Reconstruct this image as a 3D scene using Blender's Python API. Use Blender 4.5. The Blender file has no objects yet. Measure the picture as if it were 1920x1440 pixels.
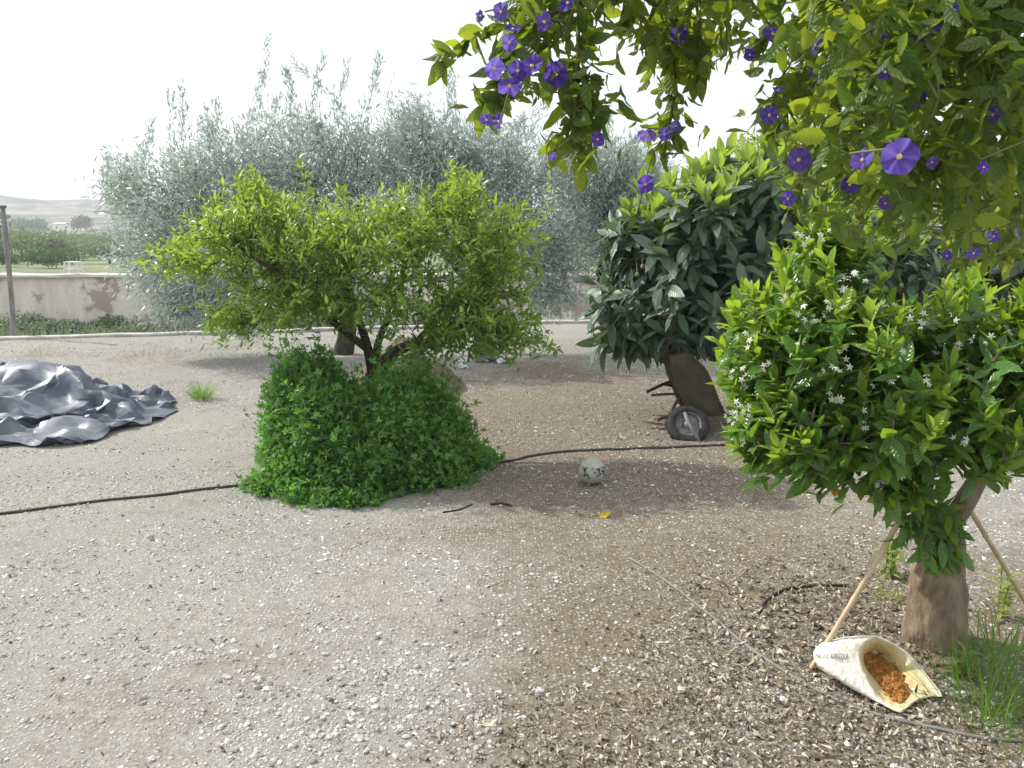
import bpy, math
import numpy as np
from mathutils import Vector, Matrix, noise as mnoise
from mathutils.bvhtree import BVHTree

sc = bpy.context.scene
rad = math.radians
rng = np.random.default_rng(11)

# ------------------------------------------------------------------ camera, sky, sun, exposure
FPX, HORIZON, EYE = 1507.0, 440.0, 1.6
PITCH = math.atan((720 - HORIZON) / FPX)
cam_d = bpy.data.cameras.new('camera')
cam_d.sensor_width = 36.0
cam_d.lens = 36.0 * FPX / 1920.0
cam_d.clip_start = 0.05
cam_d.clip_end = 6000
cam = bpy.data.objects.new('camera', cam_d)
sc.collection.objects.link(cam)
cam.location = (0, 0, EYE)
cam.rotation_euler = (math.pi / 2 - PITCH, 0, 0)
sc.camera = cam

SUN_AZ, SUN_EL = rad(-64), rad(42)          # azimuth from +Y towards +X
sun_dir = Vector((math.sin(SUN_AZ) * math.cos(SUN_EL), math.cos(SUN_AZ) * math.cos(SUN_EL), math.sin(SUN_EL)))
sl = bpy.data.lights.new('sun', 'SUN')
sl.energy = 4.2
sl.angle = rad(0.9)
sl.color = (1.0, 0.965, 0.90)
so = bpy.data.objects.new('sun', sl)
sc.collection.objects.link(so)
so.rotation_euler = (-sun_dir).to_track_quat('-Z', 'Y').to_euler()
so.location = (-20, 10, 30)

world = bpy.data.worlds.new('World')
sc.world = world
world.use_nodes = True
wn, wl = world.node_tree.nodes, world.node_tree.links
for n in list(wn):
    wn.remove(n)
sky = wn.new('ShaderNodeTexSky')
sky.sky_type = 'NISHITA'
sky.sun_disc = False
sky.sun_elevation = SUN_EL
sky.sun_rotation = SUN_AZ
sky.dust_density = 5.0
sky.air_density = 1.0
veil = wn.new('ShaderNodeMix')               # thin bright cloud veil over the whole sky
veil.data_type = 'RGBA'
veil.inputs[0].default_value = 0.72
veil.inputs[7].default_value = (8.6, 8.9, 9.2, 1)
wl.new(sky.outputs[0], veil.inputs[6])
bg = wn.new('ShaderNodeBackground')
bg.inputs[1].default_value = 0.12
wl.new(veil.outputs[2], bg.inputs[0])
wo = wn.new('ShaderNodeOutputWorld')
wl.new(bg.outputs[0], wo.inputs[0])

vs = sc.view_settings
vs.view_transform = 'Standard'
vs.look = 'None'
vs.gamma = 1.0
vs.exposure = 0.48
vs.use_curve_mapping = False
cy = sc.cycles
cy.max_bounces = 8
cy.diffuse_bounces = 3
cy.transmission_bounces = 6
cy.transparent_max_bounces = 6
cy.volume_bounces = 0
cy.use_denoising = True

# ------------------------------------------------------------------ helpers: geometry
CT, ST = math.cos(PITCH), math.sin(PITCH)

def P(px, py, Y):
    """world point at ground distance Y seen where the photograph has (px, py)"""
    a, b = (px - 960) / FPX, (720 - py) / FPX
    d = np.array([a, CT + ST * b, -ST + CT * b])
    return np.array([0, 0, EYE]) + d * (Y / d[1])

def G(px, py, z=0.0):
    a, b = (px - 960) / FPX, (720 - py) / FPX
    d = np.array([a, CT + ST * b, -ST + CT * b])
    return np.array([0, 0, EYE]) + d * ((z - EYE) / d[2])

_perm = np.random.default_rng(5).random((256, 256))

def vn(x, y, s=0):
    x = np.asarray(x, float) + s * 17.31
    y = np.asarray(y, float) + s * 7.77
    xi, yi = np.floor(x).astype(int), np.floor(y).astype(int)
    fx, fy = x - xi, y - yi
    fx, fy = fx * fx * (3 - 2 * fx), fy * fy * (3 - 2 * fy)
    g = lambda i, j: _perm[i & 255, j & 255]
    return (g(xi, yi) * (1 - fx) + g(xi + 1, yi) * fx) * (1 - fy) + (g(xi, yi + 1) * (1 - fx) + g(xi + 1, yi + 1) * fx) * fy

def fbm(x, y, s=0, o=4):
    t, a, n = 0, 1.0, 0
    for k in range(o):
        t = t + a * vn(np.asarray(x) * 2 ** k, np.asarray(y) * 2 ** k, s + k)
        n += a
        a *= 0.5
    return t / n

def nrm(v):
    return v / np.maximum(np.linalg.norm(v, axis=-1, keepdims=True), 1e-9)

def link(name, me, parent=None):
    o = bpy.data.objects.new(name, me)
    sc.collection.objects.link(o)
    if parent is not None:
        o.parent = parent
        if parent.type == 'EMPTY' or parent.parent is None:
            o.matrix_parent_inverse = world_inv(parent)
    return o

def world_mat(o):
    m = Matrix.LocRotScale(o.location, o.rotation_euler, o.scale)
    if o.parent:
        m = world_mat(o.parent) @ o.matrix_parent_inverse @ m
    return m

def world_inv(o):
    return world_mat(o).inverted()

def mk(name, V, faces, mat, parent=None, smooth=True, var=None, uv=None, midx=None, attrs=None):
    """faces: (loops 1d, totals 1d) or a list of index tuples; mat: one or a list"""
    V = np.asarray(V, np.float32).reshape(-1, 3)
    if isinstance(faces, tuple):
        loops, tot = faces
    else:
        tot = np.array([len(f) for f in faces])
        loops = np.array([i for f in faces for i in f])
    me = bpy.data.meshes.new(name)
    me.vertices.add(len(V))
    me.vertices.foreach_set('co', V.ravel())
    me.loops.add(len(loops))
    me.loops.foreach_set('vertex_index', np.asarray(loops, np.int32))
    me.polygons.add(len(tot))
    st = np.zeros(len(tot), np.int32)
    st[1:] = np.cumsum(tot)[:-1]
    me.polygons.foreach_set('loop_start', st)
    me.polygons.foreach_set('loop_total', np.asarray(tot, np.int32))
    me.polygons.foreach_set('use_smooth', np.full(len(tot), bool(smooth)))
    for m in (mat if isinstance(mat, list) else [mat]):
        me.materials.append(m) if m else None
    if midx is not None:
        me.polygons.foreach_set('material_index', np.asarray(midx, np.int32))
    if var is not None:
        a = me.attributes.new('var', 'FLOAT', 'POINT')
        a.data.foreach_set('value', np.asarray(var, np.float32))
    for k, v in (attrs or {}).items():
        a = me.attributes.new(k, 'FLOAT', 'POINT')
        a.data.foreach_set('value', np.asarray(v, np.float32))
    if uv is not None:
        l = me.uv_layers.new(name='UVMap')
        l.data.foreach_set('uv', np.asarray(uv, np.float32)[loops].ravel())
    me.update()
    me.validate()
    return link(name, me, parent)

def tag(o, label, cat, group=None, kind=None):
    o['label'] = label
    o['category'] = cat
    if group:
        o['group'] = group
    if kind:
        o['kind'] = kind
    return o

def thing(name, label, cat, loc=(0, 0, 0), group=None):
    o = bpy.data.objects.new(name, None)
    o.empty_display_size = 0.2
    sc.collection.objects.link(o)
    o.location = Vector([float(c) for c in loc])
    return tag(o, label, cat, group)

def structure(o):
    o['kind'] = 'structure'
    return o

def frames(d, up):
    y = nrm(d)
    x = nrm(np.cross(y, up))
    z = np.cross(x, y)
    return np.stack([x, y, z], -1)             # (...,3,3) columns

def scatter(tpl, pos, Rm, scale):
    """copies of a template: tpl = (verts, loops, totals, uv)"""
    tv, tl, tt, tuv = tpl
    M, n = len(pos), len(tv)
    sc_ = np.asarray(scale)
    if sc_.ndim == 1:
        sc_ = sc_[:, None]
    V = np.einsum('mij,mnj->mni', Rm, tv[None] * sc_[:, None, :]) + pos[:, None, :]
    loops = (tl[None] + (np.arange(M) * n)[:, None]).ravel()
    return V.reshape(-1, 3), (loops, np.tile(tt, M)), np.tile(tuv, (M, 1)), n

def grid_faces(nu, nv):
    i, j = np.meshgrid(np.arange(nu - 1), np.arange(nv - 1), indexing='ij')
    a = (i * nv + j).ravel()
    q = np.stack([a, a + nv, a + nv + 1, a + 1], -1)
    return q.ravel(), np.full(len(q), 4)

def leaf_tpl(L, W, nl, nw, fold=0.25, droop=0.15, wave=0.0, p=0.8, tip=0.02, curl=0.0):
    t = np.linspace(0, 1, nl + 1)
    s = np.linspace(-1, 1, nw + 1)
    T, S = np.meshgrid(t, s, indexing='ij')
    w = np.maximum(np.sin(np.pi * np.clip(T, 0, 1) ** p), 0) ** 0.85
    w = np.where(T <= 0, 0.05, np.maximum(w, tip))
    x = S * W / 2 * w
    y = L * T
    z = -droop * L * T ** 2 + fold * np.abs(S) * W / 2 * w + wave * W * np.sin(T * 13) * np.abs(S) * S
    z = z - curl * W * np.abs(S) ** 2 * w
    V = np.stack([x, y, z], -1).reshape(-1, 3)
    l, tt = grid_faces(nl + 1, nw + 1)
    l = l.reshape(-1, 4)[:, ::-1].ravel()
    uv = np.stack([S * 0.5 + 0.5, T], -1).reshape(-1, 2)
    return V, l, tt, uv

def tubes(A, B, ra, rb, sides=5):
    A, B = np.asarray(A), np.asarray(B)
    d = nrm(B - A)
    up = np.where(np.abs(d[:, 2:3]) > 0.9, np.array([[1., 0, 0]]), np.array([[0, 0, 1.]]))
    x = nrm(np.cross(d, up))
    z = np.cross(x, d)
    a = np.arange(sides) * 2 * np.pi / sides
    ring = x[:, None] * np.cos(a)[None, :, None] + z[:, None] * np.sin(a)[None, :, None]
    V = np.concatenate([A[:, None] + ring * np.asarray(ra)[:, None, None], B[:, None] + ring * np.asarray(rb)[:, None, None]], 1)
    k = np.arange(sides)
    q = np.stack([k, (k + 1) % sides, (k + 1) % sides + sides, k + sides], -1).ravel()
    loops = (q[None] + (np.arange(len(A)) * 2 * sides)[:, None]).ravel()
    return V.reshape(-1, 3), (loops, np.full(len(A) * sides, 4))

def smooth_path(pts, n):
    pts = np.asarray(pts, float)
    k = len(pts)
    t = np.linspace(0, k - 1, n)
    i = np.clip(np.floor(t).astype(int), 0, k - 2)
    f = (t - i)[:, None]
    p0, p1, p2, p3 = pts[np.clip(i - 1, 0, k - 1)], pts[i], pts[i + 1], pts[np.clip(i + 2, 0, k - 1)]
    return 0.5 * ((2 * p1) + (-p0 + p2) * f + (2 * p0 - 5 * p1 + 4 * p2 - p3) * f ** 2 + (-p0 + 3 * p1 - 3 * p2 + p3) * f ** 3)

def loft(path, radii, sides=14, rough=0.0, seed=0, cap=True):
    path = np.asarray(path, float)
    n = len(path)
    radii = np.broadcast_to(radii, (n,))
    tan = nrm(np.gradient(path, axis=0))
    ref = np.array([0, 0, 1.0]) if abs(tan[:, 2]).mean() < 0.8 else np.array([0, 1.0, 0])
    x = nrm(np.cross(tan, ref))
    z = np.cross(x, tan)
    a = np.arange(sides) * 2 * np.pi / sides
    ring = x[:, None] * np.cos(a)[None, :, None] + z[:, None] * np.sin(a)[None, :, None]
    r = radii[:, None] * np.ones((1, sides))
    if rough:
        u = np.cos(a) * 1.3
        v = np.sin(a) * 1.3
        h = np.arange(n)[:, None] * 0.35
        r = r * (1 + rough * (2 * vn(u[None] * 2 + 20 + h, v[None] * 2 + 9 + h * 0.6, seed) - 1) + 0.5 * rough * (2 * vn(u[None] * 5 + h * 2, v[None] * 5 + 31, seed + 1) - 1))
    V = (path[:, None] + ring * r[..., None]).reshape(-1, 3)
    F = []
    for i in range(n - 1):
        for k in range(sides):
            F.append((i * sides + k, i * sides + (k + 1) % sides, (i + 1) * sides + (k + 1) % sides, (i + 1) * sides + k))
    if cap:
        F.append(tuple(range(sides))[::-1])
        F.append(tuple(range((n - 1) * sides, n * sides)))
    return V, F

class Mesher:
    def __init__(self):
        self.V, self.L, self.T, self.n = [], [], [], 0
    def add(self, V, F):
        if not isinstance(F, tuple):
            F = (np.array([i for f in F for i in f]), np.array([len(f) for f in F]))
        self.V.append(np.asarray(V).reshape(-1, 3))
        self.L.append(F[0] + self.n)
        self.T.append(F[1])
        self.n += len(self.V[-1])
        return self
    def box(self, c, s, Rm=None):
        v = np.array([[x, y, z] for x in (-.5, .5) for y in (-.5, .5) for z in (-.5, .5)]) * np.asarray(s)
        if Rm is not None:
            v = v @ np.asarray(Rm).T
        return self.add(v + np.asarray(c), [(0, 1, 3, 2), (4, 6, 7, 5), (0, 4, 5, 1), (2, 3, 7, 6), (0, 2, 6, 4), (1, 5, 7, 3)])
    def build(self, name, mat, parent=None, smooth=True, **k):
        return mk(name, np.concatenate(self.V), (np.concatenate(self.L), np.concatenate(self.T)), mat, parent, smooth, **k)

# ------------------------------------------------------------------ helpers: materials
def mat_new(name):
    m = bpy.data.materials.new(name)
    m.use_nodes = True
    nt = m.node_tree
    for n in list(nt.nodes):
        nt.nodes.remove(n)
    out = nt.nodes.new('ShaderNodeOutputMaterial')
    return m, nt, out

def N(nt, t, **kw):
    n = nt.nodes.new(t)
    for k, v in kw.items():
        setattr(n, k, v)
    return n

def mixc(nt, fac, a, b):
    m = N(nt, 'ShaderNodeMix', data_type='RGBA')
    for sock, v in ((0, fac), (6, a), (7, b)):
        if hasattr(v, 'links'):
            nt.links.new(v, m.inputs[sock])
        elif isinstance(v, (int, float)):
            m.inputs[sock].default_value = v
        else:
            m.inputs[sock].default_value = (*v, 1)
    return m.outputs[2]

def maths(nt, op, a, b=0.0, clamp=False):
    m = N(nt, 'ShaderNodeMath', operation=op, use_clamp=clamp)
    for i, v in enumerate((a, b)):
        if hasattr(v, 'links'):
            nt.links.new(v, m.inputs[i])
        else:
            m.inputs[i].default_value = v
    return m.outputs[0]

def ramp(nt, fac, lo, hi):
    m = N(nt, 'ShaderNodeMapRange')
    m.inputs[1].default_value = lo
    m.inputs[2].default_value = hi
    nt.links.new(fac, m.inputs[0])
    return m.outputs[0]

def noise_tex(nt, scale, detail=4, rough=0.55, coord='Object', stretch=None):
    tc = N(nt, 'ShaderNodeTexCoord')
    o = tc.outputs[coord]
    if stretch:
        mp = N(nt, 'ShaderNodeMapping')
        mp.inputs['Scale'].default_value = stretch
        nt.links.new(o, mp.inputs[0])
        o = mp.outputs[0]
    t = N(nt, 'ShaderNodeTexNoise')
    t.inputs['Scale'].default_value = scale
    t.inputs['Detail'].default_value = detail
    t.inputs['Roughness'].default_value = rough
    nt.links.new(o, t.inputs['Vector'])
    return t.outputs[0]

def principled(nt, base, rough=0.6, spec=0.5, metal=0.0, bump=None, bump_d=0.01, bump_s=0.5):
    p = N(nt, 'ShaderNodeBsdfPrincipled')
    if hasattr(base, 'links'):
        nt.links.new(base, p.inputs['Base Color'])
    else:
        p.inputs['Base Color'].default_value = (*base, 1)
    if hasattr(rough, 'links'):
        nt.links.new(rough, p.inputs['Roughness'])
    else:
        p.inputs['Roughness'].default_value = rough
    p.inputs['Specular IOR Level'].default_value = spec
    p.inputs['Metallic'].default_value = metal
    if bump is not None:
        b = N(nt, 'ShaderNodeBump')
        b.inputs['Distance'].default_value = bump_d
        b.inputs['Strength'].default_value = bump_s
        nt.links.new(bump, b.inputs['Height'])
        nt.links.new(b.outputs[0], p.inputs['Normal'])
    return p

def surf(name, a, b=None, scale=8, rough=0.7, spec=0.3, metal=0.0, bump=0.01, lo=0.35, hi=0.65, stretch=None, bs=0.5):
    m, nt, out = mat_new(name)
    n = noise_tex(nt, scale, 5, 0.6, stretch=stretch)
    base = mixc(nt, ramp(nt, n, lo, hi), a, b) if b else a
    p = principled(nt, base, rough, spec, metal, bump=n if bump else None, bump_d=bump, bump_s=bs)
    nt.links.new(p.outputs[0], out.inputs[0])
    return m

def leaf_mat(name, front, front2, back, trans, tfac=0.4, rough=0.45, spec=0.4, veins=0, trans2=None, each=False):
    m, nt, out = mat_new(name)
    at = N(nt, 'ShaderNodeAttribute', attribute_name='var')
    v = at.outputs['Fac']
    if each:
        oi = N(nt, 'ShaderNodeObjectInfo')
        v = maths(nt, 'ADD', maths(nt, 'MULTIPLY', v, .4), maths(nt, 'MULTIPLY', oi.outputs['Random'], .6))
    geo = N(nt, 'ShaderNodeNewGeometry')
    f = mixc(nt, v, front, front2)
    bump = None
    if veins:
        uv = N(nt, 'ShaderNodeUVMap')
        sep = N(nt, 'ShaderNodeSeparateXYZ')
        nt.links.new(uv.outputs[0], sep.inputs[0])
        ax = maths(nt, 'ABSOLUTE', maths(nt, 'SUBTRACT', sep.outputs[0], 0.5))
        ph = maths(nt, 'SUBTRACT', maths(nt, 'MULTIPLY', sep.outputs[1], veins), maths(nt, 'MULTIPLY', ax, veins * 0.35))
        w = maths(nt, 'ABSOLUTE', maths(nt, 'SINE', maths(nt, 'MULTIPLY', ph, math.pi)))
        mid = ramp(nt, ax, 0.0, 0.035)
        bump = maths(nt, 'MULTIPLY', maths(nt, 'POWER', w, 0.5), mid)
        f = mixc(nt, maths(nt, 'MULTIPLY', maths(nt, 'SUBTRACT', 1.0, bump), 0.45), f, tuple(min(1, c * 1.8 + 0.02) for c in front2))
    c = mixc(nt, geo.outputs['Backfacing'], f, back)
    p = principled(nt, c, rough, spec, bump=bump, bump_d=0.004, bump_s=0.7)
    tr = N(nt, 'ShaderNodeBsdfTranslucent')
    nt.links.new(mixc(nt, v, trans, trans2 or trans), tr.inputs[0])
    ms = N(nt, 'ShaderNodeMixShader')
    ms.inputs[0].default_value = tfac
    nt.links.new(p.outputs[0], ms.inputs[1])
    nt.links.new(tr.outputs[0], ms.inputs[2])
    nt.links.new(ms.outputs[0], out.inputs[0])
    return m

M = {}
M['bark_dark'] = surf('bark_dark', (0.035, 0.028, 0.022), (0.085, 0.07, 0.055), 22, 0.9, 0.2, bump=0.02)
M['bark_grey'] = surf('bark_grey', (0.07, 0.06, 0.05), (0.17, 0.15, 0.125), 18, 0.9, 0.2, bump=0.02, stretch=(1, 1, .4))
M['bark_tan'] = surf('bark_tan', (0.12, 0.085, 0.058), (0.30, 0.235, 0.17), 16, 0.9, 0.2, bump=0.03, stretch=(1, 1, .35), bs=.8)
M['twig_green'] = surf('twig_green', (0.10, 0.12, 0.035), (0.17, 0.16, 0.06), 20, 0.7, 0.3, bump=0)
M['stem_green'] = surf('stem_green', (0.07, 0.14, 0.02), (0.12, 0.2, 0.04), 20, 0.6, 0.3, bump=0)
M['olive_leaf'] = leaf_mat('olive_leaf', (0.20, 0.27, 0.235), (0.38, 0.44, 0.40), (0.58, 0.63, 0.61), (0.36, 0.45, 0.36), 0.32, 0.36, 0.5)
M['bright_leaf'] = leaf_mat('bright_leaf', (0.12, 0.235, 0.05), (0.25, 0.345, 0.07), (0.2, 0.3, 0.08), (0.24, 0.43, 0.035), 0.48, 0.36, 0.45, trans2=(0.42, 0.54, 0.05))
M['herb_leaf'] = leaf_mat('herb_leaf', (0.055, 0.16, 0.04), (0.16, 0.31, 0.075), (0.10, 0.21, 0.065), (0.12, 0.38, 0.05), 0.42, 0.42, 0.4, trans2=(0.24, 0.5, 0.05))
M['loquat_leaf'] = leaf_mat('loquat_leaf', (0.065, 0.115, 0.075), (0.11, 0.165, 0.105), (0.24, 0.28, 0.20), (0.09, 0.17, 0.04), 0.24, 0.3, 0.6, veins=11)
M['loquat_young'] = leaf_mat('loquat_young', (0.20, 0.31, 0.05), (0.28, 0.38, 0.06), (0.30, 0.38, 0.15), (0.42, 0.58, 0.05), 0.45, 0.45, 0.4, veins=11)
M['orange_leaf'] = leaf_mat('orange_leaf', (0.05, 0.135, 0.03), (0.11, 0.23, 0.045), (0.15, 0.24, 0.08), (0.18, 0.38, 0.03), 0.38, 0.2, 0.65, veins=7, trans2=(0.3, 0.5, 0.02))
M['orange_young'] = leaf_mat('orange_young', (0.17, 0.31, 0.03), (0.25, 0.38, 0.04), (0.24, 0.36, 0.07), (0.40, 0.58, 0.03), 0.45, 0.3, 0.5, veins=7)
M['vine_leaf'] = leaf_mat('vine_leaf', (0.05, 0.10, 0.022), (0.085, 0.145, 0.03), (0.10, 0.15, 0.05), (0.19, 0.31, 0.02), 0.45, 0.45, 0.4, veins=6, trans2=(0.48, 0.56, 0.03))
M['light_leaf'] = leaf_mat('light_leaf', (0.16, 0.27, 0.035), (0.25, 0.34, 0.04), (0.2, 0.3, 0.06), (0.45, 0.6, 0.05), 0.45, 0.5, 0.3)
M['far_leaf'] = leaf_mat('far_leaf', (0.16, 0.20, 0.13), (0.24, 0.28, 0.19), (0.24, 0.28, 0.2), (0.2, 0.28, 0.1), 0.3, 0.6, 0.2)
M['far_dark'] = leaf_mat('far_dark', (0.045, 0.08, 0.035), (0.08, 0.13, 0.05), (0.08, 0.12, 0.06), (0.1, 0.2, 0.05), 0.3, 0.6, 0.2)
M['grass'] = leaf_mat('grass', (0.09, 0.2, 0.03), (0.18, 0.3, 0.05), (0.12, 0.22, 0.05), (0.22, 0.42, 0.04), 0.4, 0.5, 0.3)
M['pale_weed'] = leaf_mat('pale_weed', (0.22, 0.30, 0.07), (0.34, 0.38, 0.12), (0.3, 0.36, 0.12), (0.45, 0.52, 0.1), 0.45, 0.6, 0.3)
M['dry_weed'] = leaf_mat('dry_weed', (0.24, 0.20, 0.13), (0.34, 0.29, 0.2), (0.3, 0.26, 0.18), (0.36, 0.3, 0.16), 0.3, 0.7, 0.2)
M['blossom'] = leaf_mat('blossom', (0.78, 0.78, 0.72), (0.86, 0.86, 0.82), (0.75, 0.76, 0.68), (0.7, 0.72, 0.6), 0.3, 0.5, 0.3)
M['purple'] = leaf_mat('purple', (0.04, 0.016, 0.22), (0.12, 0.07, 0.38), (0.22, 0.16, 0.50), (0.13, 0.065, 0.50), 0.4, 0.6, 0.2, veins=0, trans2=(0.36, 0.28, 0.8), each=True)
M['yellow'] = surf('yellow', (0.72, 0.55, 0.22), None, 10, 0.6, 0.3, bump=0)

# ------------------------------------------------------------------ helpers: plants
class Skel:
    """branching skeleton: seeds on the trunk, then every target is joined to the best node already there"""
    def __init__(self, paths):
        self.p, self.par, self.dep, self.cap = [], [], [], []
        for pts, r0, r1 in paths:
            pts = np.asarray(pts)
            for i, q in enumerate(pts):
                self.p.append(q)
                self.par.append(-1)
                self.dep.append(0.0)
                self.cap.append(r0 + (r1 - r0) * i / max(1, len(pts) - 1))
        self.nseed = len(self.p)
    def grow(self, targets, step=0.1, pull=0.35, bend=0.35, wob=0.03, order=None, minseed=0):
        cap = len(self.p) + int(len(targets) * 60)
        buf = np.zeros((cap, 3))
        dep = np.zeros(cap)
        n = len(self.p)
        buf[:n] = self.p
        dep[:n] = self.dep
        root = buf[:self.nseed].mean(0)
        idx = np.argsort(np.linalg.norm(targets - root, axis=1)) if order is None else order
        tips = np.zeros(len(targets), int)
        for ti in idx:
            t = targets[ti]
            d = np.linalg.norm(buf[:n] - t, axis=1) + pull * dep[:n]
            if minseed:
                d[:minseed] += 9
            j = int(np.argmin(d))
            a = buf[j]
            L = np.linalg.norm(t - a)
            k = max(1, int(L / step))
            pd = nrm(a - buf[self.par[j]]) if self.par[j] >= 0 else nrm(t - a) + np.array([0, 0, .3])
            c = a + pd * bend * L + rng.normal(0, wob * L, 3)
            prev = j
            for s in range(1, k + 1):
                f = s / k
                q = a * (1 - f) ** 2 + 2 * c * f * (1 - f) + t * f * f
                if n >= cap:
                    break
                buf[n] = q
                dep[n] = dep[prev] + np.linalg.norm(q - buf[prev])
                self.p.append(q)
                self.par.append(prev)
                self.dep.append(dep[n])
                self.cap.append(9)
                prev = n
                n += 1
            tips[ti] = prev
        return tips
    def mesh(self, r_tip=0.002, q=0.45, sides=5):
        p = np.array(self.p)
        par = np.array(self.par)
        cnt = np.ones(len(p))
        kids = np.zeros(len(p))
        for i in range(len(p) - 1, -1, -1):
            if par[i] >= 0:
                kids[par[i]] += 1
        w = np.where(kids == 0, 1.0, 0.0)
        for i in range(len(p) - 1, -1, -1):
            if par[i] >= 0:
                w[par[i]] += w[i]
        r = r_tip * np.maximum(w, 1) ** q
        cap = np.array(self.cap)
        r = np.minimum(r, cap)
        for i in range(len(p)):
            if par[i] >= 0:
                r[i] = min(r[i], r[par[i]])
        e = np.where(par >= 0)[0]
        return tubes(p[par[e]], p[e] + nrm(p[e] - p[par[e]]) * r[e][:, None] * 0.5, r[par[e]] * np.where(par[par[e]] < 0, .8, 1), r[e], sides)
    def axes(self, tips):
        p, par = np.array(self.p), np.array(self.par)
        q = par[tips]
        return nrm(p[tips] - p[q])

def lobe_points(lobes, n):
    """lobes: (centre, radii, weight, shell power)"""
    w = np.array([l[2] for l in lobes], float)
    k = rng.choice(len(lobes), n, p=w / w.sum())
    d = nrm(rng.normal(size=(n, 3)))
    pw = np.array([l[3] for l in lobes])[k]
    r = rng.random(n) ** pw
    c = np.array([l[0] for l in lobes])[k]
    R_ = np.array([l[1] for l in lobes])[k]
    return c + d * r[:, None] * R_

def sprays(tips, axes, k, length, e0, e1, droop=0.0, upb=0.4, jit=0.15):
    """k leaves round the last length of each twig -> pos, dir, up"""
    T = len(tips)
    ax = nrm(axes)
    ref = np.where(np.abs(ax[:, 2:3]) > 0.85, np.array([[1., 0, 0]]), np.array([[0, 0, 1.]]))
    x = nrm(np.cross(ax, ref))
    z = np.cross(x, ax)
    u = (np.arange(k) + rng.random((T, k))) / k
    az = np.arange(k)[None] * 2.39996 + rng.random((T, 1)) * 6.28 + rng.normal(0, 0.4, (T, k))
    e = e0 + (e1 - e0) * u + rng.normal(0, jit, (T, k))
    perp = x[:, None] * np.cos(az)[..., None] + z[:, None] * np.sin(az)[..., None]
    pos = tips[:, None] - ax[:, None] * (length * (1 - u))[..., None]
    d = ax[:, None] * np.cos(e)[..., None] + perp * np.sin(e)[..., None]
    d[..., 2] -= droop
    d = nrm(d)
    up = ax[:, None] * np.sin(e)[..., None] - perp * np.cos(e)[..., None]
    up = up + np.array([0, 0, upb]) + rng.normal(0, jit, up.shape)
    return pos.reshape(-1, 3), d.reshape(-1, 3), up.reshape(-1, 3)

def leaves(name, tpls, pos, d, up, s0, s1, mat, parent, var=None, stuff=False):
    """one foliage mesh from several leaf templates"""
    m = len(pos)
    which = rng.integers(0, len(tpls), m)
    if var is None:
        var = rng.random(m)
    Vs, Ls, Ts, Us, Vr, n0 = [], [], [], [], [], 0
    Rm = frames(d, up)
    s = np.asarray(s0) + (np.asarray(s1) - s0) * rng.random(m)
    for i, t in enumerate(tpls):
        w = which == i
        if not w.any():
            continue
        V, (l, tt), uv, n = scatter(t, pos[w], Rm[w], s[w])
        Vs.append(V)
        Ls.append(l + n0)
        Ts.append(tt)
        Us.append(uv)
        Vr.append(np.repeat(var[w], n))
        n0 += len(V)
    return mk(name, np.concatenate(Vs), (np.concatenate(Ls), np.concatenate(Ts)), mat, parent, True, var=np.concatenate(Vr), uv=np.concatenate(Us))

# ------------------------------------------------------------------ ground
KA, KB = G(0, 640), G(1060, 607)
KS = (KB[1] - KA[1]) / (KB[0] - KA[0])

def kerb_y(x):
    return KA[1] + (x - KA[0]) * KS

soil_spots = [  # brown, litter-strewn soil: x, y, rx, ry, strength
    (0.9, 7.6, 1.7, 1.5, 1.0), (2.6, 7.0, 2.0, 1.6, 1.0), (0.25, 5.0, 0.9, 0.9, .6), (1.2, 5.6, 1.0, .8, .55),
    (1.1, 2.75, .8, .6, .8), (0.45, 2.35, .6, .4, .7), (1.3, 3.4, .6, .6, .7), (2.2, 3.2, .9, .8, .6), (-0.9, 6.3, .8, .8, .8), (.35, 9.6, 1.2, .9, .5),
    (1.2, 2.1, .7, .5, .9), (.55, 4.0, .9, 1.1, .42), (1.4, 4.3, 1.2, 1.0, .38), (.75, 3.2, .7, .6, .45), (.5, 2.6, .6, .5, .5), (0.2, 6.6, .9, 1.2, .5)]

def soil(x, y):
    s = 0
    for cx, cy_, rx, ry, a in soil_spots:
        s = s + a * np.exp(-(((x - cx) / rx) ** 2 + ((y - cy_) / ry) ** 2))
    return np.clip(np.minimum(s, 1) * .95 + 0.9 * (fbm(x * 2.1, y * 2.1, 3, 5) - 0.5) + .06, 0, 1)

litter_spots = [(1.15, 2.85, .6, .42, 1.0), (1.7, 3.4, .6, .5, .7), (.42, 2.28, .6, .34, .95), (1.05, 2.3, .8, .4, .6), (.95, 7.4, 1.6, 1.4, .5), (2.4, 6.8, 1.4, 1.4, .6), (.9, 5.6, .8, .9, .28), (.3, 9.0, 1.2, .9, .3), (.9, 3.7, .7, .6, .3)]

def litter(x, y):
    s = 0
    for cx, cy_, rx, ry, a in litter_spots:
        s = s + a * np.exp(-(((x - cx) / rx) ** 2 + ((y - cy_) / ry) ** 2))
    return np.clip(np.minimum(s, 1) + .9 * (fbm(x * 2.6, y * 2.6, 13, 4) - .52), 0, 1)

def gz(x, y):
    return 0.05 * (fbm(np.asarray(x) * .5, np.asarray(y) * .5, 9, 2) - .5) + 0.018 * (fbm(np.asarray(x) * 3, np.asarray(y) * 3, 12, 3) - 0.5)

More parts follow.
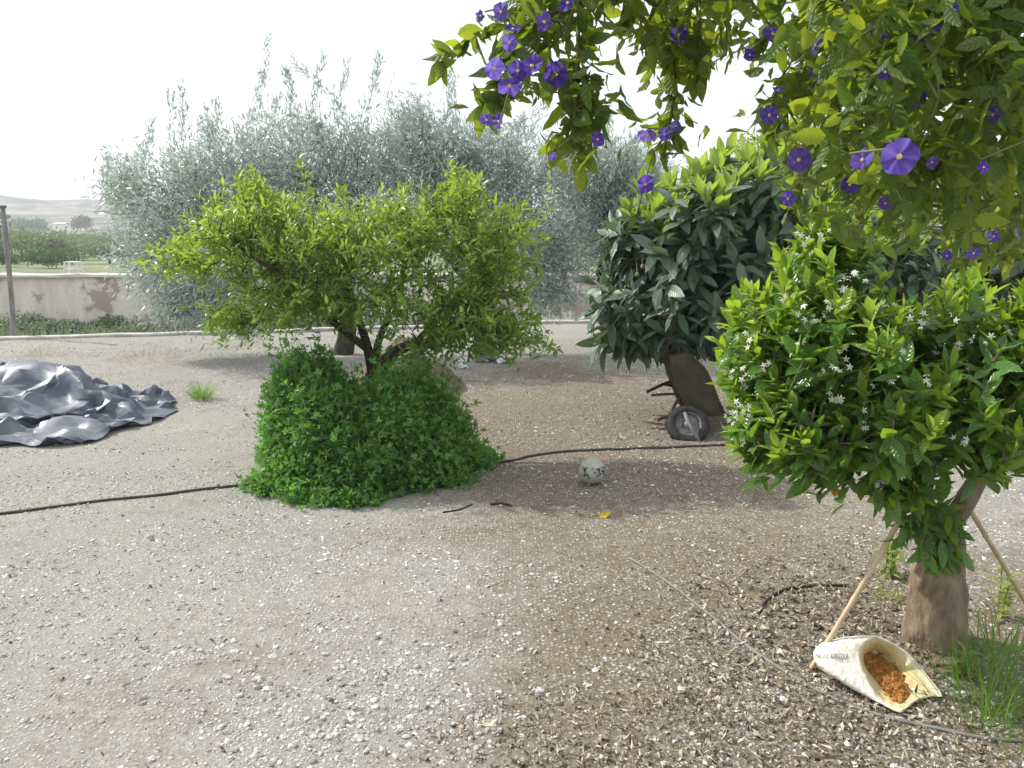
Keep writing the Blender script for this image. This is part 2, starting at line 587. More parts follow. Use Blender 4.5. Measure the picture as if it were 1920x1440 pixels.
m, nt, out = mat_new('gravel_soil')
at = N(nt, 'ShaderNodeAttribute', attribute_name='soil')
n1 = noise_tex(nt, 1.1, 6, 0.65)
n2 = noise_tex(nt, 45, 4, 0.7)
n3 = noise_tex(nt, 160, 2, 0.6)
pale = mixc(nt, ramp(nt, n1, 0.35, 0.65), (0.27, 0.258, 0.218), (0.365, 0.35, 0.302))
brown = mixc(nt, ramp(nt, n2, 0.3, 0.7), (0.085, 0.064, 0.040), (0.215, 0.172, 0.118))
nm = noise_tex(nt, 9, 6, 0.7)
sf = maths(nt, 'ADD', maths(nt, 'MULTIPLY', maths(nt, 'SUBTRACT', at.outputs['Fac'], .5), 1.3), maths(nt, 'ADD', maths(nt, 'MULTIPLY', maths(nt, 'SUBTRACT', nm, .5), 2.2), .5), True)
pale = mixc(nt, ramp(nt, n2, .35, .68), tuple(c * .72 for c in (0.31, 0.30, 0.265)), pale)
base = mixc(nt, sf, pale, brown)
tc = N(nt, 'ShaderNodeTexCoord')
vor = N(nt, 'ShaderNodeTexVoronoi')
vor.inputs['Scale'].default_value = 55
nt.links.new(tc.outputs['Object'], vor.inputs['Vector'])
sepc = N(nt, 'ShaderNodeSeparateColor')
nt.links.new(vor.outputs['Color'], sepc.inputs[0])
stone = maths(nt, 'MULTIPLY', ramp(nt, sepc.outputs[0], 0.45, 0.75), maths(nt, 'SUBTRACT', 1.0, ramp(nt, vor.outputs['Distance'], 0.25, 0.55)))
stone = maths(nt, 'MULTIPLY', stone, 0.65)
base = mixc(nt, stone, base, (0.5, 0.48, 0.44))
base = mixc(nt, maths(nt, 'MULTIPLY', ramp(nt, n3, 0.52, 0.66), 0.6), base, (0.12, 0.105, 0.09))
base = mixc(nt, maths(nt, 'MULTIPLY', ramp(nt, noise_tex(nt, 230, 2, .6), 0.55, 0.68), 0.5), base, (0.5, 0.48, 0.43))
hgt = maths(nt, 'ADD', maths(nt, 'MULTIPLY', n2, 0.45), maths(nt, 'ADD', maths(nt, 'MULTIPLY', stone, 0.8), maths(nt, 'MULTIPLY', n3, 0.4)))
p = principled(nt, base, 0.95, 0.15, bump=hgt, bump_d=0.012, bump_s=0.8)
nt.links.new(p.outputs[0], out.inputs[0])
M['gravel_soil'] = m

xs = np.concatenate([np.linspace(-60, -9, 24)[:-1], np.arange(-9, 9, .05), np.linspace(9, 60, 24)])
vv = np.concatenate([np.linspace(-40, 0.6, 20)[:-1], np.arange(0.6, 11.5, .05), np.linspace(11.5, 12.6, 16)])
X, Vv = np.meshgrid(xs, vv, indexing='ij')
yk = kerb_y(X)
Y = np.where(Vv < 9, Vv, 9 + (Vv - 9) / 3.6 * (yk - 9))
Z = gz(X, Y)
yard = mk('ground', np.stack([X, Y, Z], -1), grid_faces(*X.shape), M['gravel_soil'], attrs={'soil': soil(X, Y).ravel()})
structure(yard)

# kerb along the yard's edge
M['concrete'] = surf('concrete', (0.34, 0.325, 0.30), (0.52, 0.50, 0.46), 4, 0.9, 0.2, bump=0.01)
kp = np.array([[x, kerb_y(x) + 0.06, 0] for x in np.linspace(-60, 60, 240)])
kz = gz(kp[:, 0], kp[:, 1] - .06)
prof = np.array([[-.085, -2.4], [-.085, .035], [-.07, .05], [.09, .05], [.1, .03], [.1, -2.4]])
KV = np.zeros((len(kp), len(prof), 3))
KV[..., 0] = kp[:, 0, None]
KV[..., 1] = kp[:, 1, None] + prof[None, :, 0]
KV[..., 2] = prof[None, :, 1] + kz[:, None] + (vn(kp[:, 0] * 2, 0 * kp[:, 0], 4)[:, None] - .5) * .02 * (prof[None, :, 1] > 0)
kerb = structure(mk('kerb_strip', KV, grid_faces(len(kp), len(prof)), M['concrete'], smooth=False))

# land beyond: lower strip, wall terrace, grove, hills
WALL_Y = 28.0
WT, WB = P(100, 517, WALL_Y)[2], P(100, 614, WALL_Y)[2]
prof_y = [13, 14, 20, WALL_Y + .05, WALL_Y + .1, WALL_Y + 3, 45, 70, 120, 200, 330, 400, 500, 600, 700, 900]
rows = [0, 0, 0, 0, 516, 514, 503, 490, 470, 452, 436, 428, 408, 398, 372, 372]
prof_z = [WB - .25, WB - .25, WB - .2, WB, WT - .05] + [EYE + y * (HORIZON - r) / FPX for y, r in zip(prof_y[5:], rows[5:])]

def land_z(x, y):
    z = np.interp(y, prof_y, prof_z)
    a = np.clip((y - 40) / 300, 0, 1)
    z = z + a * (fbm(x * .02, y * .02, 21, 3) - .5) * 5
    ridge = np.clip((y - 430) / 270, 0, 1)
    u = x / np.maximum(y, 1)
    z = z + ridge * (28 * (fbm(u * 6 + 3, y * .004, 33, 4) - .5) + 14 * np.clip(-u - .55, -.25, .3) / .3 + 8 * (fbm(x * .02, y * .02, 41, 4) - .5))
    return z

m, nt, out = mat_new('grove_land')
n1 = noise_tex(nt, 0.05, 6, 0.6)
n2 = noise_tex(nt, 0.6, 5, 0.65)
c = mixc(nt, ramp(nt, n1, 0.4, 0.6), (0.12, 0.18, 0.07), (0.25, 0.24, 0.15))
c = mixc(nt, ramp(nt, n2, 0.4, 0.66), c, (0.13, 0.16, 0.085))
p = principled(nt, c, 0.95, 0.1, bump=n2, bump_d=0.2, bump_s=0.6)
nt.links.new(p.outputs[0], out.inputs[0])
M['grove_land'] = m
m, nt, out = mat_new('hill_land')
n1 = noise_tex(nt, 0.05, 10, 0.72)
n2 = noise_tex(nt, 0.015, 4, 0.6, stretch=(.3, .3, 4))
c = mixc(nt, ramp(nt, n1, 0.45, 0.55), (0.045, 0.06, 0.04), (0.25, 0.225, 0.18))
c = mixc(nt, maths(nt, 'MULTIPLY', ramp(nt, n2, 0.55, 0.62), .5), c, (0.42, 0.38, 0.3))
p = principled(nt, c, 0.95, 0.1, bump=n1, bump_d=1.5, bump_s=0.8)
nt.links.new(p.outputs[0], out.inputs[0])
M['hill_land'] = m

u = np.linspace(-2.2, 2.2, 130)
yy = np.concatenate([np.linspace(12.7, WALL_Y + .05, 24), [WALL_Y + .1], np.linspace(WALL_Y + .6, 60, 24), np.linspace(64, 360, 60)])
U, Yg = np.meshgrid(u, yy, indexing='ij')
Xg = U * (Yg + 18)
Zg = land_z(Xg, Yg) + np.where(Yg < WALL_Y, .25 * (fbm(Xg, Yg, 8) - .5), .05 * (fbm(Xg, Yg, 8) - .5))
Zg = np.where((Yg > WALL_Y + .07) & (Yg < WALL_Y + 2.0), WT - .06, Zg)
Yk = np.maximum(Yg, np.where(Yg < 20, kerb_y(Xg) + .12 + (Yg - 12.7), -99))
Yk = np.where(Yg < 20, np.minimum(Yk, 22 + Yg * .1), Yg)
M['dry_land'] = surf('dry_land', (0.22, 0.21, 0.17), (0.33, 0.31, 0.26), 1.5, .95, .1, bump=.05)
fl_, ft_ = grid_faces(*Xg.shape)
structure(mk('field', np.stack([Xg, Yk, Zg], -1), (fl_, ft_), [M['grove_land'], M['dry_land']], midx=(Yg.ravel()[fl_.reshape(-1, 4)[:, 0]] < WALL_Y).astype(int)))
yy = np.linspace(356, 900, 90)
U, Yg = np.meshgrid(np.linspace(-2.2, 2.2, 220), yy, indexing='ij')
Xg = U * (Yg + 18)
structure(mk('hills', np.stack([Xg, Yg, land_z(Xg, Yg) - .02], -1), grid_faces(*Xg.shape), M['hill_land']))

# far retaining wall
m, nt, out = mat_new('old_render')
n1 = noise_tex(nt, 0.75, 7, 0.6)
n2 = noise_tex(nt, 1.6, 5, 0.6, stretch=(1.5, 1, .35))
n3 = noise_tex(nt, 12, 4, 0.6)
c = mixc(nt, ramp(nt, n2, 0.35, 0.7), (0.72, 0.66, 0.58), (0.55, 0.50, 0.45))
c = mixc(nt, ramp(nt, n1, 0.53, 0.57), c, (0.37, 0.31, 0.27))
c = mixc(nt, maths(nt, 'MULTIPLY', ramp(nt, n3, 0.6, 0.7), .4), c, (0.15, 0.14, 0.12))
p = principled(nt, c, 0.95, 0.1, bump=n1, bump_d=0.15, bump_s=0.7)
nt.links.new(p.outputs[0], out.inputs[0])
M['old_render'] = m
wx, wz = np.meshgrid(np.linspace(-45, 45, 360), np.linspace(WB - .6, WT, 14), indexing='ij')
wy = WALL_Y - .35 + .12 * (fbm(wx * .8, wz * 1.2, 15) - .5) + .06 * (WT - wz) * -1
top = wz + .06 * (fbm(wx * .6, wz * 0, 18) - .5) * (wz > WT - .05)
wt = thing('retaining_wall', 'long stained beige rendered wall beyond the yard, below the grove', 'wall', (0, WALL_Y, WB))
mk('wall', np.stack([wx, wy, top], -1), grid_faces(*wx.shape), M['old_render'], wt)
cx_ = np.linspace(-45, 45, 200)
cv = []
for x in cx_:
    h = WT + .06 * (fbm(x * .6, 0, 18) - .5)
    e1, e2 = .05 * (vn(x * 2.3, 0 * x, 3) - .5), .2 * (vn(x * 1.3, 0 * x, 5) - .5)
    cv += [[x, WALL_Y - .5 + e2 * .5, h - .03], [x, WALL_Y - .5 + e2 * .5, h + .05 + e1], [x, WALL_Y + .35, h + .07 + e1], [x, WALL_Y + .35, h - .2]]
M['pale_coping'] = surf('pale_coping', (0.45, 0.42, 0.37), (0.66, 0.63, 0.58), 1.2, 0.9, 0.1, bump=0.02)
mk('coping', np.array(cv), grid_faces(200, 4), M['pale_coping'], wt, smooth=False)

# ------------------------------------------------------------------ trees
olive_tpl = [leaf_tpl(.062, .0145, 2, 1, 0, .12, 0, .85, .08), leaf_tpl(.054, .0125, 2, 1, 0, .3, 0, .85, .08), leaf_tpl(.07, .014, 2, 1, 0, -.1, 0, .85, .08)]

def olive(label, base, fork, lobes, shoots, n, k=17):
    t = thing('olive_tree', label, 'tree', base, 'silvery olive trees behind the bright tree')
    path = smooth_path([base - np.array([0, 0, .05]), base * .6 + fork * .4 + np.array([.06, 0, 0]), fork], 12)
    tm = Mesher().add(*loft(path, np.linspace(.13, .09, 12), 14, .15, 3))
    lims = []
    for l in lobes:
        e = fork * .35 + np.asarray(l[0]) * .65
        lp = smooth_path([fork - np.array([0, 0, .1]), (fork + e) / 2 + rng.normal(0, .12, 3), e], 10)
        tm.add(*loft(lp, np.linspace(.085, .03, 10), 8, .1, 5))
        lims.append((lp, .05, .02))
    sk = Skel([(path[-2:], .1, .1)] + lims)
    tg = lobe_points(lobes, n)
    tg = tg[tg[:, 2] > .25]
    tips = sk.grow(tg, .2, .3, .3, .05)
    extra = []
    for a, b in shoots:
        m_ = rng.integers(14, 28)
        a = a + rng.normal(0, .08, 3)
        b = b + rng.normal(0, .14, 3)
        f = np.linspace(0, 1, m_)[:, None]
        q = a + (b - a) * f + np.cumsum(rng.normal(0, .014, (m_, 3)), 0)
        extra.append(q)
    for q in extra:
        sk.grow(q[::6], .25, .1, .1, .01, order=range(len(q[::6])))
    p = np.array(sk.p)
    ax = sk.axes(tips)
    out = nrm(tg - (fork + np.array([0, 0, .6])))
    ax = nrm(ax * .5 + out * .5 + rng.normal(0, .45, ax.shape) + np.array([0, 0, .15]))
    low = tg[:, 2] < 1.3
    ax[low] = nrm(ax[low] + np.array([0, 0, -1.0]))
    pos, d, up = sprays(p[tips], ax, k, .34, 1.0, .45, .05, .5, .3)
    j = rng.normal(0, .075, pos.shape)
    P_, D_, U_ = [pos + j], [d], [up]
    for q in extra:
        a2 = nrm(np.gradient(q, axis=0))
        wdt = np.linspace(1.0, .35, len(q))
        pp, dd, uu = sprays(q, a2, 8, .1, .75, .5, 0, .2, .25)
        P_.append(pp + rng.normal(0, .055, pp.shape) * np.repeat(wdt, 8)[:, None])
        D_.append(dd)
        U_.append(uu)
    tm.add(*sk.mesh(.0016, .42, 4))
    tm.build('trunk', M['bark_dark'], t)
    leaves('crown', olive_tpl, np.concatenate(P_), np.concatenate(D_), np.concatenate(U_), 1.0, 1.75, M['olive_leaf'], t)
    return t

A = np.array
OY = 10.6
b1 = G(640, 665)
b1[1] = OY + .2
b1[2] = 0
lob1 = [(P(300, 390, OY), A([.75, .9, .75]), 1.1, .4), (P(420, 320, OY + .3), A([.85, .9, .62]), 1.2, .45), (P(560, 290, OY), A([.85, .9, .62]), 1.2, .45),
        (P(300, 500, OY), A([.65, .8, .55]), .9, .45), (P(680, 305, OY + .2), A([.7, .8, .65]), 1.0, .45), (P(520, 400, OY), A([1.0, .9, .8]), 1.0, .5),
        (P(400, 560, OY - .2), A([.7, .6, .35]), .55, .5), (P(650, 480, OY + .3), A([.8, .8, .8]), .6, .5), (P(225, 350, OY + .2), A([.3, .4, .5]), .25, .6), (P(330, 590, OY - .2), A([.5, .4, .24]), .4, .5), (P(450, 620, OY - .2), A([.35, .4, .14]), .2, .5)]
sh1 = [(P(x0, y0, OY + dy), P(x1, y1, OY + dy)) for x0, y0, x1, y1, dy in [(345, 300, 338, 160, 0), (310, 300, 312, 205, .2), (455, 260, 447, 108, .1), (372, 280, 368, 205, .3), (500, 250, 503, 105, 0),
       (480, 270, 474, 165, .3), (545, 240, 562, 100, .1), (575, 240, 572, 130, .3), (640, 250, 634, 100, 0), (665, 260, 668, 120, .2), (700, 270, 688, 150, .1), (420, 270, 420, 180, -.2), (250, 330, 236, 240, 0), (610, 250, 603, 160, .2), (212, 370, 204, 265, .1)]]
olive('silvery olive tree with tall wispy shoots, nearest the far wall view', b1, A([b1[0] + .1, OY + .2, 1.0]), lob1, sh1, 2300)
OY2 = 11.0
b2 = G(900, 660)
b2[1] = OY2
b2[2] = 0
lob2 = [(P(790, 320, OY2), A([.7, .8, .8]), 1.0, .45), (P(880, 300, OY2), A([.75, .8, .65]), 1.1, .45), (P(980, 330, OY2 + .2), A([.85, .9, .8]), 1.1, .45), (P(900, 430, OY2), A([1.0, .8, .8]), .9, .5),
        (P(1050, 470, OY2), A([.6, .7, .7]), .7, .5), (P(1040, 560, OY2 - .2), A([.35, .5, .3]), .3, .5), (P(760, 230, OY2 + .3), A([.35, .5, .5]), .35, .6)]
sh2 = [(P(x0, y0, OY2 + dy), P(x1, y1, OY2 + dy)) for x0, y0, x1, y1, dy in [(850, 250, 836, 130, 0), (890, 240, 872, 110, .2), (760, 250, 752, 190, 0), (930, 250, 925, 170, .1), (970, 250, 985, 200, .2), (1010, 260, 1010, 170, 0)]]
olive('silvery olive tree partly behind the hanging purple flowers', b2, A([b2[0], OY2, .95]), lob2, sh2, 1800)
OY3 = 11.6
b3 = G(1160, 655)
b3[1] = OY3
b3[2] = 0
lob3 = [(P(1120, 330, OY3), A([.7, .8, .75]), 1, .45), (P(1190, 350, OY3), A([.6, .8, .65]), .9, .45), (P(1130, 440, OY3), A([.7, .8, .7]), .9, .5), (P(1260, 400, OY3), A([.8, .8, .7]), .8, .5)]
sh3 = [(P(x0, y0, OY3 + dy), P(x1, y1, OY3 + dy)) for x0, y0, x1, y1, dy in [(1140, 290, 1140, 200, 0), (1175, 300, 1174, 225, .1), (1090, 280, 1095, 220, .1)]]
olive('silvery olive tree rising behind the large dark-leaved tree', b3, A([b3[0], OY3, .95]), lob3, sh3, 1400)

# bright small-leaved tree in the middle
bright_tpl = [leaf_tpl(.058, .019, 3, 2, .3, .15, .02, .8, .05), leaf_tpl(.066, .021, 3, 2, .2, .35, .03, .8, .05), leaf_tpl(.042, .016, 2, 2, .35, .1, 0, .8, .05)]
BY = 5.75
base = P(703, 858, BY)
base[2] = -.03
t = thing('bright_tree', 'low spreading tree with small yellow-green leaves above the leafy bush', 'tree', base)
fork = P(700, 700, BY)
trunk = smooth_path([base, P(703, 790, BY), fork], 10)
tm = Mesher().add(*loft(trunk, np.linspace(.085, .062, 10), 12, .15, 2))
limbs = [([fork - A([0, 0, .06]), P(725, 672, BY), P(775, 645, BY - .05), P(840, 636, BY - .15), P(900, 560, BY - .2)], .05, .018),
         ([fork, P(690, 655, BY), P(672, 600, BY + .1), P(640, 520, BY + .1)], .048, .016),
         ([fork, P(710, 640, BY + .15), P(740, 560, BY + .3), P(770, 470, BY + .3)], .036, .014),
         ([P(690, 655, BY), P(620, 600, BY - .1), P(560, 540, BY - .2), P(470, 480, BY - .2)], .03, .011),
         ([P(672, 600, BY + .1), P(600, 570, BY + .3), P(520, 590, BY + .3), P(460, 560, BY + .4)], .026, .01),
         ([P(775, 645, BY - .05), P(860, 560, BY + .2), P(930, 470, BY + .2), P(985, 420, BY + .1)], .024, .009)]
seeds = []
for pts, r0, r1 in limbs:
    lp = smooth_path(pts, 14)
    tm.add(*loft(lp, np.linspace(r0, r1, 14), 8, .1, 4))
    seeds.append((lp[3:], r0 * .6, r1))
lob = [(P(420, 450, BY), A([.42, .5, .22]), 1.0, .45), (P(480, 410, BY + .1), A([.38, .5, .18]), .7, .45), (P(570, 440, BY), A([.45, .55, .3]), 1.2, .45), (P(660, 450, BY - .1), A([.45, .6, .28]), 1.1, .45),
       (P(760, 430, BY), A([.42, .6, .3]), 1.2, .45), (P(850, 415, BY + .1), A([.36, .55, .28]), 1.0, .45), (P(940, 470, BY), A([.32, .5, .32]), .8, .5), (P(500, 540, BY), A([.38, .5, .18]), .7, .45),
       (P(440, 600, BY + .1), A([.25, .4, .14]), .35, .5), (P(600, 565, BY - .2), A([.4, .4, .2]), .8, .45), (P(770, 555, BY - .2), A([.5, .5, .24]), 1.1, .45), (P(900, 580, BY - .1), A([.4, .5, .28]), 1.1, .45),
       (P(960, 620, BY - .1), A([.28, .4, .16]), .5, .5), (P(340, 480, BY + .1), A([.2, .3, .14]), .3, .5), (P(870, 350, BY), A([.14, .3, .16]), .3, .6), (P(470, 350, BY + .1), A([.12, .2, .1]), .15, .6), (P(820, 640, BY - .3), A([.3, .3, .12]), .35, .5)]
tg = lobe_points(lob, 2000)
tg += rng.normal(0, .05, tg.shape)
sk = Skel(seeds)
tips = sk.grow(tg, .1, .35, .35, .04)
shoot_px = [[(960, 440), (1000, 420), (1030, 385), (1034, 300)], [(985, 560), (1005, 520), (1010, 460), (1016, 440)], [(790, 480), (800, 420), (795, 350)], [(560, 400), (575, 340), (560, 300)], [(880, 390), (862, 340), (846, 305)], [(480, 380), (478, 340), (470, 318)],
            [(620, 440), (600, 390), (575, 355)], [(700, 430), (735, 390), (770, 350)], [(360, 480), (310, 470), (285, 462)], [(930, 430), (960, 400), (985, 385)], [(640, 420), (645, 380), (635, 350)], [(990, 640), (1020, 645), (1045, 660)]]
stips = []
for sp_ in shoot_px:
    q = smooth_path([P(x, y, BY + rng.normal(0, .12)) for x, y in sp_], 10)
    stips.append(sk.grow(q, .06, .1, .1, .01, order=range(10))[2:])
stips = np.concatenate(stips)
tm.add(*sk.mesh(.0018, .42, 4))
tm.build('trunk', M['bark_dark'], t)
p = np.array(sk.p)
ax = nrm(sk.axes(tips) * .6 + nrm(tg - fork) * .3 + A([0, 0, .35]) + rng.normal(0, .35, tg.shape))
pos, d, up = sprays(p[tips], ax, 12, .16, 1.15, .4, .08, .6, .25)
p2, d2, u2 = sprays(p[stips], nrm(sk.axes(stips) + rng.normal(0, .2, (len(stips), 3))), 6, .06, 1.2, .5, .05, .5, .3)
pos, d, up = np.concatenate([pos, p2]), np.concatenate([d, d2]), np.concatenate([up, u2])
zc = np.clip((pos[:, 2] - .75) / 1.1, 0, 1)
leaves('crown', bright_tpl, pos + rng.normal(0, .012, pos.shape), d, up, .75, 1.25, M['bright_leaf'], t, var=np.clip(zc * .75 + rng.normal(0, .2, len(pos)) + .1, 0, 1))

# leafy bush round its foot
def lobed_leaflet(L, W):
    o = [(0, 0), (.26, .2), (.52, .42), (.22, .5), (.2, .8), (0, 1)]
    pts = [(0, 0, 0)] + [(x * W, y * L, .12 * L * abs(x) * 2 - .18 * L * y * y) for x, y in o[1:]] + [(-x * W, y * L, .12 * L * abs(x) * 2 - .18 * L * y * y) for x, y in o[1:-1][::-1]]
    pts = np.array(pts)
    n = len(pts)
    c = pts[:, :].mean(0)
    V = np.vstack([pts, [[0, .45 * L, -.03 * L]]])
    F = [(i, (i + 1) % n, n) for i in range(n)]
    return V, F

def trifoliate(L, W, spread):
    V, F, n = [], [], 0
    for a, s, y0 in ((0, 1.0, .35), (spread, .85, .22), (-spread, .85, .22)):
        v, f = lobed_leaflet(L * s, W * s)
        ca, sa = math.cos(a), math.sin(a)
        v = v @ np.array([[ca, -sa, 0], [sa, ca, 0], [0, 0, 1]])
        v[:, 1] += y0 * L
        V.append(v)
        F += [tuple(i + n for i in q) for q in f]
        n += len(v)
    V = np.vstack(V)
    V[:, 2] -= .25 * V[:, 1] ** 2 / L
    return V, np.array([i for f in F for i in f]), np.array([3] * len(F)), np.full((len(V), 2), .5)

herb_tpl = [trifoliate(.032, .019, 1.0), trifoliate(.038, .02, .8), trifoliate(.026, .018, 1.2), trifoliate(.034, .03, 1.1)]
BC = A([P(690, 800, 5.4)[0], 5.4, 0])
bt = thing('leafy_bush', 'dense bright green herb-like bush with lobed leaves round the tree foot', 'bush', BC)
n = 11500
a = rng.random(n) * 2 * np.pi
r = rng.random(n) ** .42
r = r * (1 + .10 * np.sin(a * 3 + 1) + .07 * np.sin(a * 7) + .05 * np.sin(a * 13 + 2)) * (1 + .055 * rng.normal(size=n))
r = np.minimum(r, 1.14)
hx, hy = BC[0] + .77 * r * np.cos(a), BC[1] + .72 * r * np.sin(a)
pw_ = np.where(np.cos(a) < 0, 3.0 + 3.2 * np.abs(np.cos(a)), 3.2)
hm = .62 * np.clip(1 - np.clip(r, 0, 1) ** pw_, 0, 1) ** .75 + .06
ux = hx - BC[0]
hm *= .95 + .10 * np.exp(-((ux + .40) / .22) ** 2) - .08 * np.exp(-((ux - .02) / .16) ** 2) + .06 * np.exp(-((ux - .40) / .2) ** 2) - .5 * np.clip(ux - .5, 0, 1)
hm *= .55 + .85 * fbm(hx * 5, hy * 5, 50, 3)
up_ = rng.random(n)
hz = hm * (1 - rng.random(n) ** 1.5 * .9) + .02 + np.where(up_ < .2, .24 * rng.random(n) ** 1.5 * (r < .97), 0)
tg = np.stack([hx, hy, hz], -1)
ax = nrm(np.stack([np.cos(a) * r * .5, np.sin(a) * r * .5, .95 + 0 * a], -1) + rng.normal(0, .3, (n, 3)))
st = np.stack([BC[0] + (hx - BC[0]) * .72, BC[1] + (hy - BC[1]) * .72, 0 * hx], -1)
ms = Mesher()
w = (rng.random(n) < .3) | (up_ < .16)
mid = (st[w] + tg[w]) / 2 + A([0, 0, .05])
for a0, b0 in ((st[w], mid), (mid, tg[w])):
    ms.add(*tubes(a0, b0, np.full(w.sum(), .0025), np.full(w.sum(), .0018), 4))
ms.build('stems', M['stem_green'], bt)
pos, d, up = sprays(tg + rng.normal(0, .022, tg.shape), ax, 7, .24, 1.25, .35, .02, .3, .8)
pos += rng.normal(0, .016, pos.shape)
pos[:, 2] = np.maximum(pos[:, 2], .015)
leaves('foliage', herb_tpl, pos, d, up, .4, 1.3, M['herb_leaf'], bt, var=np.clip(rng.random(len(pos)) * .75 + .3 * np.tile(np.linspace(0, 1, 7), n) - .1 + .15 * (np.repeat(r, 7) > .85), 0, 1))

# large dark-leaved tree (loquat)
LY = 7.0
loq_tpl = [leaf_tpl(.215, .075, 7, 4, .18, .22, .03, .95, .03, .05), leaf_tpl(.185, .068, 7, 4, .22, .4, .04, .95, .03, .05), leaf_tpl(.16, .06, 6, 4, .3, .1, .02, .95, .03)]
base = P(1310, 785, 7.05)
base[2] = -.03
t = thing('loquat_tree', 'round tree with big dark ribbed leaves over the tipped wheelbarrow', 'tree', base)
fork = P(1275, 640, 7.05)
trunk = smooth_path([base, P(1285, 710, 7.05), fork], 10)
tm = Mesher().add(*loft(trunk, np.linspace(.1, .075, 10), 12, .15, 7))
limbs = [([fork, P(1250, 560, 7), P(1200, 480, 6.9)], .05, .015), ([fork, P(1300, 540, 7.1), P(1330, 430, 7.1), P(1350, 360, 7.1)], .055, .015), ([fork, P(1380, 590, 7.1), P(1500, 520, 7.1), P(1640, 470, 7.1)], .05, .015),
         ([fork, P(1310, 600, 6.7), P(1380, 540, 6.5)], .035, .014), ([P(1500, 520, 7.1), P(1600, 480, 6.9), P(1750, 480, 6.9)], .03, .013)]
seeds = []
for pts, r0, r1 in limbs:
    lp = smooth_path(pts, 12)
    tm.add(*loft(lp, np.linspace(r0, r1, 12), 8, .1, 4))
    seeds.append((lp[3:], r0 * .5, r1))
lob = [(P(1200, 450, LY), A([.38, .6, .28]), 1.0, .45), (P(1170, 560, LY), A([.36, .5, .32]), 1.0, .5), (P(1290, 410, LY), A([.55, .8, .34]), 1.4, .4), (P(1240, 600, LY - .2), A([.4, .5, .24]), .7, .45), (P(1410, 400, LY), A([.55, .85, .52]), 1.4, .4), (P(1290, 520, LY - .1), A([.6, .8, .5]), 1.3, .4),
       (P(1440, 560, LY), A([.6, .8, .42]), 1.0, .4), (P(1600, 480, LY), A([.6, .8, .5]), 1.2, .4), (P(1760, 500, LY), A([.6, .8, .45]), 1.0, .4), (P(1340, 630, LY - .1), A([.55, .6, .16]), .5, .5), (P(1150, 640, LY), A([.26, .4, .14]), .35, .5), (P(1880, 480, LY), A([.5, .8, .45]), .8, .4)]
tg = lobe_points(lob, 740)
tg = tg[tg[:, 2] > .6]
sk = Skel(seeds)
tips = sk.grow(tg, .12, .35, .35, .04)
tm.add(*sk.mesh(.005, .36, 5))
tm.build('trunk', M['bark_dark'], t)
p = np.array(sk.p)
out = nrm(tg - P(1400, 560, LY))
ax = nrm(sk.axes(tips) * .4 + out * .7 + A([0, 0, .45]) + rng.normal(0, .2, tg.shape))
topness = tg[:, 2] + .1 * rng.normal(0, 1, len(tg)) + 1.1 * (vn(tg[:, 0] * 3.2, tg[:, 1] * 3.2, 2) - .5)
young = (topness > np.quantile(topness, .85))
pos, d, up = sprays(p[tips], ax, 12, .24, 2.0, .7, .28, .5, .38)
leaves('crown', loq_tpl, pos, d, up, .75, 1.3, M['loquat_leaf'], t)
pos, d, up = sprays(p[tips][young] + A([0, 0, .03]), nrm(ax[young] + A([0, 0, .8])), 7, .06, .85, .2, 0, .3, .15)
leaves('young_leaves', loq_tpl[2:], pos, d, up, .75, 1.5, M['loquat_young'], t)
# small green fruit
ico = None
def sphere(r, nu=8, nv=6, sq=(1, 1, 1)):
    th = np.linspace(0, np.pi, nv + 1)
    ph = np.arange(nu) * 2 * np.pi / nu
    T_, P_ = np.meshgrid(th, ph, indexing='ij')
    V = np.stack([np.sin(T_) * np.cos(P_), np.sin(T_) * np.sin(P_), np.cos(T_)], -1).reshape(-1, 3) * r * np.array(sq)
    F = []
    for i in range(nv):
        for k in range(nu):
            F.append((i * nu + k, (i + 1) * nu + k, (i + 1) * nu + (k + 1) % nu, i * nu + (k + 1) % nu))
    return V, F
M['green_fruit'] = surf('green_fruit', (0.12, 0.16, 0.06), (0.2, 0.22, 0.1), 30, 0.6, 0.3, bump=0)
for px, py, Y_ in [(1345, 648, 6.55), (1362, 645, 6.6), (1272, 655, 6.5), (1365, 430, 6.3), (1350, 445, 6.35), (1380, 440, 6.3), (1205, 500, 6.5), (1195, 515, 6.5), (1170, 660, 6.7), (1675, 450, 6.3), (1690, 535, 6.3), (1660, 440, 6.35)]:
    c = P(px, py, Y_)
    V, F = sphere(.018, 10, 8, (1, 1, 1.15))
    sv, sf = tubes(A([c]), A([c + A([.0, .05, .09])]), A([.003]), A([.004]), 5)
    Mesher().add(V + c, F).add(sv, sf).build('fruit', M['green_fruit'], t)

# light green tree behind
TY = 9.6
small_tpl = [leaf_tpl(.06, .024, 2, 2, .2, .2, 0, .8, .05), leaf_tpl(.07, .028, 2, 2, .2, .1, 0, .8, .05)]
base = A([P(1560, 700, TY)[0], TY, -.03])
t = thing('light_tree', 'pale yellow-green tree showing above the dark-leaved tree', 'tree', base)
fork = base + A([0, 0, 1.1])
path = smooth_path([base, (base + fork) / 2 + A([.05, 0, 0]), fork], 8)
tm = Mesher().add(*loft(path, np.linspace(.11, .08, 8), 10, .1))
lob = [(P(1440, 300, TY), A([.5, .7, .4]), 1, .45), (P(1500, 280, TY), A([.5, .7, .4]), 1, .45), (P(1400, 330, TY), A([.35, .5, .3]), .6, .45), (P(1620, 320, TY), A([.8, .8, .5]), 1.4, .45), (P(1780, 330, TY), A([.8, .8, .5]), 1.4, .45), (P(1700, 420, TY), A([1.0, .8, .5]), 1, .45), (P(1920, 350, TY), A([.7, .8, .5]), 1, .45)]
tg = lobe_points(lob, 1500)
sk = Skel([(path[-3:], .07, .07)])
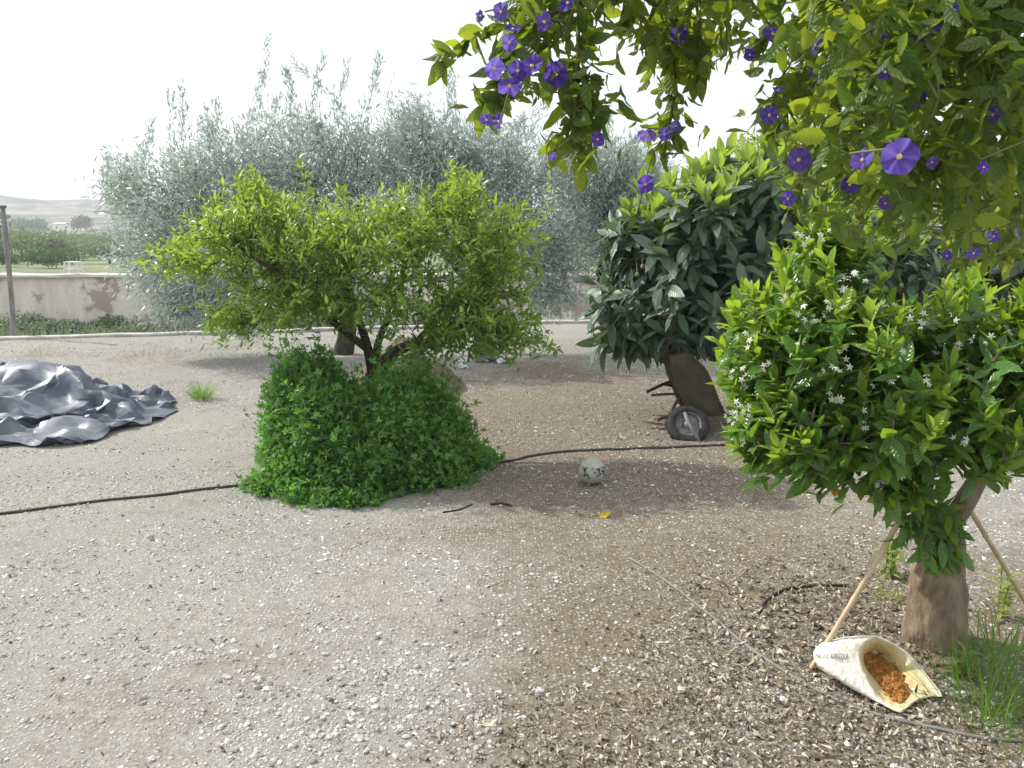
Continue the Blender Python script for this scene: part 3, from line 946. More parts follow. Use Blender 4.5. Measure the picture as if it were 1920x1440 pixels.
tips = sk.grow(tg, .16, .3, .35, .04)
tm.add(*sk.mesh(.003, .42, 4)).build('trunk', M['bark_grey'], t)
p = np.array(sk.p)
ax = nrm(sk.axes(tips) + A([0, 0, .5]) + rng.normal(0, .4, tg.shape))
pos, d, up = sprays(p[tips], ax, 12, .2, 1.1, .4, .05, .5, .3)
leaves('crown', small_tpl, pos, d, up, .7, 1.2, M['light_leaf'], t)

# orange tree on the right
QY = 3.2
or_tpl = [leaf_tpl(.078, .034, 5, 4, .3, .12, .03, .9, .03, .0), leaf_tpl(.07, .03, 5, 4, .2, .35, .05, .9, .03), leaf_tpl(.09, .038, 5, 4, .3, -.05, .02, .9, .03)]
or_young = [leaf_tpl(.07, .026, 4, 2, .35, .1, .03, .9, .03), leaf_tpl(.06, .024, 4, 2, .3, .3, .03, .9, .03)]
base = G(1752, 1205)
QY = base[1]
t = thing('orange_tree', 'orange tree in white blossom with a swollen tan trunk, beside the open sack', 'tree', base)
fk = P(1765, 985, QY)
trunk = smooth_path([base - A([0, 0, .06]), P(1755, 1180, QY), P(1757, 1120, QY), P(1762, 1050, QY), fk], 22)
tr = np.interp(np.linspace(0, 1, 22), [0, .12, .3, .5, .75, 1], [.122, .117, .113, .108, .086, .075])
tm = Mesher().add(*loft(trunk, tr, 34, .09, 2))
limbs = [([fk - A([0, 0, .05]), P(1722, 930, QY), P(1680, 860, QY - .02), P(1620, 760, QY + .02), P(1560, 640, QY)], .052, .015),
         ([fk - A([0, 0, .04]), P(1815, 930, QY + .03), P(1848, 870, QY + .05), P(1880, 780, QY + .1), P(1900, 660, QY + .1)], .048, .016),
         ([P(1722, 930, QY), P(1740, 830, QY + .1), P(1720, 720, QY + .2), P(1690, 600, QY + .2)], .036, .012),
         ([P(1680, 860, QY - .02), P(1580, 840, QY - .2), P(1500, 800, QY - .25)], .024, .009), ([P(1848, 870, QY + .05), P(1900, 850, QY - .2), P(1990, 800, QY - .3)], .028, .01)]
seeds = []
for pts, r0, r1 in limbs:
    lp = smooth_path(pts, 14)
    tm.add(*loft(lp, np.linspace(r0, r1, 14), 10, .08, 4))
    seeds.append((lp[2:], r0 * .5, r1))
lob = [(P(1440, 720, QY), A([.16, .3, .2]), 1.0, .4), (P(1450, 600, QY), A([.14, .28, .12]), .7, .4), (P(1560, 560, QY + .1), A([.2, .3, .22]), 1.0, .4), (P(1560, 450, QY + .15), A([.12, .2, .14]), .5, .45),
       (P(1600, 700, QY - .05), A([.3, .4, .25]), 1.3, .4), (P(1470, 812, QY - .05), A([.18, .3, .15]), .9, .4), (P(1630, 800, QY - .1), A([.3, .35, .16]), 1.0, .4), (P(1760, 700, QY), A([.3, .4, .25]), 1.2, .4), (P(1880, 640, QY), A([.25, .4, .25]), 1.2, .4),
       (P(1790, 810, QY - .15), A([.25, .3, .14]), .7, .45), (P(1950, 760, QY), A([.25, .4, .3]), 1.2, .4), (P(2060, 660, QY), A([.3, .4, .35]), 1.2, .4), (P(1690, 900, QY - .12), A([.12, .15, .08]), .3, .5), (P(1515, 875, QY), A([.12, .16, .07]), .25, .5)]
tg = lobe_points(lob, 800)
tg += rng.normal(0, .025, tg.shape)
sk = Skel(seeds)
tips = sk.grow(tg, .06, .35, .35, .04)
tm.add(*sk.mesh(.0022, .42, 5))
p = np.array(sk.p)
ext = rng.random(len(tg)) < .24
e_ax = nrm(nrm(tg[ext] - P(1720, 800, QY)) * .7 + A([0, 0, .8]) + rng.normal(0, .25, tg[ext].shape))
e_tip = p[tips][ext] + e_ax * (.05 + .07 * rng.random((ext.sum(), 1)))
tm.add(*tubes(p[tips][ext], e_tip, np.full(ext.sum(), .0022), np.full(ext.sum(), .0014), 5))
tm.build('trunk', M['bark_tan'], t)
ax = nrm(sk.axes(tips) * .5 + nrm(tg - P(1720, 800, QY)) * .4 + A([0, 0, .5]) + rng.normal(0, .25, tg.shape))
top_y = rng.random(len(tg)) < np.clip((tg[:, 2] - .95) * 1.6 + .3, .12, .9)
pos, d, up = sprays(p[tips], ax, 8, .14, 1.3, .45, .1, .6, .3)
P_, D_, U_ = [pos], [d], [up]
# leaf sprouts low on the trunk
sp = [P(x, y, QY - .1) for x, y in [(1745, 1010), (1760, 1040), (1720, 1000), (1705, 985), (1785, 1000), (1770, 960), (1740, 960), (1750, 1060), (1780, 1055), (1800, 1030), (1690, 1010), (1735, 1035), (1765, 1010), (1790, 970), (1715, 955)]]
pos, d, up = sprays(A(sp), nrm(A([[x - 1755, -50, -60] for x in (1700, 1760, 1690, 1680, 1800, 1770, 1730, 1740, 1790, 1810, 1680, 1735, 1765, 1800, 1700)]).astype(float)), 7, .07, 1.3, .5, .35, .5, .3)
P_.append(pos); D_.append(d); U_.append(up)
leaves('crown', or_tpl, np.concatenate(P_), np.concatenate(D_), np.concatenate(U_), .8, 1.4, M['orange_leaf'], t)
pos, d, up = sprays(p[tips][top_y] + ax[top_y] * .02, nrm(ax[top_y] + A([0, 0, .7])), 8, .09, 1.1, .3, 0, .4, .2)
p2, d2, u2 = sprays(e_tip, e_ax, 9, .11, 1.1, .3, 0, .4, .2)
leaves('young_leaves', or_young, np.concatenate([pos, p2]), np.concatenate([d, d2]), np.concatenate([up, u2]), .65, 1.4, M['orange_young'], t)

def star_flower(r, petals=5):
    v, l, tt, uv = leaf_tpl(r, r * .45, 2, 2, .15, .35, 0, .8, .25)
    V, L_, T_, n_ = [], [], [], 0
    for k in range(petals):
        a_ = k * 2 * math.pi / petals
        Rz = np.array([[math.cos(a_), -math.sin(a_), 0], [math.sin(a_), math.cos(a_), 0], [0, 0, 1]])
        V.append(v @ Rz.T)
        L_.append(l + n_)
        T_.append(tt)
        n_ += len(v)
    return np.concatenate(V), np.concatenate(L_), np.concatenate(T_), np.zeros((n_, 2))

star = star_flower(.0135)
blo = [(1575, 525), (1590, 540), (1605, 522), (1632, 575), (1585, 660), (1620, 665), (1505, 580), (1490, 650), (1420, 620), (1405, 640), (1395, 690), (1430, 680), (1390, 720), (1560, 740), (1575, 690), (1545, 450), (1500, 450), (1665, 570), (1720, 600), (1745, 605), (1800, 650), (1810, 680), (1840, 700), (1850, 640), (1805, 830), (1665, 895), (1655, 915), (1680, 890), (1380, 770), (1400, 830), (1365, 790), (1570, 760), (1650, 720), (1740, 700), (1475, 560), (1780, 590), (1890, 620), (1620, 790), (1460, 640), (1545, 600), (1690, 660), (1770, 655), (1400, 770), (1560, 580)]
crown_pts = np.concatenate(P_)
for k, (x, y) in enumerate(blo):
    # sit on the outermost twig in that direction
    c = P(x, y, QY - .2)
    ray = nrm(c - A([0, 0, EYE]))
    rel = tg - A([0, 0, EYE])
    al = rel @ ray
    off = np.linalg.norm(rel - al[:, None] * ray, axis=1)
    near = np.argsort(off)[:6]
    c = A([0, 0, EYE]) + ray * (al[near].min() - .06)
    m_ = rng.integers(3, 7)
    q = c + rng.normal(0, .017, (m_, 3))
    dd = nrm(rng.normal(size=(m_, 3)) * .7 + A([-.2, -.8, .5]))
    V, (l, tt), uv, n_ = scatter(star, q, frames(nrm(np.cross(dd, rng.normal(size=(m_, 3)))), dd), .7 + .4 * rng.random(m_))
    mk('blossom', V, (l, tt), M['blossom'], t, True, var=np.full(len(V), .5))
M['orange_skin'] = surf('orange_skin', (0.75, 0.16, 0.02), (0.8, 0.25, 0.03), 60, 0.45, 0.4, bump=.002)
for x, y, Y_, r_ in [(1762, 783, QY - .06, .024), (1566, 922, QY - .02, .016)]:
    V, F = sphere(r_, 14, 10)
    mk('orange_fruit', V + P(x, y, Y_), F, M['orange_skin'], t)

# ------------------------------------------------------------------ purple-flowered shrub overhead
vb = A([2.05, 1.55, -.03])
t = thing('flowering_shrub', 'tall shrub with purple flowers hanging over the yard, its left branches thin', 'shrub', vb)
vt = [leaf_tpl(.062, .027, 5, 4, .2, .25, .06, .85, .02), leaf_tpl(.05, .021, 5, 4, .15, .45, .1, .85, .02), leaf_tpl(.072, .03, 5, 4, .25, .1, .05, .85, .02), leaf_tpl(.042, .018, 4, 2, .3, .2, .05, .85, .02)]
trunk = smooth_path([vb, A([2.0, 1.5, .8]), A([1.85, 1.5, 1.7]), A([1.6, 1.5, 2.35])], 20)
tm = Mesher().add(*loft(trunk, np.linspace(.05, .03, 20), 10, .1, 3))
limbs = [([trunk[-1], A([1.2, 1.45, 2.62]), A([.7, 1.5, 2.62]), A([.2, 1.55, 2.45]), P(1085, 20, 1.55)], .022, .004), ([trunk[14], A([1.4, 1.7, 2.2]), A([1.0, 1.8, 2.25])], .018, .006), ([trunk[-2], A([1.1, 1.2, 2.3]), A([.7, 1.2, 2.25])], .018, .006),
         ([A([1.2, 1.45, 2.62]), A([.9, 2.0, 2.75]), A([.4, 2.1, 2.6])], .015, .005), ([trunk[10], A([1.5, 1.4, 1.6]), A([1.2, 1.45, 1.75])], .014, .005)]
seeds = []
for pts, r0, r1 in limbs:
    lp = smooth_path(pts, 22)
    tm.add(*loft(lp, np.linspace(r0, r1, 22), 7, .06, 4))
    seeds.append((lp, r0 * .5, r1))
hang = [[(1085, 20, 1.55), (1083, 110, 1.52), (1080, 180, 1.5), (1075, 240, 1.5), (1085, 305, 1.5)], [(1270, 30, 1.8), (1265, 110, 1.78), (1262, 200, 1.76), (1245, 290, 1.75)], [(1085, 20, 1.55), (1000, 40, 1.6), (955, 120, 1.6), (945, 170, 1.6)],
        [(1000, 40, 1.6), (905, 55, 1.62), (860, 90, 1.64), (815, 130, 1.66)], [(1545, 60, 1.9), (1500, 150, 1.9), (1470, 215, 1.9), (1440, 270, 1.9)], [(955, 120, 1.6), (925, 190, 1.6), (900, 205, 1.62)]]
vine_lobes = [  # px box and distance range, number of twigs
    (1500, 1960, -120, 180, 1.2, 2.1, 215), (1540, 1960, 120, 330, 1.2, 2.0, 130), (1600, 1960, 300, 450, 1.25, 2.0, 60), (1100, 1520, -120, 50, 1.5, 2.1, 52), (930, 1110, -100, 60, 1.45, 1.75, 27),
    (920, 1060, 50, 110, 1.5, 1.65, 16), (1030, 1130, 140, 290, 1.45, 1.55, 16), (930, 1010, 130, 200, 1.55, 1.65, 8), (1130, 1230, 40, 100, 1.6, 1.9, 14), (1215, 1320, 60, 190, 1.7, 1.9, 18), (1420, 1560, 60, 230, 1.7, 2.1, 20), (1470, 1620, 200, 400, 1.7, 2.1, 22), (1340, 1440, 60, 120, 1.8, 2.0, 6), (1220, 1300, 190, 290, 1.72, 1.8, 6), (1740, 1900, 420, 500, 1.6, 2.0, 16), (1480, 2000, -850, -120, 1.3, 2.3, 480), (1650, 2300, -700, 150, 1.3, 2.1, 340)]  # last two boxes: mostly unseen overhead twigs, added to shade the right side
tgl = []
for x0, x1, y0, y1, Y0, Y1, n_ in vine_lobes:
    for _ in range(n_):
        tgl.append(P(x0 + (x1 - x0) * rng.random(), y0 + (y1 - y0) * rng.random(), Y0 + (Y1 - Y0) * rng.random()))
sk = Skel(seeds)
for h in hang:
    q = smooth_path([P(*c) for c in h], 16)
    sk.grow(q[::3], .05, .15, .15, .01, order=range(len(q[::3])))
fl = [(940, 22, 32), (962, 55, 30), (903, 30, 22), (955, 80, 30), (925, 128, 42), (955, 158, 46), (998, 125, 46), (1042, 138, 44), (972, 132, 40), (912, 226, 30), (936, 228, 32), (1065, 6, 40), (1023, 42, 38), (1120, 262, 30), (1036, 293, 16), (1272, 66, 34), (1214, 250, 34), (1246, 252, 26), (1268, 236, 24), (1209, 346, 34), (1450, 62, 36), (1406, 103, 22), (1528, 84, 30), (1460, 170, 22), (1443, 216, 32), (1530, 135, 26), (1647, 60, 34), (1739, 56, 44), (1812, 56, 50), (1912, 104, 52), (1653, 217, 36), (1617, 301, 40), (1685, 293, 64), (1477, 373, 30), (1497, 300, 46), (1593, 346, 36), (1747, 304, 22), (1660, 382, 26), (1862, 186, 44), (1860, 215, 34), (1768, 172, 34), (1660, 135, 30), (1822, 347, 30), (1846, 313, 24), (1884, 376, 26), (1825, 474, 26), (1862, 444, 22), (1783, 14, 30), (1718, 196, 26), (1560, 152, 26), (1590, 150, 24), (1905, 440, 22), (1775, 480, 20), (1725, 180, 22)]
fpos = []
for x, y, s in fl:
    Y_ = {64: 1.2}.get(s, 1.28 + .5 * rng.random() if x > 1600 else (1.5 if x < 1150 else 1.75))
    fpos.append((P(x, y, Y_ - (.06 if x < 1400 else .16)), (s * .92 if x < 1150 else s * .92) * Y_ / FPX))
tga = np.array(tgl)
tips = sk.grow(tga, .06, .3, .3, .06)
ftips = sk.grow(A([q[0] + A([.005, .02, .012]) for q in fpos]), .035, .15, .6, .13)
tm.build('trunk', M['bark_grey'], t)
V, F = sk.mesh(.0015, .38, 5)
mk('stems', V, F, M['twig_green'], t)
p = np.array(sk.p)
ax = nrm(sk.axes(tips) * .5 + A([-.15, -.1, -.35]) + rng.normal(0, .35, tga.shape))
pos, d, up = sprays(p[tips], ax, 8, .14, 1.25, .45, .25, .3, .4)
hp = []
for h in hang:
    q = smooth_path([P(*c) for c in h], 22)
    hp.append(sprays(q[4:], nrm(np.gradient(q, axis=0))[4:], 2, .03, 1.2, .9, .3, .4, .4))
pos = np.concatenate([pos] + [h[0] for h in hp])
d = np.concatenate([d] + [h[1] for h in hp])
up = np.concatenate([up] + [h[2] for h in hp])
leaves('foliage', vt, pos, d, up, .5, 1.05, M['vine_leaf'], t)

def disc_flower(r):
    nr, na = 4, 40
    V, F = [], []
    a_ = np.arange(na) * 2 * np.pi / na
    for i in range(nr + 1):
        f = .12 + .88 * i / nr
        rr = r * f * (1 - .09 * f ** 2 * (0.5 + .5 * np.cos(a_ * 5 + np.pi)) ** 2)
        z = r * (.30 * f ** 1.5 - .14 * f ** 3 + .07 * f * np.cos(a_ * 5) + .025 * f * f * np.cos(a_ * 10 + 1) + .05 * f * f * np.sin(a_ * 3) + .04 * f * f * np.sin(a_ * 8 + 2 * f) + .03 * f * rng.normal(size=na))
        V.append(np.stack([rr * np.cos(a_), rr * np.sin(a_), z], -1))
    V = np.concatenate(V)
    for i in range(nr):
        for k in range(na):
            F.append((i * na + k, (i + 1) * na + k, (i + 1) * na + (k + 1) % na, i * na + (k + 1) % na))
    cV, cF = sphere(r * .17, 10, 6, (1, 1, .7))
    return V, F, cV + A([0, 0, r * .06]), cF

fV, fF, cV, cF = disc_flower(.5)
fme = cme = None
for k, (q, s) in enumerate(fpos):
    big = s > .045
    face = nrm(A([-.15, -1, -.05]) + rng.normal(0, .12 if big else .45, 3))
    v = .05 + .9 * rng.random() if not big else 0
    if fme is None:
        fo = mk('flower', fV, fF, M['purple'], t, var=np.clip(.5 + .5 * np.cos(np.arctan2(fV[:, 1], fV[:, 0]) * 5), 0, 1))
        cme = mk('stamen', cV, cF, M['yellow'], fo).data
        fme = fo.data
        co = fo.children[0]
        co.matrix_parent_inverse = Matrix()
    else:
        fo = bpy.data.objects.new('flower', fme)
        sc.collection.objects.link(fo)
        fo.parent = t
        fo.matrix_parent_inverse = world_inv(t)
        co = bpy.data.objects.new('stamen', cme)
        sc.collection.objects.link(co)
        co.parent = fo
    fo.location = Vector(q)
    fo.rotation_euler = Vector(face).to_track_quat('Z', 'Y').to_euler()
    fo.rotation_euler.rotate_axis('Z', rng.random() * 6)
    fo.scale = (s * (1 if big else .85 + .3 * rng.random()), s, s * (1 + rng.random()))

# ------------------------------------------------------------------ far things: grove, house, post
def tuft_tree(name, label, cat, w, h, nleaf, lsize, mat, group=None, trunk=True, seed=0):
    t = thing(name, label, cat, (0, 0, 0), group)
    lobes = []
    for _ in range(7):
        a_ = rng.random() * 6.28
        lobes.append((A([math.cos(a_) * w * .28, math.sin(a_) * w * .28, h * (.45 + .25 * rng.random())]), A([w * .3, w * .3, h * .28]), 1, .45))
    q = lobe_points(lobes, nleaf)
    q[:, 2] = np.maximum(q[:, 2], .05)
    d = nrm(rng.normal(size=q.shape) + A([0, 0, .3]))
    tp = [leaf_tpl(lsize, lsize * .5, 2, 2, .2, .2, 0, .8, .1)]
    leaves('crown', tp, q, d, rng.normal(size=q.shape), .6, 1.3, mat, t)
    if trunk:
        pth = smooth_path([A([0, 0, -.3]), A([.05, 0, h * .2]), A([0, .05, h * .5])], 6)
        V, F = loft(pth, np.linspace(.13, .07, 6), 8, .1)
        mk('trunk', V, F, M['bark_grey'], t)
    return t

def copy_thing(o, loc, rz, s, label=None):
    c = o.copy()
    sc.collection.objects.link(c)
    for ch in list(o.children):
        k = ch.copy()
        sc.collection.objects.link(k)
        k.parent = c
        k.matrix_parent_inverse = ch.matrix_parent_inverse
    c.location = Vector([float(v) for v in loc])
    c.rotation_euler = (0, 0, rz)
    c.scale = (s, s, s)
    if label:
        c['label'] = label
    return c

GL = 'small grey-green tree in the grove on the far slope'
proto = [tuft_tree('grove_tree', GL, 'tree', 4.6, 3.0, 1000, .34, M['far_leaf'], 'trees of the far grove') for _ in range(2)]
used = [False, False]
spots = []
for row_y in (62, 74, 88, 104, 124, 148, 176, 210, 250, 290):
    for px in np.arange(-170, 240, 4.3 * FPX / row_y * (1.25 if row_y < 150 else 1.5)):
        y = row_y + rng.normal(0, 2.5)
        x = (px + rng.normal(0, 10) - 960) / FPX * y
        if not (y > 170 and 60 < px < 195):
            spots.append((x, y))
for i, (x, y) in enumerate(spots):
    k = i % 2
    o = proto[k]
    if not used[k]:
        used[k] = True
    else:
        o = copy_thing(proto[k], (0, 0, 0), 0, 1)
    o.location = (x, y, float(land_z(A(x), A(y))) - .1)
    o.rotation_euler = (0, 0, rng.random() * 6)
    s = .75 + .5 * rng.random()
    o.scale = (s, s, s * .9)
for k, (px, y, w, h, lab) in enumerate([(72, 47, 2.0, 1.3, 'round green bush above the stained wall, left of the pale table'), (122, 46, 2.4, 1.3, 'wide green bush just behind the pale table on the wall'), (10, 50, 2.0, 1.2, 'green bush above the stained wall, beside the leaning post'), (-60, 48, 2.2, 1.3, 'green bush above the wall at the picture edge')]):
    b = tuft_tree('green_bush', lab, 'bush', w, h, 1100, .16, M['far_dark'], trunk=False)
    x = (px - 960) / FPX * y
    b.location = (x, y, float(land_z(A(x), A(y))) - .15)
b = tuft_tree('dark_tree', 'dark tree far behind the top of the leaning post', 'tree', 2.7, 4.8, 1500, .3, M['far_dark'])
x, y = (6 - 960) / FPX * 62, 62
b.location = (x, y, float(land_z(A(x), A(y))) - .2)
for k, (px, y, w, h, lab) in enumerate([(55, 300, 16, 5, 'dark clump of trees left of the white farmhouse'), (70, 310, 12, 5.5, 'dark round tree beside the farmhouse lane'), (165, 320, 8, 8, 'grey-green tree just right of the white farmhouse')]):
    b = tuft_tree('hill_tree', lab, 'tree', w, h, 700, 1.2, M['far_dark'])
    x = (px - 960) / FPX * y
    b.location = (x, y, float(land_z(A(x), A(y))) - .3)

# weeds at the foot of the wall
weed_tpl = [leaf_tpl(.16, .05, 2, 2, .2, .3, 0, .8, .1)]
for k, (px, y, w, h, mt, lab) in enumerate([(20, 22, 1.9, 1.0, 'far_leaf', 'dark green shrub at the foot of the leaning post'), (78, 24, 1.4, .7, 'far_leaf', 'grey shrub below the left stains of the far wall'), (112, 25, 1.2, .8, 'far_leaf', 'grey shrub below the dark stain of the far wall'), (160, 25, 1.3, .65, 'far_leaf', 'low grey shrub right of the dark stain of the far wall'), (200, 24, 1.0, .9, 'far_dark', 'green shrub under the olive branches at the far wall'), (235, 22, 1.8, .8, 'far_leaf', 'low shrub behind the hanging olive twigs')]):
    b = tuft_tree('wall_shrub', lab, 'shrub', w, h, 700, .13, M[mt], trunk=False)
    y = 26.2 + .5 * rng.random()
    b.location = ((px - 960) / FPX * y, y, WB - .3)
n = 26000
wxp = rng.uniform(-24, 14, n)
wyp = 27.5 - 9 * rng.random(n) ** 1.6
q = np.stack([wxp, wyp, np.interp(wyp, prof_y, prof_z) + .0 + 0 * wxp], -1)
q = q[vn(wxp * .7, wyp * .7, 6) > .35]
d = nrm(rng.normal(0, .4, q.shape) + A([0, 0, 1.]))
w = leaves('weeds', [leaf_tpl(.34, .05, 3, 2, .2, .3, 0, .8, .1)], q - A([0, 0, .05]), d, rng.normal(size=q.shape), .4, 1.3, M['far_leaf'], None)
w['kind'] = 'stuff'

# farmhouse
M['white_wall'] = surf('white_wall', (0.72, 0.70, 0.66), (0.8, 0.79, 0.76), 1, 0.9, 0.1, bump=0)
M['roof'] = surf('roof', (0.45, 0.36, 0.3), (0.55, 0.47, 0.4), 1, 0.9, 0.1, bump=0)
M['window_dark'] = surf('window_dark', (0.05, 0.055, 0.06), None, 1, 0.3, 0.5, bump=0)
HY = 330
hx = (131 - 960) / FPX * HY
hz = float(land_z(A(hx), A(HY + 3.))) - .3
ft = thing('farmhouse', 'small white two-storey farmhouse on the far slope', 'house', (hx, HY, hz))
fm = Mesher().box((hx, HY + 3, hz + 2.1), (7.4, 6, 4.6)).box((hx + .2, HY - .4, hz + .95), (8.2, .8, 2.1))
fm.build('wall', M['white_wall'], ft, smooth=False)
V = A([[-3.9, -3.3, 0], [3.9, -3.3, 0], [3.9, 3.3, 0], [-3.9, 3.3, 0], [-3.9, 0, 1.0], [3.9, 0, 1.0], [-3.9, -3.3, .15], [3.9, -3.3, .15], [3.9, 3.3, .15], [-3.9, 3.3, .15]]) + A([hx, HY + 3, hz + 4.42])
mk('roof', V, [(0, 3, 2, 1), (0, 1, 7, 6), (2, 3, 9, 8), (6, 7, 5, 4), (8, 9, 4, 5), (0, 6, 4, 9, 3), (1, 2, 8, 5, 7)], M['roof'], ft, smooth=False)
for dx, dz, w_, h_, yy_ in [(-1.6, .95, .8, 1.1, -.82), (1.5, .95, .8, 1.1, -.82), (-2, 3.2, .7, .8, -.02), (1.9, 3.2, .7, .8, -.02)]:
    Mesher().box((hx + dx, HY + yy_, hz + dz), (w_, .1, h_)).build('window', M['window_dark'], ft, smooth=False)
Mesher().box((hx, HY - .85, hz + .6), (.9, .1, 1.9)).build('door', M['window_dark'], ft, smooth=False)
yw = HY - 5
lw = Mesher()
for i in range(16):
    x = (68 - 960) / FPX * yw + i * 1.55
    z = float(land_z(A(x), A(float(yw))))
    lw.box((x, yw, z + .3), (1.56, .3, 1.5))
tag(lw.build('garden_wall', M['white_wall'], None, smooth=False), 'low white wall running past the far farmhouse', 'wall')

# pale table on the far wall
M['pale_paint'] = surf('pale_paint', (0.6, 0.62, 0.62), (0.7, 0.72, 0.72), 3, 0.6, 0.3, bump=0)
c = P(139, 516, WALL_Y - .1)
tt_ = thing('table', 'small pale table standing on top of the far stained wall', 'table', (c[0], WALL_Y - .1, WT + .07))
z0 = WT + .075
Mesher().box((c[0], WALL_Y - .1, z0 + .4), (.46, .42, .035)).build('tabletop', M['pale_paint'], tt_, smooth=False)
Mesher().box((c[0], WALL_Y - .1, z0 + .17), (.36, .34, .03)).build('shelf', M['pale_paint'], tt_, smooth=False)
for sx in (-1, 1):
    for sy in (-1, 1):
        a0 = A([[c[0] + sx * .25, WALL_Y - .1 + sy * .17, z0]])
        V, F = tubes(a0, a0 + A([[-sx * .06, 0, .39]]), A([.022]), A([.02]), 6)
        mk('leg', V, F, M['pale_paint'], tt_)

# leaning post
M['grey_wood'] = surf('grey_wood', (0.17, 0.16, 0.15), (0.27, 0.26, 0.24), 12, 0.9, 0.2, bump=.01, stretch=(2, 2, .3))
a0, a1 = P(28, 645, 12.55), P(5, 388, 12.7)
a0[2] = -.1
pt = thing('leaning_post', 'thin grey wooden post leaning left beside the yard kerb', 'post', a0)
V, F = loft(smooth_path([a0, (a0 + a1) / 2 + A([.01, 0, 0]), a1], 14), np.linspace(.042, .034, 14), 10, .08)
mk('pole', V, F, M['grey_wood'], pt)
V, F = loft(smooth_path([a1 - A([0, 0, .01]), a1 + A([0, 0, .025])], 3), .055, 10)
mk('cap', V, F, M['grey_wood'], pt)

# ------------------------------------------------------------------ things in the yard
# crumpled tarpaulin
M['tarp'] = None
m, nt, out = mat_new('tarp')
n1 = noise_tex(nt, 3, 5, 0.6)
tc = N(nt, 'ShaderNodeTexCoord')
nw = N(nt, 'ShaderNodeTexNoise')
nw.inputs['Scale'].default_value = 2.5
nt.links.new(tc.outputs['Object'], nw.inputs['Vector'])
wv = N(nt, 'ShaderNodeVectorMath', operation='MULTIPLY_ADD')
wv.inputs[1].default_value = (.35, .35, .35)
nt.links.new(nw.outputs['Color'], wv.inputs[0])
nt.links.new(tc.outputs['Object'], wv.inputs[2])
hs = []
for sc_ in (2.4, 6.0):
    v1 = N(nt, 'ShaderNodeTexVoronoi')
    v1.inputs['Scale'].default_value = sc_
    nt.links.new(wv.outputs[0], v1.inputs['Vector'])
    hs.append(v1.outputs['Distance'])
n2 = maths(nt, 'ADD', hs[0], maths(nt, 'MULTIPLY', hs[1], .35))
n3 = noise_tex(nt, 5, 5, .6)
c = mixc(nt, ramp(nt, n1, .3, .7), (0.058, 0.075, 0.112), (0.10, 0.118, 0.155))
c = mixc(nt, maths(nt, 'MULTIPLY', ramp(nt, n3, .5, .7), .5), c, (0.24, 0.235, 0.23))
p = principled(nt, c, 0.5, 0.5, bump=n2, bump_d=.05, bump_s=.5)
nt.links.new(p.outputs[0], out.inputs[0])
M['tarp'] = m
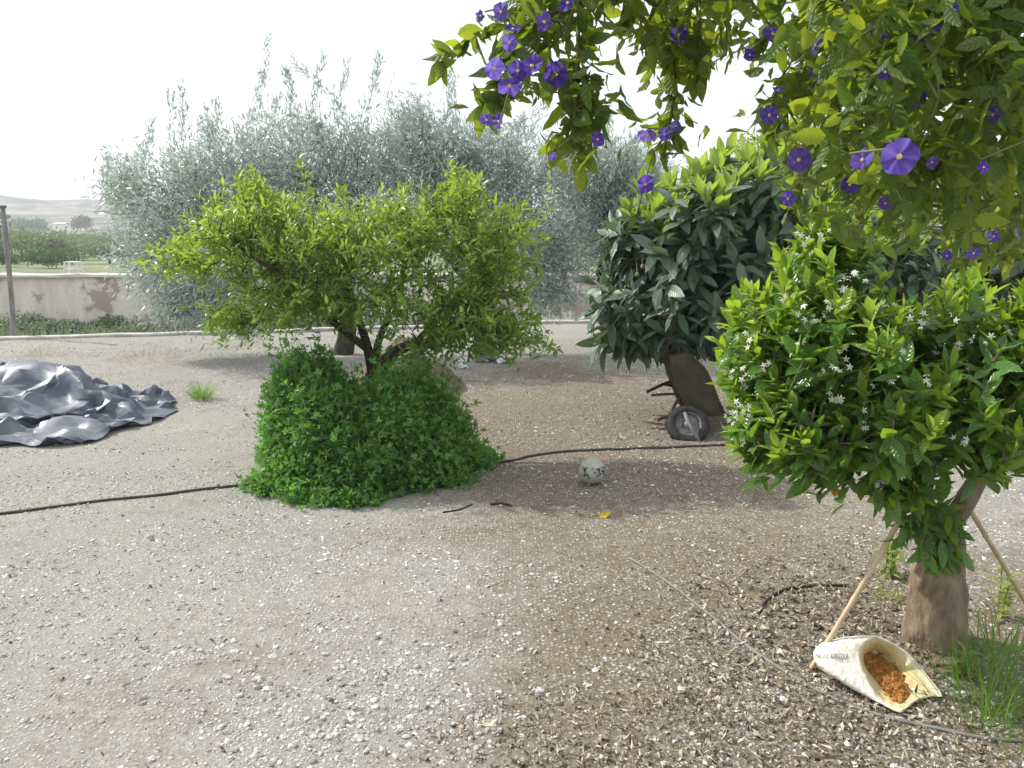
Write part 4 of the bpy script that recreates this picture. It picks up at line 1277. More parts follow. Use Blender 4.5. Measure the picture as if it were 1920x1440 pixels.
# drape of the sheet, settled beforehand: 84 x 60 points, steps of 2 mm along the rows, one block each for x, y, z
drape = [
    [[-751,-759,-765,-757,-758,-745,-733,-730,-726,-734,-746,-759,-774,-790,-776,-770,-765,-760,-750,-745,-743,-741,-733,-730,-730,-732,-741,-740,-719,-707,-704,-720,-730,-740,-749,-756,-758,-757,-752,-753,-745,-736,-735,-728,-724,-723,-726,-727,-731,-735,-740,-746,-745,-748,-751,-753,-759,-762,-763,-762],
     [20,15,19,-2,-4,-14,-13,-15,-15,-2,-1,-1,-1,-4,-14,-14,-12,-10,-10,-3,16,17,8,13,24,15,26,15,-10,-26,-27,-8,25,25,32,34,30,21,14,17,15,15,22,18,22,26,28,28,28,27,26,26,18,20,21,19,21,19,16,13],
     [19,23,14,19,19,8,-17,-8,-18,-15,1,1,-1,0,-12,-15,-12,-3,3,7,-4,13,20,17,8,22,20,27,22,15,-2,2,-7,26,32,36,35,33,27,27,25,19,15,19,17,22,20,10,15,9,20,18,26,24,22,23,21,21,18,16],
     [22,22,21,20,18,13,6,-16,-11,-10,-15,-7,-6,6,-1,8,-2,-1,-2,-3,7,5,13,15,21,21,24,26,25,21,28,16,12,14,23,27,30,29,27,24,23,28,17,17,12,14,21,19,12,22,24,31,26,15,19,21,23,20,21,19],
     [7,20,25,23,15,4,-2,-4,-10,-18,-20,-21,6,-7,14,4,13,15,16,9,0,-2,6,16,15,20,19,18,23,28,22,21,11,0,11,10,13,18,13,0,2,9,22,0,12,15,21,21,30,30,24,14,9,18,20,20,22,24,22,21],
     [-4,-3,17,16,12,11,13,10,9,7,10,20,-3,14,14,15,18,13,16,20,22,18,10,12,17,20,19,20,22,24,25,25,21,13,6,-12,-14,3,3,18,10,8,-2,23,15,11,10,24,22,19,13,18,20,20,16,15,16,21,24,25],
     [10,1,-5,11,20,27,29,28,26,23,20,13,20,19,15,20,22,20,15,19,22,22,19,18,22,21,20,19,18,21,26,27,27,19,-2,16,20,3,15,18,12,3,17,20,20,13,11,21,19,17,23,23,24,26,25,24,21,18,21,26],
     [17,22,20,14,25,33,37,38,36,34,32,31,29,26,24,25,19,26,19,14,14,17,13,18,21,16,16,15,16,19,25,29,29,24,10,17,19,21,19,12,17,17,12,14,13,18,12,13,9,20,22,25,28,26,25,21,21,26,28,28],
     [18,20,17,21,12,17,33,39,40,37,36,32,32,31,28,22,26,15,23,19,19,16,8,3,4,15,14,11,11,21,23,28,15,3,11,-2,-5,-3,1,10,21,17,13,12,15,13,14,11,14,17,16,17,16,16,15,20,23,22,22,27],
     [19,17,20,20,24,23,18,28,30,32,31,31,31,32,32,28,19,23,22,21,9,3,17,16,-1,0,12,16,15,13,25,7,6,20,27,23,22,22,20,8,3,8,15,6,13,11,16,1,12,15,17,14,15,14,22,23,22,21,24,24],
     [16,15,15,19,13,23,26,21,25,27,25,29,29,29,31,31,27,21,21,20,19,21,16,10,19,1,-5,9,21,21,-5,4,21,23,20,20,18,12,11,19,16,16,13,16,6,13,3,13,-7,-8,-8,3,10,17,14,8,0,18,22,22],
     [12,18,14,19,20,14,14,24,25,25,26,24,26,29,28,27,30,27,18,20,24,22,24,22,20,30,31,18,10,9,19,20,20,20,17,24,20,25,24,18,21,20,19,16,14,6,14,7,1,-17,-20,-19,-15,-6,-2,-1,0,-12,-5,17],
     [13,10,18,11,19,19,21,19,21,23,24,25,27,30,31,31,33,32,31,30,21,24,23,20,21,24,24,22,20,15,20,20,21,17,23,22,30,28,30,29,28,25,20,16,16,14,8,6,11,8,3,2,7,4,3,4,6,0,-3,-5],
     [14,13,10,15,12,15,17,17,17,24,26,27,28,28,27,32,32,32,31,28,27,22,22,20,19,16,19,23,20,20,20,21,17,24,26,27,24,27,26,29,24,25,21,20,18,16,17,20,21,18,17,17,16,17,17,17,15,12,4,-10],
     [10,14,11,9,15,15,10,15,19,24,27,27,28,28,27,28,28,28,28,25,27,25,21,23,19,21,17,21,20,21,19,21,23,21,23,24,25,24,25,23,26,21,23,21,20,19,21,21,29,30,30,28,25,23,23,24,25,22,20,16],
     [14,14,14,10,12,10,13,15,15,8,21,22,23,18,23,24,24,26,27,28,29,28,28,27,23,20,20,17,22,22,22,22,22,23,20,21,23,23,23,24,23,24,24,23,23,21,22,24,21,29,30,28,24,24,22,22,24,25,21,15],
     [15,14,15,13,11,13,12,11,13,13,13,16,17,17,18,20,22,26,27,29,32,33,32,27,29,26,23,22,22,21,22,18,23,21,23,23,22,23,24,24,25,25,26,26,24,24,19,17,22,24,24,21,16,16,16,17,18,20,16,15],
     [20,16,17,16,15,16,17,8,2,15,16,2,15,16,19,20,22,22,25,27,30,33,29,31,29,25,23,21,18,20,8,16,28,29,28,26,24,24,24,25,25,25,25,26,26,26,25,24,23,22,21,17,15,12,11,13,15,11,13,13],
     [23,21,18,15,11,15,17,15,24,7,-8,11,2,19,19,18,19,19,19,21,20,25,28,27,24,23,23,17,19,8,16,26,8,14,25,28,29,29,29,28,26,23,25,25,26,26,27,26,24,23,23,22,17,15,8,6,7,15,15,14],
     [25,25,20,22,22,16,16,17,12,17,17,16,15,13,11,19,18,15,13,16,19,15,22,22,21,21,23,25,20,22,22,19,25,23,12,9,9,8,11,14,21,26,24,25,25,27,26,27,27,27,26,25,23,13,15,15,17,15,18,17],
     [27,26,26,24,26,23,19,20,18,13,15,16,15,4,14,13,13,16,17,14,14,18,13,20,22,27,27,26,24,22,20,14,19,21,21,20,18,18,21,22,22,21,21,22,24,25,26,27,26,25,25,29,24,27,23,22,20,20,21,20],
     [28,28,28,26,27,27,25,24,20,19,17,14,17,18,8,10,3,1,4,15,18,19,17,17,20,15,13,21,23,21,18,16,13,16,15,11,9,15,16,17,8,15,17,20,21,23,25,25,25,25,28,20,28,30,29,26,24,22,22,18],
     [27,30,30,30,27,27,27,23,22,22,21,18,16,18,18,8,20,21,14,4,13,2,16,15,18,19,18,16,21,20,18,16,18,4,10,7,14,7,0,9,15,14,12,14,19,17,21,23,24,26,21,26,27,28,28,28,26,24,17,18],
     [28,29,30,31,27,29,28,26,27,25,23,22,20,18,19,22,12,17,20,19,4,15,9,15,18,19,18,18,19,18,18,22,11,17,9,13,2,14,7,5,13,4,13,16,8,17,12,19,24,25,22,28,27,22,27,27,25,25,24,23],
     [29,29,28,30,30,27,29,30,29,28,27,26,23,23,21,16,18,11,16,13,19,16,11,5,14,19,19,18,12,17,24,17,21,19,15,11,11,1,16,3,4,15,14,6,18,9,17,9,13,23,29,18,20,27,27,26,27,25,25,24],
     [29,28,29,28,30,30,28,30,30,30,29,26,21,18,17,19,16,16,8,16,12,16,18,16,8,19,19,13,17,21,22,22,20,18,17,15,10,12,6,15,5,10,5,12,1,13,14,17,15,13,22,27,28,26,25,26,26,26,26,24],
     [26,26,26,28,27,27,26,30,30,30,29,29,29,27,25,23,22,19,18,13,17,13,13,20,18,17,18,19,20,20,21,21,19,15,12,11,10,10,10,5,14,-2,10,7,13,2,3,15,17,15,14,21,22,22,23,24,24,24,27,26],
     [17,20,22,23,26,26,27,22,27,28,30,28,29,29,27,21,22,24,23,20,17,17,20,19,20,17,18,19,20,21,17,8,17,13,12,13,20,11,13,15,7,14,4,7,5,11,8,3,7,14,15,17,19,19,20,22,23,27,27,29],
     [8,16,19,20,23,20,25,27,21,27,28,29,28,28,26,26,22,17,20,24,19,19,18,20,19,16,18,20,21,19,13,18,16,21,25,26,25,25,17,21,20,13,8,4,7,9,9,8,8,8,12,14,16,17,17,18,22,24,25,28],
     [13,8,13,20,22,23,26,25,25,21,25,28,28,26,27,26,25,24,19,18,21,19,19,18,21,14,15,20,20,17,16,18,17,25,27,27,25,26,24,23,23,19,15,13,11,7,9,10,10,10,13,14,15,16,18,18,20,21,24,26],
     [8,11,11,8,10,19,18,23,23,22,21,23,24,26,29,31,26,27,24,17,20,21,22,22,18,20,19,20,19,14,17,18,16,17,22,24,24,26,26,22,26,23,20,17,14,13,12,11,11,12,13,14,13,15,16,17,17,19,21,22],
     [13,9,10,12,13,12,16,16,16,20,16,21,22,27,31,32,33,32,31,24,26,24,24,21,22,19,19,19,14,19,21,22,22,21,20,22,26,27,27,24,24,24,24,21,19,17,16,13,11,9,10,12,14,13,16,17,18,18,18,20],
     [21,15,13,11,9,10,12,4,12,14,16,13,18,19,19,23,30,27,26,30,27,27,25,23,18,18,18,18,18,23,26,27,26,26,26,27,28,28,29,28,20,25,27,26,24,23,18,17,16,12,5,10,12,14,15,17,18,19,19,19],
     [18,15,11,10,11,10,3,13,15,6,15,16,17,18,20,21,23,26,27,26,19,23,21,19,18,17,18,17,22,21,27,25,27,27,28,28,29,31,31,30,28,28,29,26,26,25,22,22,19,19,15,5,7,16,15,17,18,20,21,22],
     [19,17,16,15,11,13,14,11,12,13,8,14,13,16,9,13,15,18,19,21,17,17,16,16,17,16,15,15,19,24,24,28,28,28,26,25,25,25,31,28,29,29,26,27,26,23,25,23,22,20,22,23,23,17,17,19,21,23,24,25],
     [21,20,24,19,15,16,13,12,11,13,12,12,15,11,14,12,9,10,17,14,19,13,7,8,16,16,15,15,13,17,20,23,24,24,25,28,29,28,24,27,27,26,26,26,28,23,28,25,20,13,21,22,19,17,19,20,22,21,23,26],
     [24,32,28,30,27,18,13,16,8,13,14,6,16,16,17,11,17,18,11,20,18,10,18,17,8,9,19,19,18,12,13,15,15,15,16,13,21,23,24,21,16,22,25,25,25,25,16,14,16,23,21,23,20,22,21,22,21,21,19,23],
     [23,27,28,25,23,18,16,14,12,15,15,16,5,23,17,18,17,17,16,19,20,22,9,14,18,16,4,4,8,17,10,10,1,8,11,17,6,11,12,12,16,14,17,23,23,24,22,20,21,22,22,25,24,24,23,21,23,19,21,23],
     [14,19,18,19,19,18,16,15,16,13,17,20,20,2,11,23,17,15,17,10,10,11,21,15,15,11,16,13,11,7,13,11,16,4,2,2,15,5,7,14,19,21,24,25,25,29,28,27,26,28,29,23,26,24,25,25,22,26,26,21],
     [17,16,7,6,20,19,17,20,21,21,20,20,21,21,17,6,15,8,19,20,17,20,19,18,13,17,11,16,15,13,13,11,11,13,11,13,5,14,15,17,18,20,21,23,21,33,35,34,32,30,27,27,24,25,26,25,25,25,25,24],
     [28,19,16,13,21,17,24,19,22,14,6,20,20,18,18,17,16,16,8,15,18,17,17,17,19,17,19,17,19,19,18,17,16,15,14,11,9,13,8,14,15,17,18,14,15,0,13,33,32,30,26,23,25,25,25,25,23,22,22,22],
     [1,4,1,23,18,26,25,24,22,22,22,2,15,20,20,20,15,24,24,14,19,22,19,21,20,20,20,19,18,20,19,17,16,15,15,14,13,6,10,8,13,15,16,17,11,20,19,13,23,25,24,25,25,24,24,23,22,23,22,19],
     [-22,-16,8,4,7,29,29,23,25,24,23,23,5,13,7,9,19,27,26,28,22,26,25,23,22,20,20,20,18,13,13,15,17,18,16,12,14,10,14,11,14,16,16,15,24,25,23,21,21,22,23,24,24,24,24,23,21,20,23,12],
     [15,19,17,17,16,16,18,29,28,25,24,21,23,11,15,12,15,16,22,25,25,20,25,20,23,22,22,21,19,17,12,10,11,20,27,23,14,24,20,18,16,15,13,19,23,24,24,23,21,21,22,23,22,17,11,14,21,12,-5,-6],
     [10,11,12,14,14,15,25,26,24,25,25,23,9,10,20,20,0,-1,4,13,17,23,10,19,20,27,20,23,25,26,27,26,24,15,11,16,24,17,18,20,16,13,14,16,17,17,17,18,18,18,19,16,15,17,20,17,6,0,-2,2],
     [7,8,13,15,16,13,16,19,22,24,22,20,19,12,2,6,18,7,7,3,9,10,26,11,8,14,23,22,23,26,27,29,30,30,26,26,28,28,27,22,18,16,16,14,16,15,16,16,12,18,17,18,20,21,16,1,-3,1,8,10],
     [5,0,1,0,0,0,8,15,13,15,13,15,22,24,22,12,5,10,9,8,6,7,8,24,18,17,20,22,25,24,25,25,25,25,26,26,25,23,21,21,20,18,19,19,16,17,17,6,11,4,9,19,18,16,12,18,19,20,20,20],
     [11,7,7,6,8,8,2,9,4,8,16,22,18,26,25,24,20,17,16,13,12,6,8,13,21,17,19,20,21,25,27,28,24,25,27,28,26,26,26,24,23,21,20,19,19,18,12,14,19,15,12,14,17,14,19,19,21,21,21,20],
     [-2,6,7,13,11,8,10,2,17,17,19,16,19,19,24,26,22,20,20,22,18,19,10,7,12,17,20,20,22,23,24,26,30,31,31,31,29,27,27,27,26,25,22,23,22,21,21,20,4,15,15,8,16,19,18,20,19,20,20,22],
     [13,7,2,-2,2,8,12,12,13,16,16,15,16,19,18,20,21,20,16,18,17,19,13,14,15,14,15,18,20,21,22,24,26,28,30,30,30,30,29,29,28,28,27,25,24,23,24,26,28,16,20,20,10,18,17,19,20,20,20,20],
     [7,12,13,2,-1,-4,-2,8,13,13,15,12,14,14,18,16,21,17,14,11,13,14,15,13,13,14,12,18,18,20,22,15,25,24,27,28,30,30,29,28,29,29,29,27,25,25,26,28,30,31,24,20,20,13,16,18,19,19,21,20],
     [21,10,9,16,14,8,0,-4,5,5,10,16,17,3,-2,5,9,17,19,10,12,12,19,12,13,15,13,10,15,18,11,13,12,24,24,26,27,29,29,29,29,29,29,28,25,20,22,24,26,27,24,21,22,20,19,17,18,21,21,24],
     [21,24,20,16,12,13,13,4,-6,8,-6,-3,15,16,18,17,17,18,16,21,14,9,9,18,12,6,14,17,5,5,17,18,21,20,22,24,26,27,26,27,28,29,28,28,29,29,23,21,23,24,24,22,16,19,20,18,19,20,23,24],
     [21,23,22,18,18,18,16,15,6,-5,8,15,9,17,16,17,17,17,14,20,25,27,25,13,13,19,15,9,17,19,17,22,23,23,22,22,24,25,28,28,26,27,27,27,27,29,30,27,25,22,23,22,20,18,18,19,20,21,21,22],
     [23,22,19,18,18,14,11,13,16,16,13,13,10,14,18,12,10,8,15,17,23,22,23,24,17,12,15,13,17,16,11,22,25,15,15,14,19,26,27,23,24,26,27,26,25,27,24,25,25,24,20,19,21,20,18,19,20,20,22,21],
     [25,22,20,21,18,20,21,16,14,16,15,16,18,19,17,20,20,18,19,20,21,25,26,24,22,20,14,18,10,4,17,13,3,17,16,20,22,22,16,21,24,22,24,25,26,21,25,25,25,24,23,23,22,21,21,20,20,20,20,21],
     [25,23,24,22,20,20,20,20,20,10,16,14,20,24,28,28,24,23,22,22,23,24,24,23,22,22,19,17,16,15,15,12,16,7,14,15,14,16,14,23,18,21,21,22,22,24,21,23,23,24,24,23,23,22,20,21,21,20,19,21],
     [26,25,24,22,21,20,21,21,18,17,16,19,23,24,27,30,31,27,27,25,24,24,22,16,24,22,22,19,19,15,6,14,12,13,10,11,14,13,15,18,17,18,14,18,16,15,24,19,22,22,22,22,21,18,20,21,19,19,21,21],
     [25,23,23,24,23,22,17,19,17,17,17,14,16,22,26,29,30,30,27,26,24,23,21,24,26,24,24,23,24,23,18,12,13,14,12,12,12,10,11,-2,11,13,17,13,21,18,18,16,14,17,19,19,19,19,20,19,18,18,17,17],
     [23,22,21,22,21,20,19,17,14,19,17,13,7,11,15,20,25,29,28,27,24,22,19,29,24,26,26,29,23,25,26,22,18,15,13,12,10,6,14,13,10,9,12,15,17,16,15,22,14,11,16,11,13,19,17,15,4,12,15,14],
     [22,23,21,20,20,19,19,18,19,18,18,15,13,5,2,4,11,23,26,21,24,20,28,28,28,27,27,27,29,28,27,23,21,18,16,13,13,12,8,16,18,12,12,13,13,19,10,18,18,20,13,19,19,16,13,4,7,-5,8,16],
     [20,21,21,20,20,19,20,14,18,19,16,21,19,17,15,15,18,19,22,23,21,26,26,28,29,28,28,25,28,27,26,24,21,19,19,16,13,19,23,20,15,20,13,16,7,12,19,11,19,12,23,21,14,6,4,8,11,9,-16,-23],
     [18,17,19,19,19,20,19,22,20,19,27,28,25,15,-2,4,10,11,23,24,24,24,26,23,23,29,28,29,28,29,27,24,18,15,15,19,18,12,19,22,22,13,18,9,16,15,13,13,17,16,7,15,9,10,16,18,17,16,11,2],
     [16,17,18,21,21,21,20,18,23,24,14,7,-1,-1,2,3,6,16,14,23,21,22,24,25,27,28,29,28,29,29,24,22,24,25,25,22,13,11,12,15,14,16,1,15,15,15,17,17,11,18,21,2,8,12,7,5,6,5,17,14],
     [21,20,22,21,22,21,21,21,14,20,24,24,25,24,18,14,11,8,11,11,17,15,17,26,28,29,30,31,31,30,30,30,29,29,25,12,10,11,7,7,9,0,8,-1,7,14,10,18,17,18,5,13,13,10,7,14,17,20,13,16],
     [14,22,17,21,21,21,20,21,20,14,18,20,17,7,15,15,15,16,16,12,14,15,24,21,28,25,29,35,35,33,31,30,30,20,12,12,13,14,13,9,5,16,15,5,2,5,16,16,12,12,15,15,16,17,19,20,22,21,19,18],
     [14,9,19,18,20,19,21,23,25,21,19,21,18,19,23,16,15,16,15,21,14,17,12,23,22,28,31,22,19,16,30,30,28,29,29,28,25,23,22,22,23,18,15,20,16,4,2,11,14,13,15,17,18,20,20,8,15,18,21,18],
     [9,15,16,18,19,21,21,23,25,25,18,23,19,25,27,24,14,7,7,11,19,19,11,11,18,19,19,21,21,24,21,19,24,28,29,31,30,27,27,28,29,31,31,28,16,20,17,2,16,11,16,17,19,21,22,25,7,-1,-4,0],
     [11,11,11,17,17,21,23,20,23,24,24,20,22,20,24,25,21,21,6,3,10,16,16,6,7,14,14,12,17,24,20,25,24,24,28,31,31,29,28,28,29,32,34,34,33,26,21,20,4,16,12,18,19,20,21,21,23,24,22,14],
     [17,19,20,17,21,20,20,25,22,24,25,19,22,20,18,21,21,15,23,10,3,8,15,10,6,5,8,15,6,2,7,21,24,26,24,20,24,26,24,22,21,22,26,27,29,24,19,12,18,10,15,13,10,6,15,10,16,17,21,27],
     [17,24,23,24,24,24,24,25,26,26,25,21,22,23,15,14,21,18,14,25,15,4,4,14,12,9,4,7,21,22,27,17,20,23,22,24,22,23,19,12,7,3,9,14,17,16,7,15,9,15,11,11,16,19,4,16,15,17,16,22],
     [33,24,30,27,25,26,27,24,27,26,25,26,25,25,21,16,13,22,22,18,26,23,14,9,9,10,12,11,9,16,5,6,5,13,19,20,20,14,8,6,5,6,1,-1,3,8,9,2,16,11,15,17,12,11,19,20,24,26,27,26],
     [29,32,25,25,25,24,25,26,24,26,28,32,33,32,29,25,23,24,28,27,27,26,22,18,11,2,1,3,9,10,11,7,8,4,13,18,18,20,18,15,11,8,5,3,2,6,12,9,1,13,17,19,20,21,22,21,25,19,27,27],
     [27,28,26,24,24,24,24,25,23,26,30,34,37,37,38,35,32,27,29,32,26,21,23,17,17,12,6,6,7,11,13,15,10,10,12,15,15,18,19,18,18,17,15,16,6,1,5,15,14,12,18,17,24,25,24,31,25,28,27,29],
     [22,22,24,24,23,24,23,24,22,24,27,30,35,37,38,37,35,34,32,28,26,23,21,21,17,17,14,14,13,11,12,13,13,12,8,13,15,11,14,18,18,18,18,15,16,18,17,14,18,19,18,20,21,23,19,16,21,29,27,27],
     [22,21,22,21,24,22,23,18,22,22,23,25,27,29,30,32,31,20,15,23,20,7,17,21,23,25,26,24,16,15,19,17,15,14,12,13,15,16,15,15,17,18,18,14,16,16,19,20,19,15,11,15,11,4,17,18,20,21,20,16],
     [22,21,20,22,21,23,22,21,21,20,20,20,20,22,21,24,25,26,5,-10,-5,17,16,20,21,19,26,27,25,24,23,20,19,15,14,12,13,15,17,15,17,18,17,18,18,16,17,17,16,14,14,9,2,12,13,13,14,15,17,17],
     [23,22,21,21,21,21,21,21,20,20,18,18,16,17,22,22,20,22,27,23,18,17,17,11,14,22,23,17,21,20,19,19,16,17,14,12,9,10,16,17,20,20,21,20,24,21,18,17,16,15,12,3,11,13,13,13,5,12,11,5],
     [12,17,16,21,20,20,20,23,23,21,20,18,18,18,19,19,21,17,25,27,24,21,15,19,19,20,20,22,19,18,16,15,17,13,17,16,19,21,18,22,21,22,23,25,20,28,23,19,17,15,12,11,14,13,12,8,12,-4,5,10],
     [18,13,18,17,19,19,20,21,21,21,22,19,18,17,18,19,18,21,21,25,29,27,25,22,19,19,19,21,23,19,14,9,11,19,20,22,24,25,24,22,20,20,22,24,26,17,25,20,15,16,11,16,14,13,13,16,6,12,-6,6],
     [18,19,15,15,19,19,19,21,24,25,21,19,17,17,14,12,14,16,22,26,29,28,27,26,26,25,23,22,21,15,15,21,23,23,23,23,25,25,22,20,17,20,21,21,21,23,15,20,21,16,18,18,18,17,14,11,14,6,13,5],
     [7,16,21,19,15,18,18,19,21,20,18,17,16,14,15,15,13,15,20,23,27,29,30,29,30,29,28,24,19,24,27,28,27,25,24,24,25,24,23,20,18,15,15,23,21,21,21,22,22,22,22,21,15,15,16,15,14,7,14,12],
     [16,10,13,18,19,17,19,18,18,18,18,15,17,14,14,14,15,15,17,21,20,24,25,28,29,30,28,26,24,22,23,26,26,26,26,26,26,27,25,20,22,21,20,13,21,18,22,22,23,23,25,25,24,13,14,9,5,4,-10,4],
     [19,15,13,13,19,19,18,20,19,19,16,17,13,17,12,11,10,11,15,8,15,18,12,14,22,23,23,20,11,21,21,24,25,25,25,26,26,27,28,25,26,22,22,23,20,23,22,23,24,24,24,24,25,26,10,4,4,8,4,-12]],
    [[-360,-354,-341,-330,-317,-318,-311,-298,-291,-280,-270,-260,-252,-245,-243,-225,-209,-197,-181,-165,-146,-133,-119,-101,-79,-54,-40,-20,-20,-5,22,21,46,65,88,109,127,143,158,168,181,170,187,179,193,204,207,217,227,240,254,269,278,292,309,327,346,366,385,404],
     [2,-9,-11,-17,-12,1,-9,-9,-10,-6,-12,-14,-15,-13,5,4,5,8,9,10,-8,-1,6,8,5,-2,8,11,20,1,-2,22,5,9,8,4,-8,-14,-14,-11,-13,9,-13,9,-13,-16,-7,-6,-4,-5,-5,-5,2,-1,-6,-4,-3,-3,-3,-3],
     [-3,1,-19,-13,-15,-17,-6,-8,-6,-8,4,4,-7,-1,1,6,7,5,1,-4,13,0,-3,0,5,10,-1,0,-17,10,6,6,15,-1,3,5,11,8,-9,-7,-5,-15,1,-5,10,-6,-4,-7,-5,-7,-10,-11,-11,-7,-2,-3,-3,-2,-1,0],
     [-2,-3,-5,-11,-12,-13,-20,-17,-10,-8,-9,-3,-3,7,3,-2,3,7,7,10,5,6,1,3,0,-1,1,1,15,-2,0,-2,1,-3,-5,-3,0,3,-8,-7,-8,2,-11,-9,-5,-1,-6,-6,-5,-1,-4,1,5,5,4,2,1,0,0,1],
     [-19,-8,-4,-5,-18,-24,-20,-22,-20,-16,-12,-8,15,1,2,7,-3,-6,-1,3,10,15,8,-1,3,1,8,-13,-9,7,6,-15,-14,3,-10,-10,-9,-3,13,-2,-2,-9,2,-6,-6,1,-1,0,-6,-5,5,3,3,7,6,7,5,4,4,4],
     [-24,-20,-9,-19,-18,-19,-13,-12,-11,-10,-7,-7,-6,6,4,4,-1,8,2,2,-2,7,16,17,6,3,1,3,7,5,6,-1,-11,-9,-3,-11,-11,-15,-14,-1,-5,-8,-6,3,-8,3,-10,-6,1,3,2,6,8,9,12,12,13,10,7,6],
     [-19,-27,-14,-14,-19,-9,-5,-3,-3,-2,-1,2,5,5,10,-2,8,6,13,8,7,9,0,-3,1,0,1,4,10,7,6,4,-3,-11,-8,-2,-2,-14,-1,-1,-8,1,-4,-2,-2,-6,10,4,6,7,7,6,6,6,8,10,13,15,14,7],
     [11,-2,-11,11,11,5,2,5,5,5,3,5,2,1,0,11,19,7,8,15,15,4,20,9,2,6,-7,10,9,8,5,11,12,15,-3,-8,-11,0,-5,-7,6,-5,1,-7,6,1,8,5,8,3,5,5,2,-1,-5,-12,-14,-8,-4,2],
     [-3,6,10,2,15,17,10,7,7,7,7,8,13,13,15,18,8,19,7,6,4,9,11,18,7,0,11,-3,-3,4,-6,15,16,-4,9,10,9,10,10,8,2,6,-5,2,7,8,0,12,10,5,6,-5,-9,-12,-13,-9,-9,-12,-11,-6],
     [-6,5,-6,-2,3,9,16,10,12,8,9,10,10,11,13,12,19,9,8,7,13,14,4,0,18,7,2,9,3,-13,0,-9,-13,7,4,-14,-10,-12,-16,-24,-23,-16,-5,3,-2,10,4,6,-5,3,1,11,13,18,10,2,-7,-11,-9,-8],
     [1,-11,0,0,-6,-3,4,13,12,11,13,12,11,13,12,11,6,17,15,14,13,-6,-9,-2,-9,1,2,-2,-7,-5,-15,-14,4,0,-7,-5,-7,-15,-16,-3,-8,-3,5,-2,4,-3,8,2,8,9,11,11,10,4,11,16,18,7,-13,-12],
     [11,2,-2,-2,-2,0,3,6,7,12,13,15,14,13,3,3,8,2,15,11,7,10,-5,-8,-7,-5,-5,-16,-15,-8,2,-3,-4,-7,-15,-1,-11,3,0,-6,3,8,5,8,-1,5,6,12,5,5,4,5,7,10,12,13,15,17,19,-12],
     [-7,12,1,-1,4,2,0,4,7,10,10,10,11,7,10,2,0,-4,-3,-5,-24,-12,0,-10,-8,-5,-5,-4,2,0,-8,-7,-8,-16,-8,-11,3,-1,10,6,10,7,1,-1,2,-1,-3,-6,6,7,7,6,6,8,9,9,10,12,14,18],
     [-4,0,9,0,1,6,6,8,10,6,7,6,5,1,-7,0,-5,-7,-7,-16,-19,-22,-13,-13,-15,-9,-12,-1,-10,-9,-9,-9,-12,4,3,6,-6,-2,-2,7,2,4,-2,-2,-1,3,7,6,3,2,-1,2,3,-3,-1,2,3,7,11,14],
     [1,-4,6,10,5,4,14,8,9,4,3,2,2,-4,-6,-6,-8,-6,-8,-16,-11,-18,-15,-11,-17,-14,-10,-10,-11,-10,-13,-6,-4,-10,2,0,-2,-4,-5,-5,1,-9,-2,-2,-1,4,7,8,4,3,5,3,-2,-5,-7,-5,-2,0,1,5],
     [-1,-3,-3,8,7,8,7,4,3,11,2,0,-2,-13,-8,-7,-10,-5,-7,5,-1,-3,-7,-2,12,-10,-10,-20,-12,-12,-9,-7,-7,-6,-14,-11,-3,0,0,-1,-6,3,-3,-4,1,2,3,5,9,8,4,0,-7,-4,-6,-9,-8,-5,-1,3],
     [-3,-2,-3,-4,4,1,-1,1,0,2,0,3,-2,-8,-6,-7,-1,-4,-4,3,6,7,6,17,7,-12,-13,-5,-11,-10,-5,-2,-9,-11,-5,-1,0,-4,-7,-7,-4,-5,0,2,1,0,3,5,0,2,2,-1,8,2,-2,-3,-6,-5,-8,0],
     [-6,3,-2,1,-3,-2,-4,2,2,-8,-2,-8,-3,-5,-4,-5,-4,-4,-2,0,6,6,8,8,0,-4,-13,-12,-3,-8,-10,-6,1,6,8,1,-2,0,2,2,0,-1,2,1,0,-2,-5,-6,0,2,3,7,4,5,6,2,-2,-9,-6,-6],
     [-6,-4,1,2,5,1,-2,-6,-7,-1,2,3,-20,-5,-3,-3,-3,-3,-4,-5,12,6,4,1,4,7,-6,-6,-12,-5,4,0,-14,-13,-9,-3,4,4,6,7,5,-1,0,2,1,-2,-4,-2,1,0,3,4,7,9,11,11,10,2,-4,-3],
     [-3,-3,3,2,0,4,3,3,-5,-4,-4,-3,-5,5,7,-3,-3,2,1,-3,-7,13,-2,-4,1,16,12,4,8,5,7,-11,-2,-6,-9,-9,-9,-9,-8,-7,-4,-1,1,2,2,1,0,0,2,7,8,6,7,14,12,9,4,9,-1,-2],
     [-1,0,2,7,5,6,5,3,1,2,2,-3,4,8,2,5,1,-3,-4,2,4,-2,10,-6,-3,1,15,14,10,11,10,18,12,7,5,6,9,14,10,-4,-5,-1,2,6,6,3,2,3,7,4,3,6,1,6,6,6,7,-7,0,0],
     [3,-2,0,7,7,5,5,0,6,4,3,-6,3,4,12,10,13,12,8,-4,-4,4,5,3,3,18,24,20,18,16,14,15,16,12,7,11,11,1,-4,5,8,5,8,8,7,6,4,3,4,14,3,-5,2,0,3,3,-8,-8,5,-11],
     [10,1,0,1,6,5,5,9,8,5,4,-1,4,5,4,14,2,0,4,14,8,4,-8,3,0,5,14,22,19,19,17,15,9,18,14,5,6,15,17,12,9,13,12,13,7,9,2,-2,-3,1,14,2,1,2,4,0,0,6,-2,14],
     [10,6,3,-1,8,5,4,1,3,4,3,1,4,3,7,3,15,6,4,-2,4,8,16,3,0,1,8,14,18,19,19,10,20,5,16,7,3,2,11,14,9,15,9,7,13,5,12,3,-6,-8,-17,1,2,1,6,3,9,7,7,8],
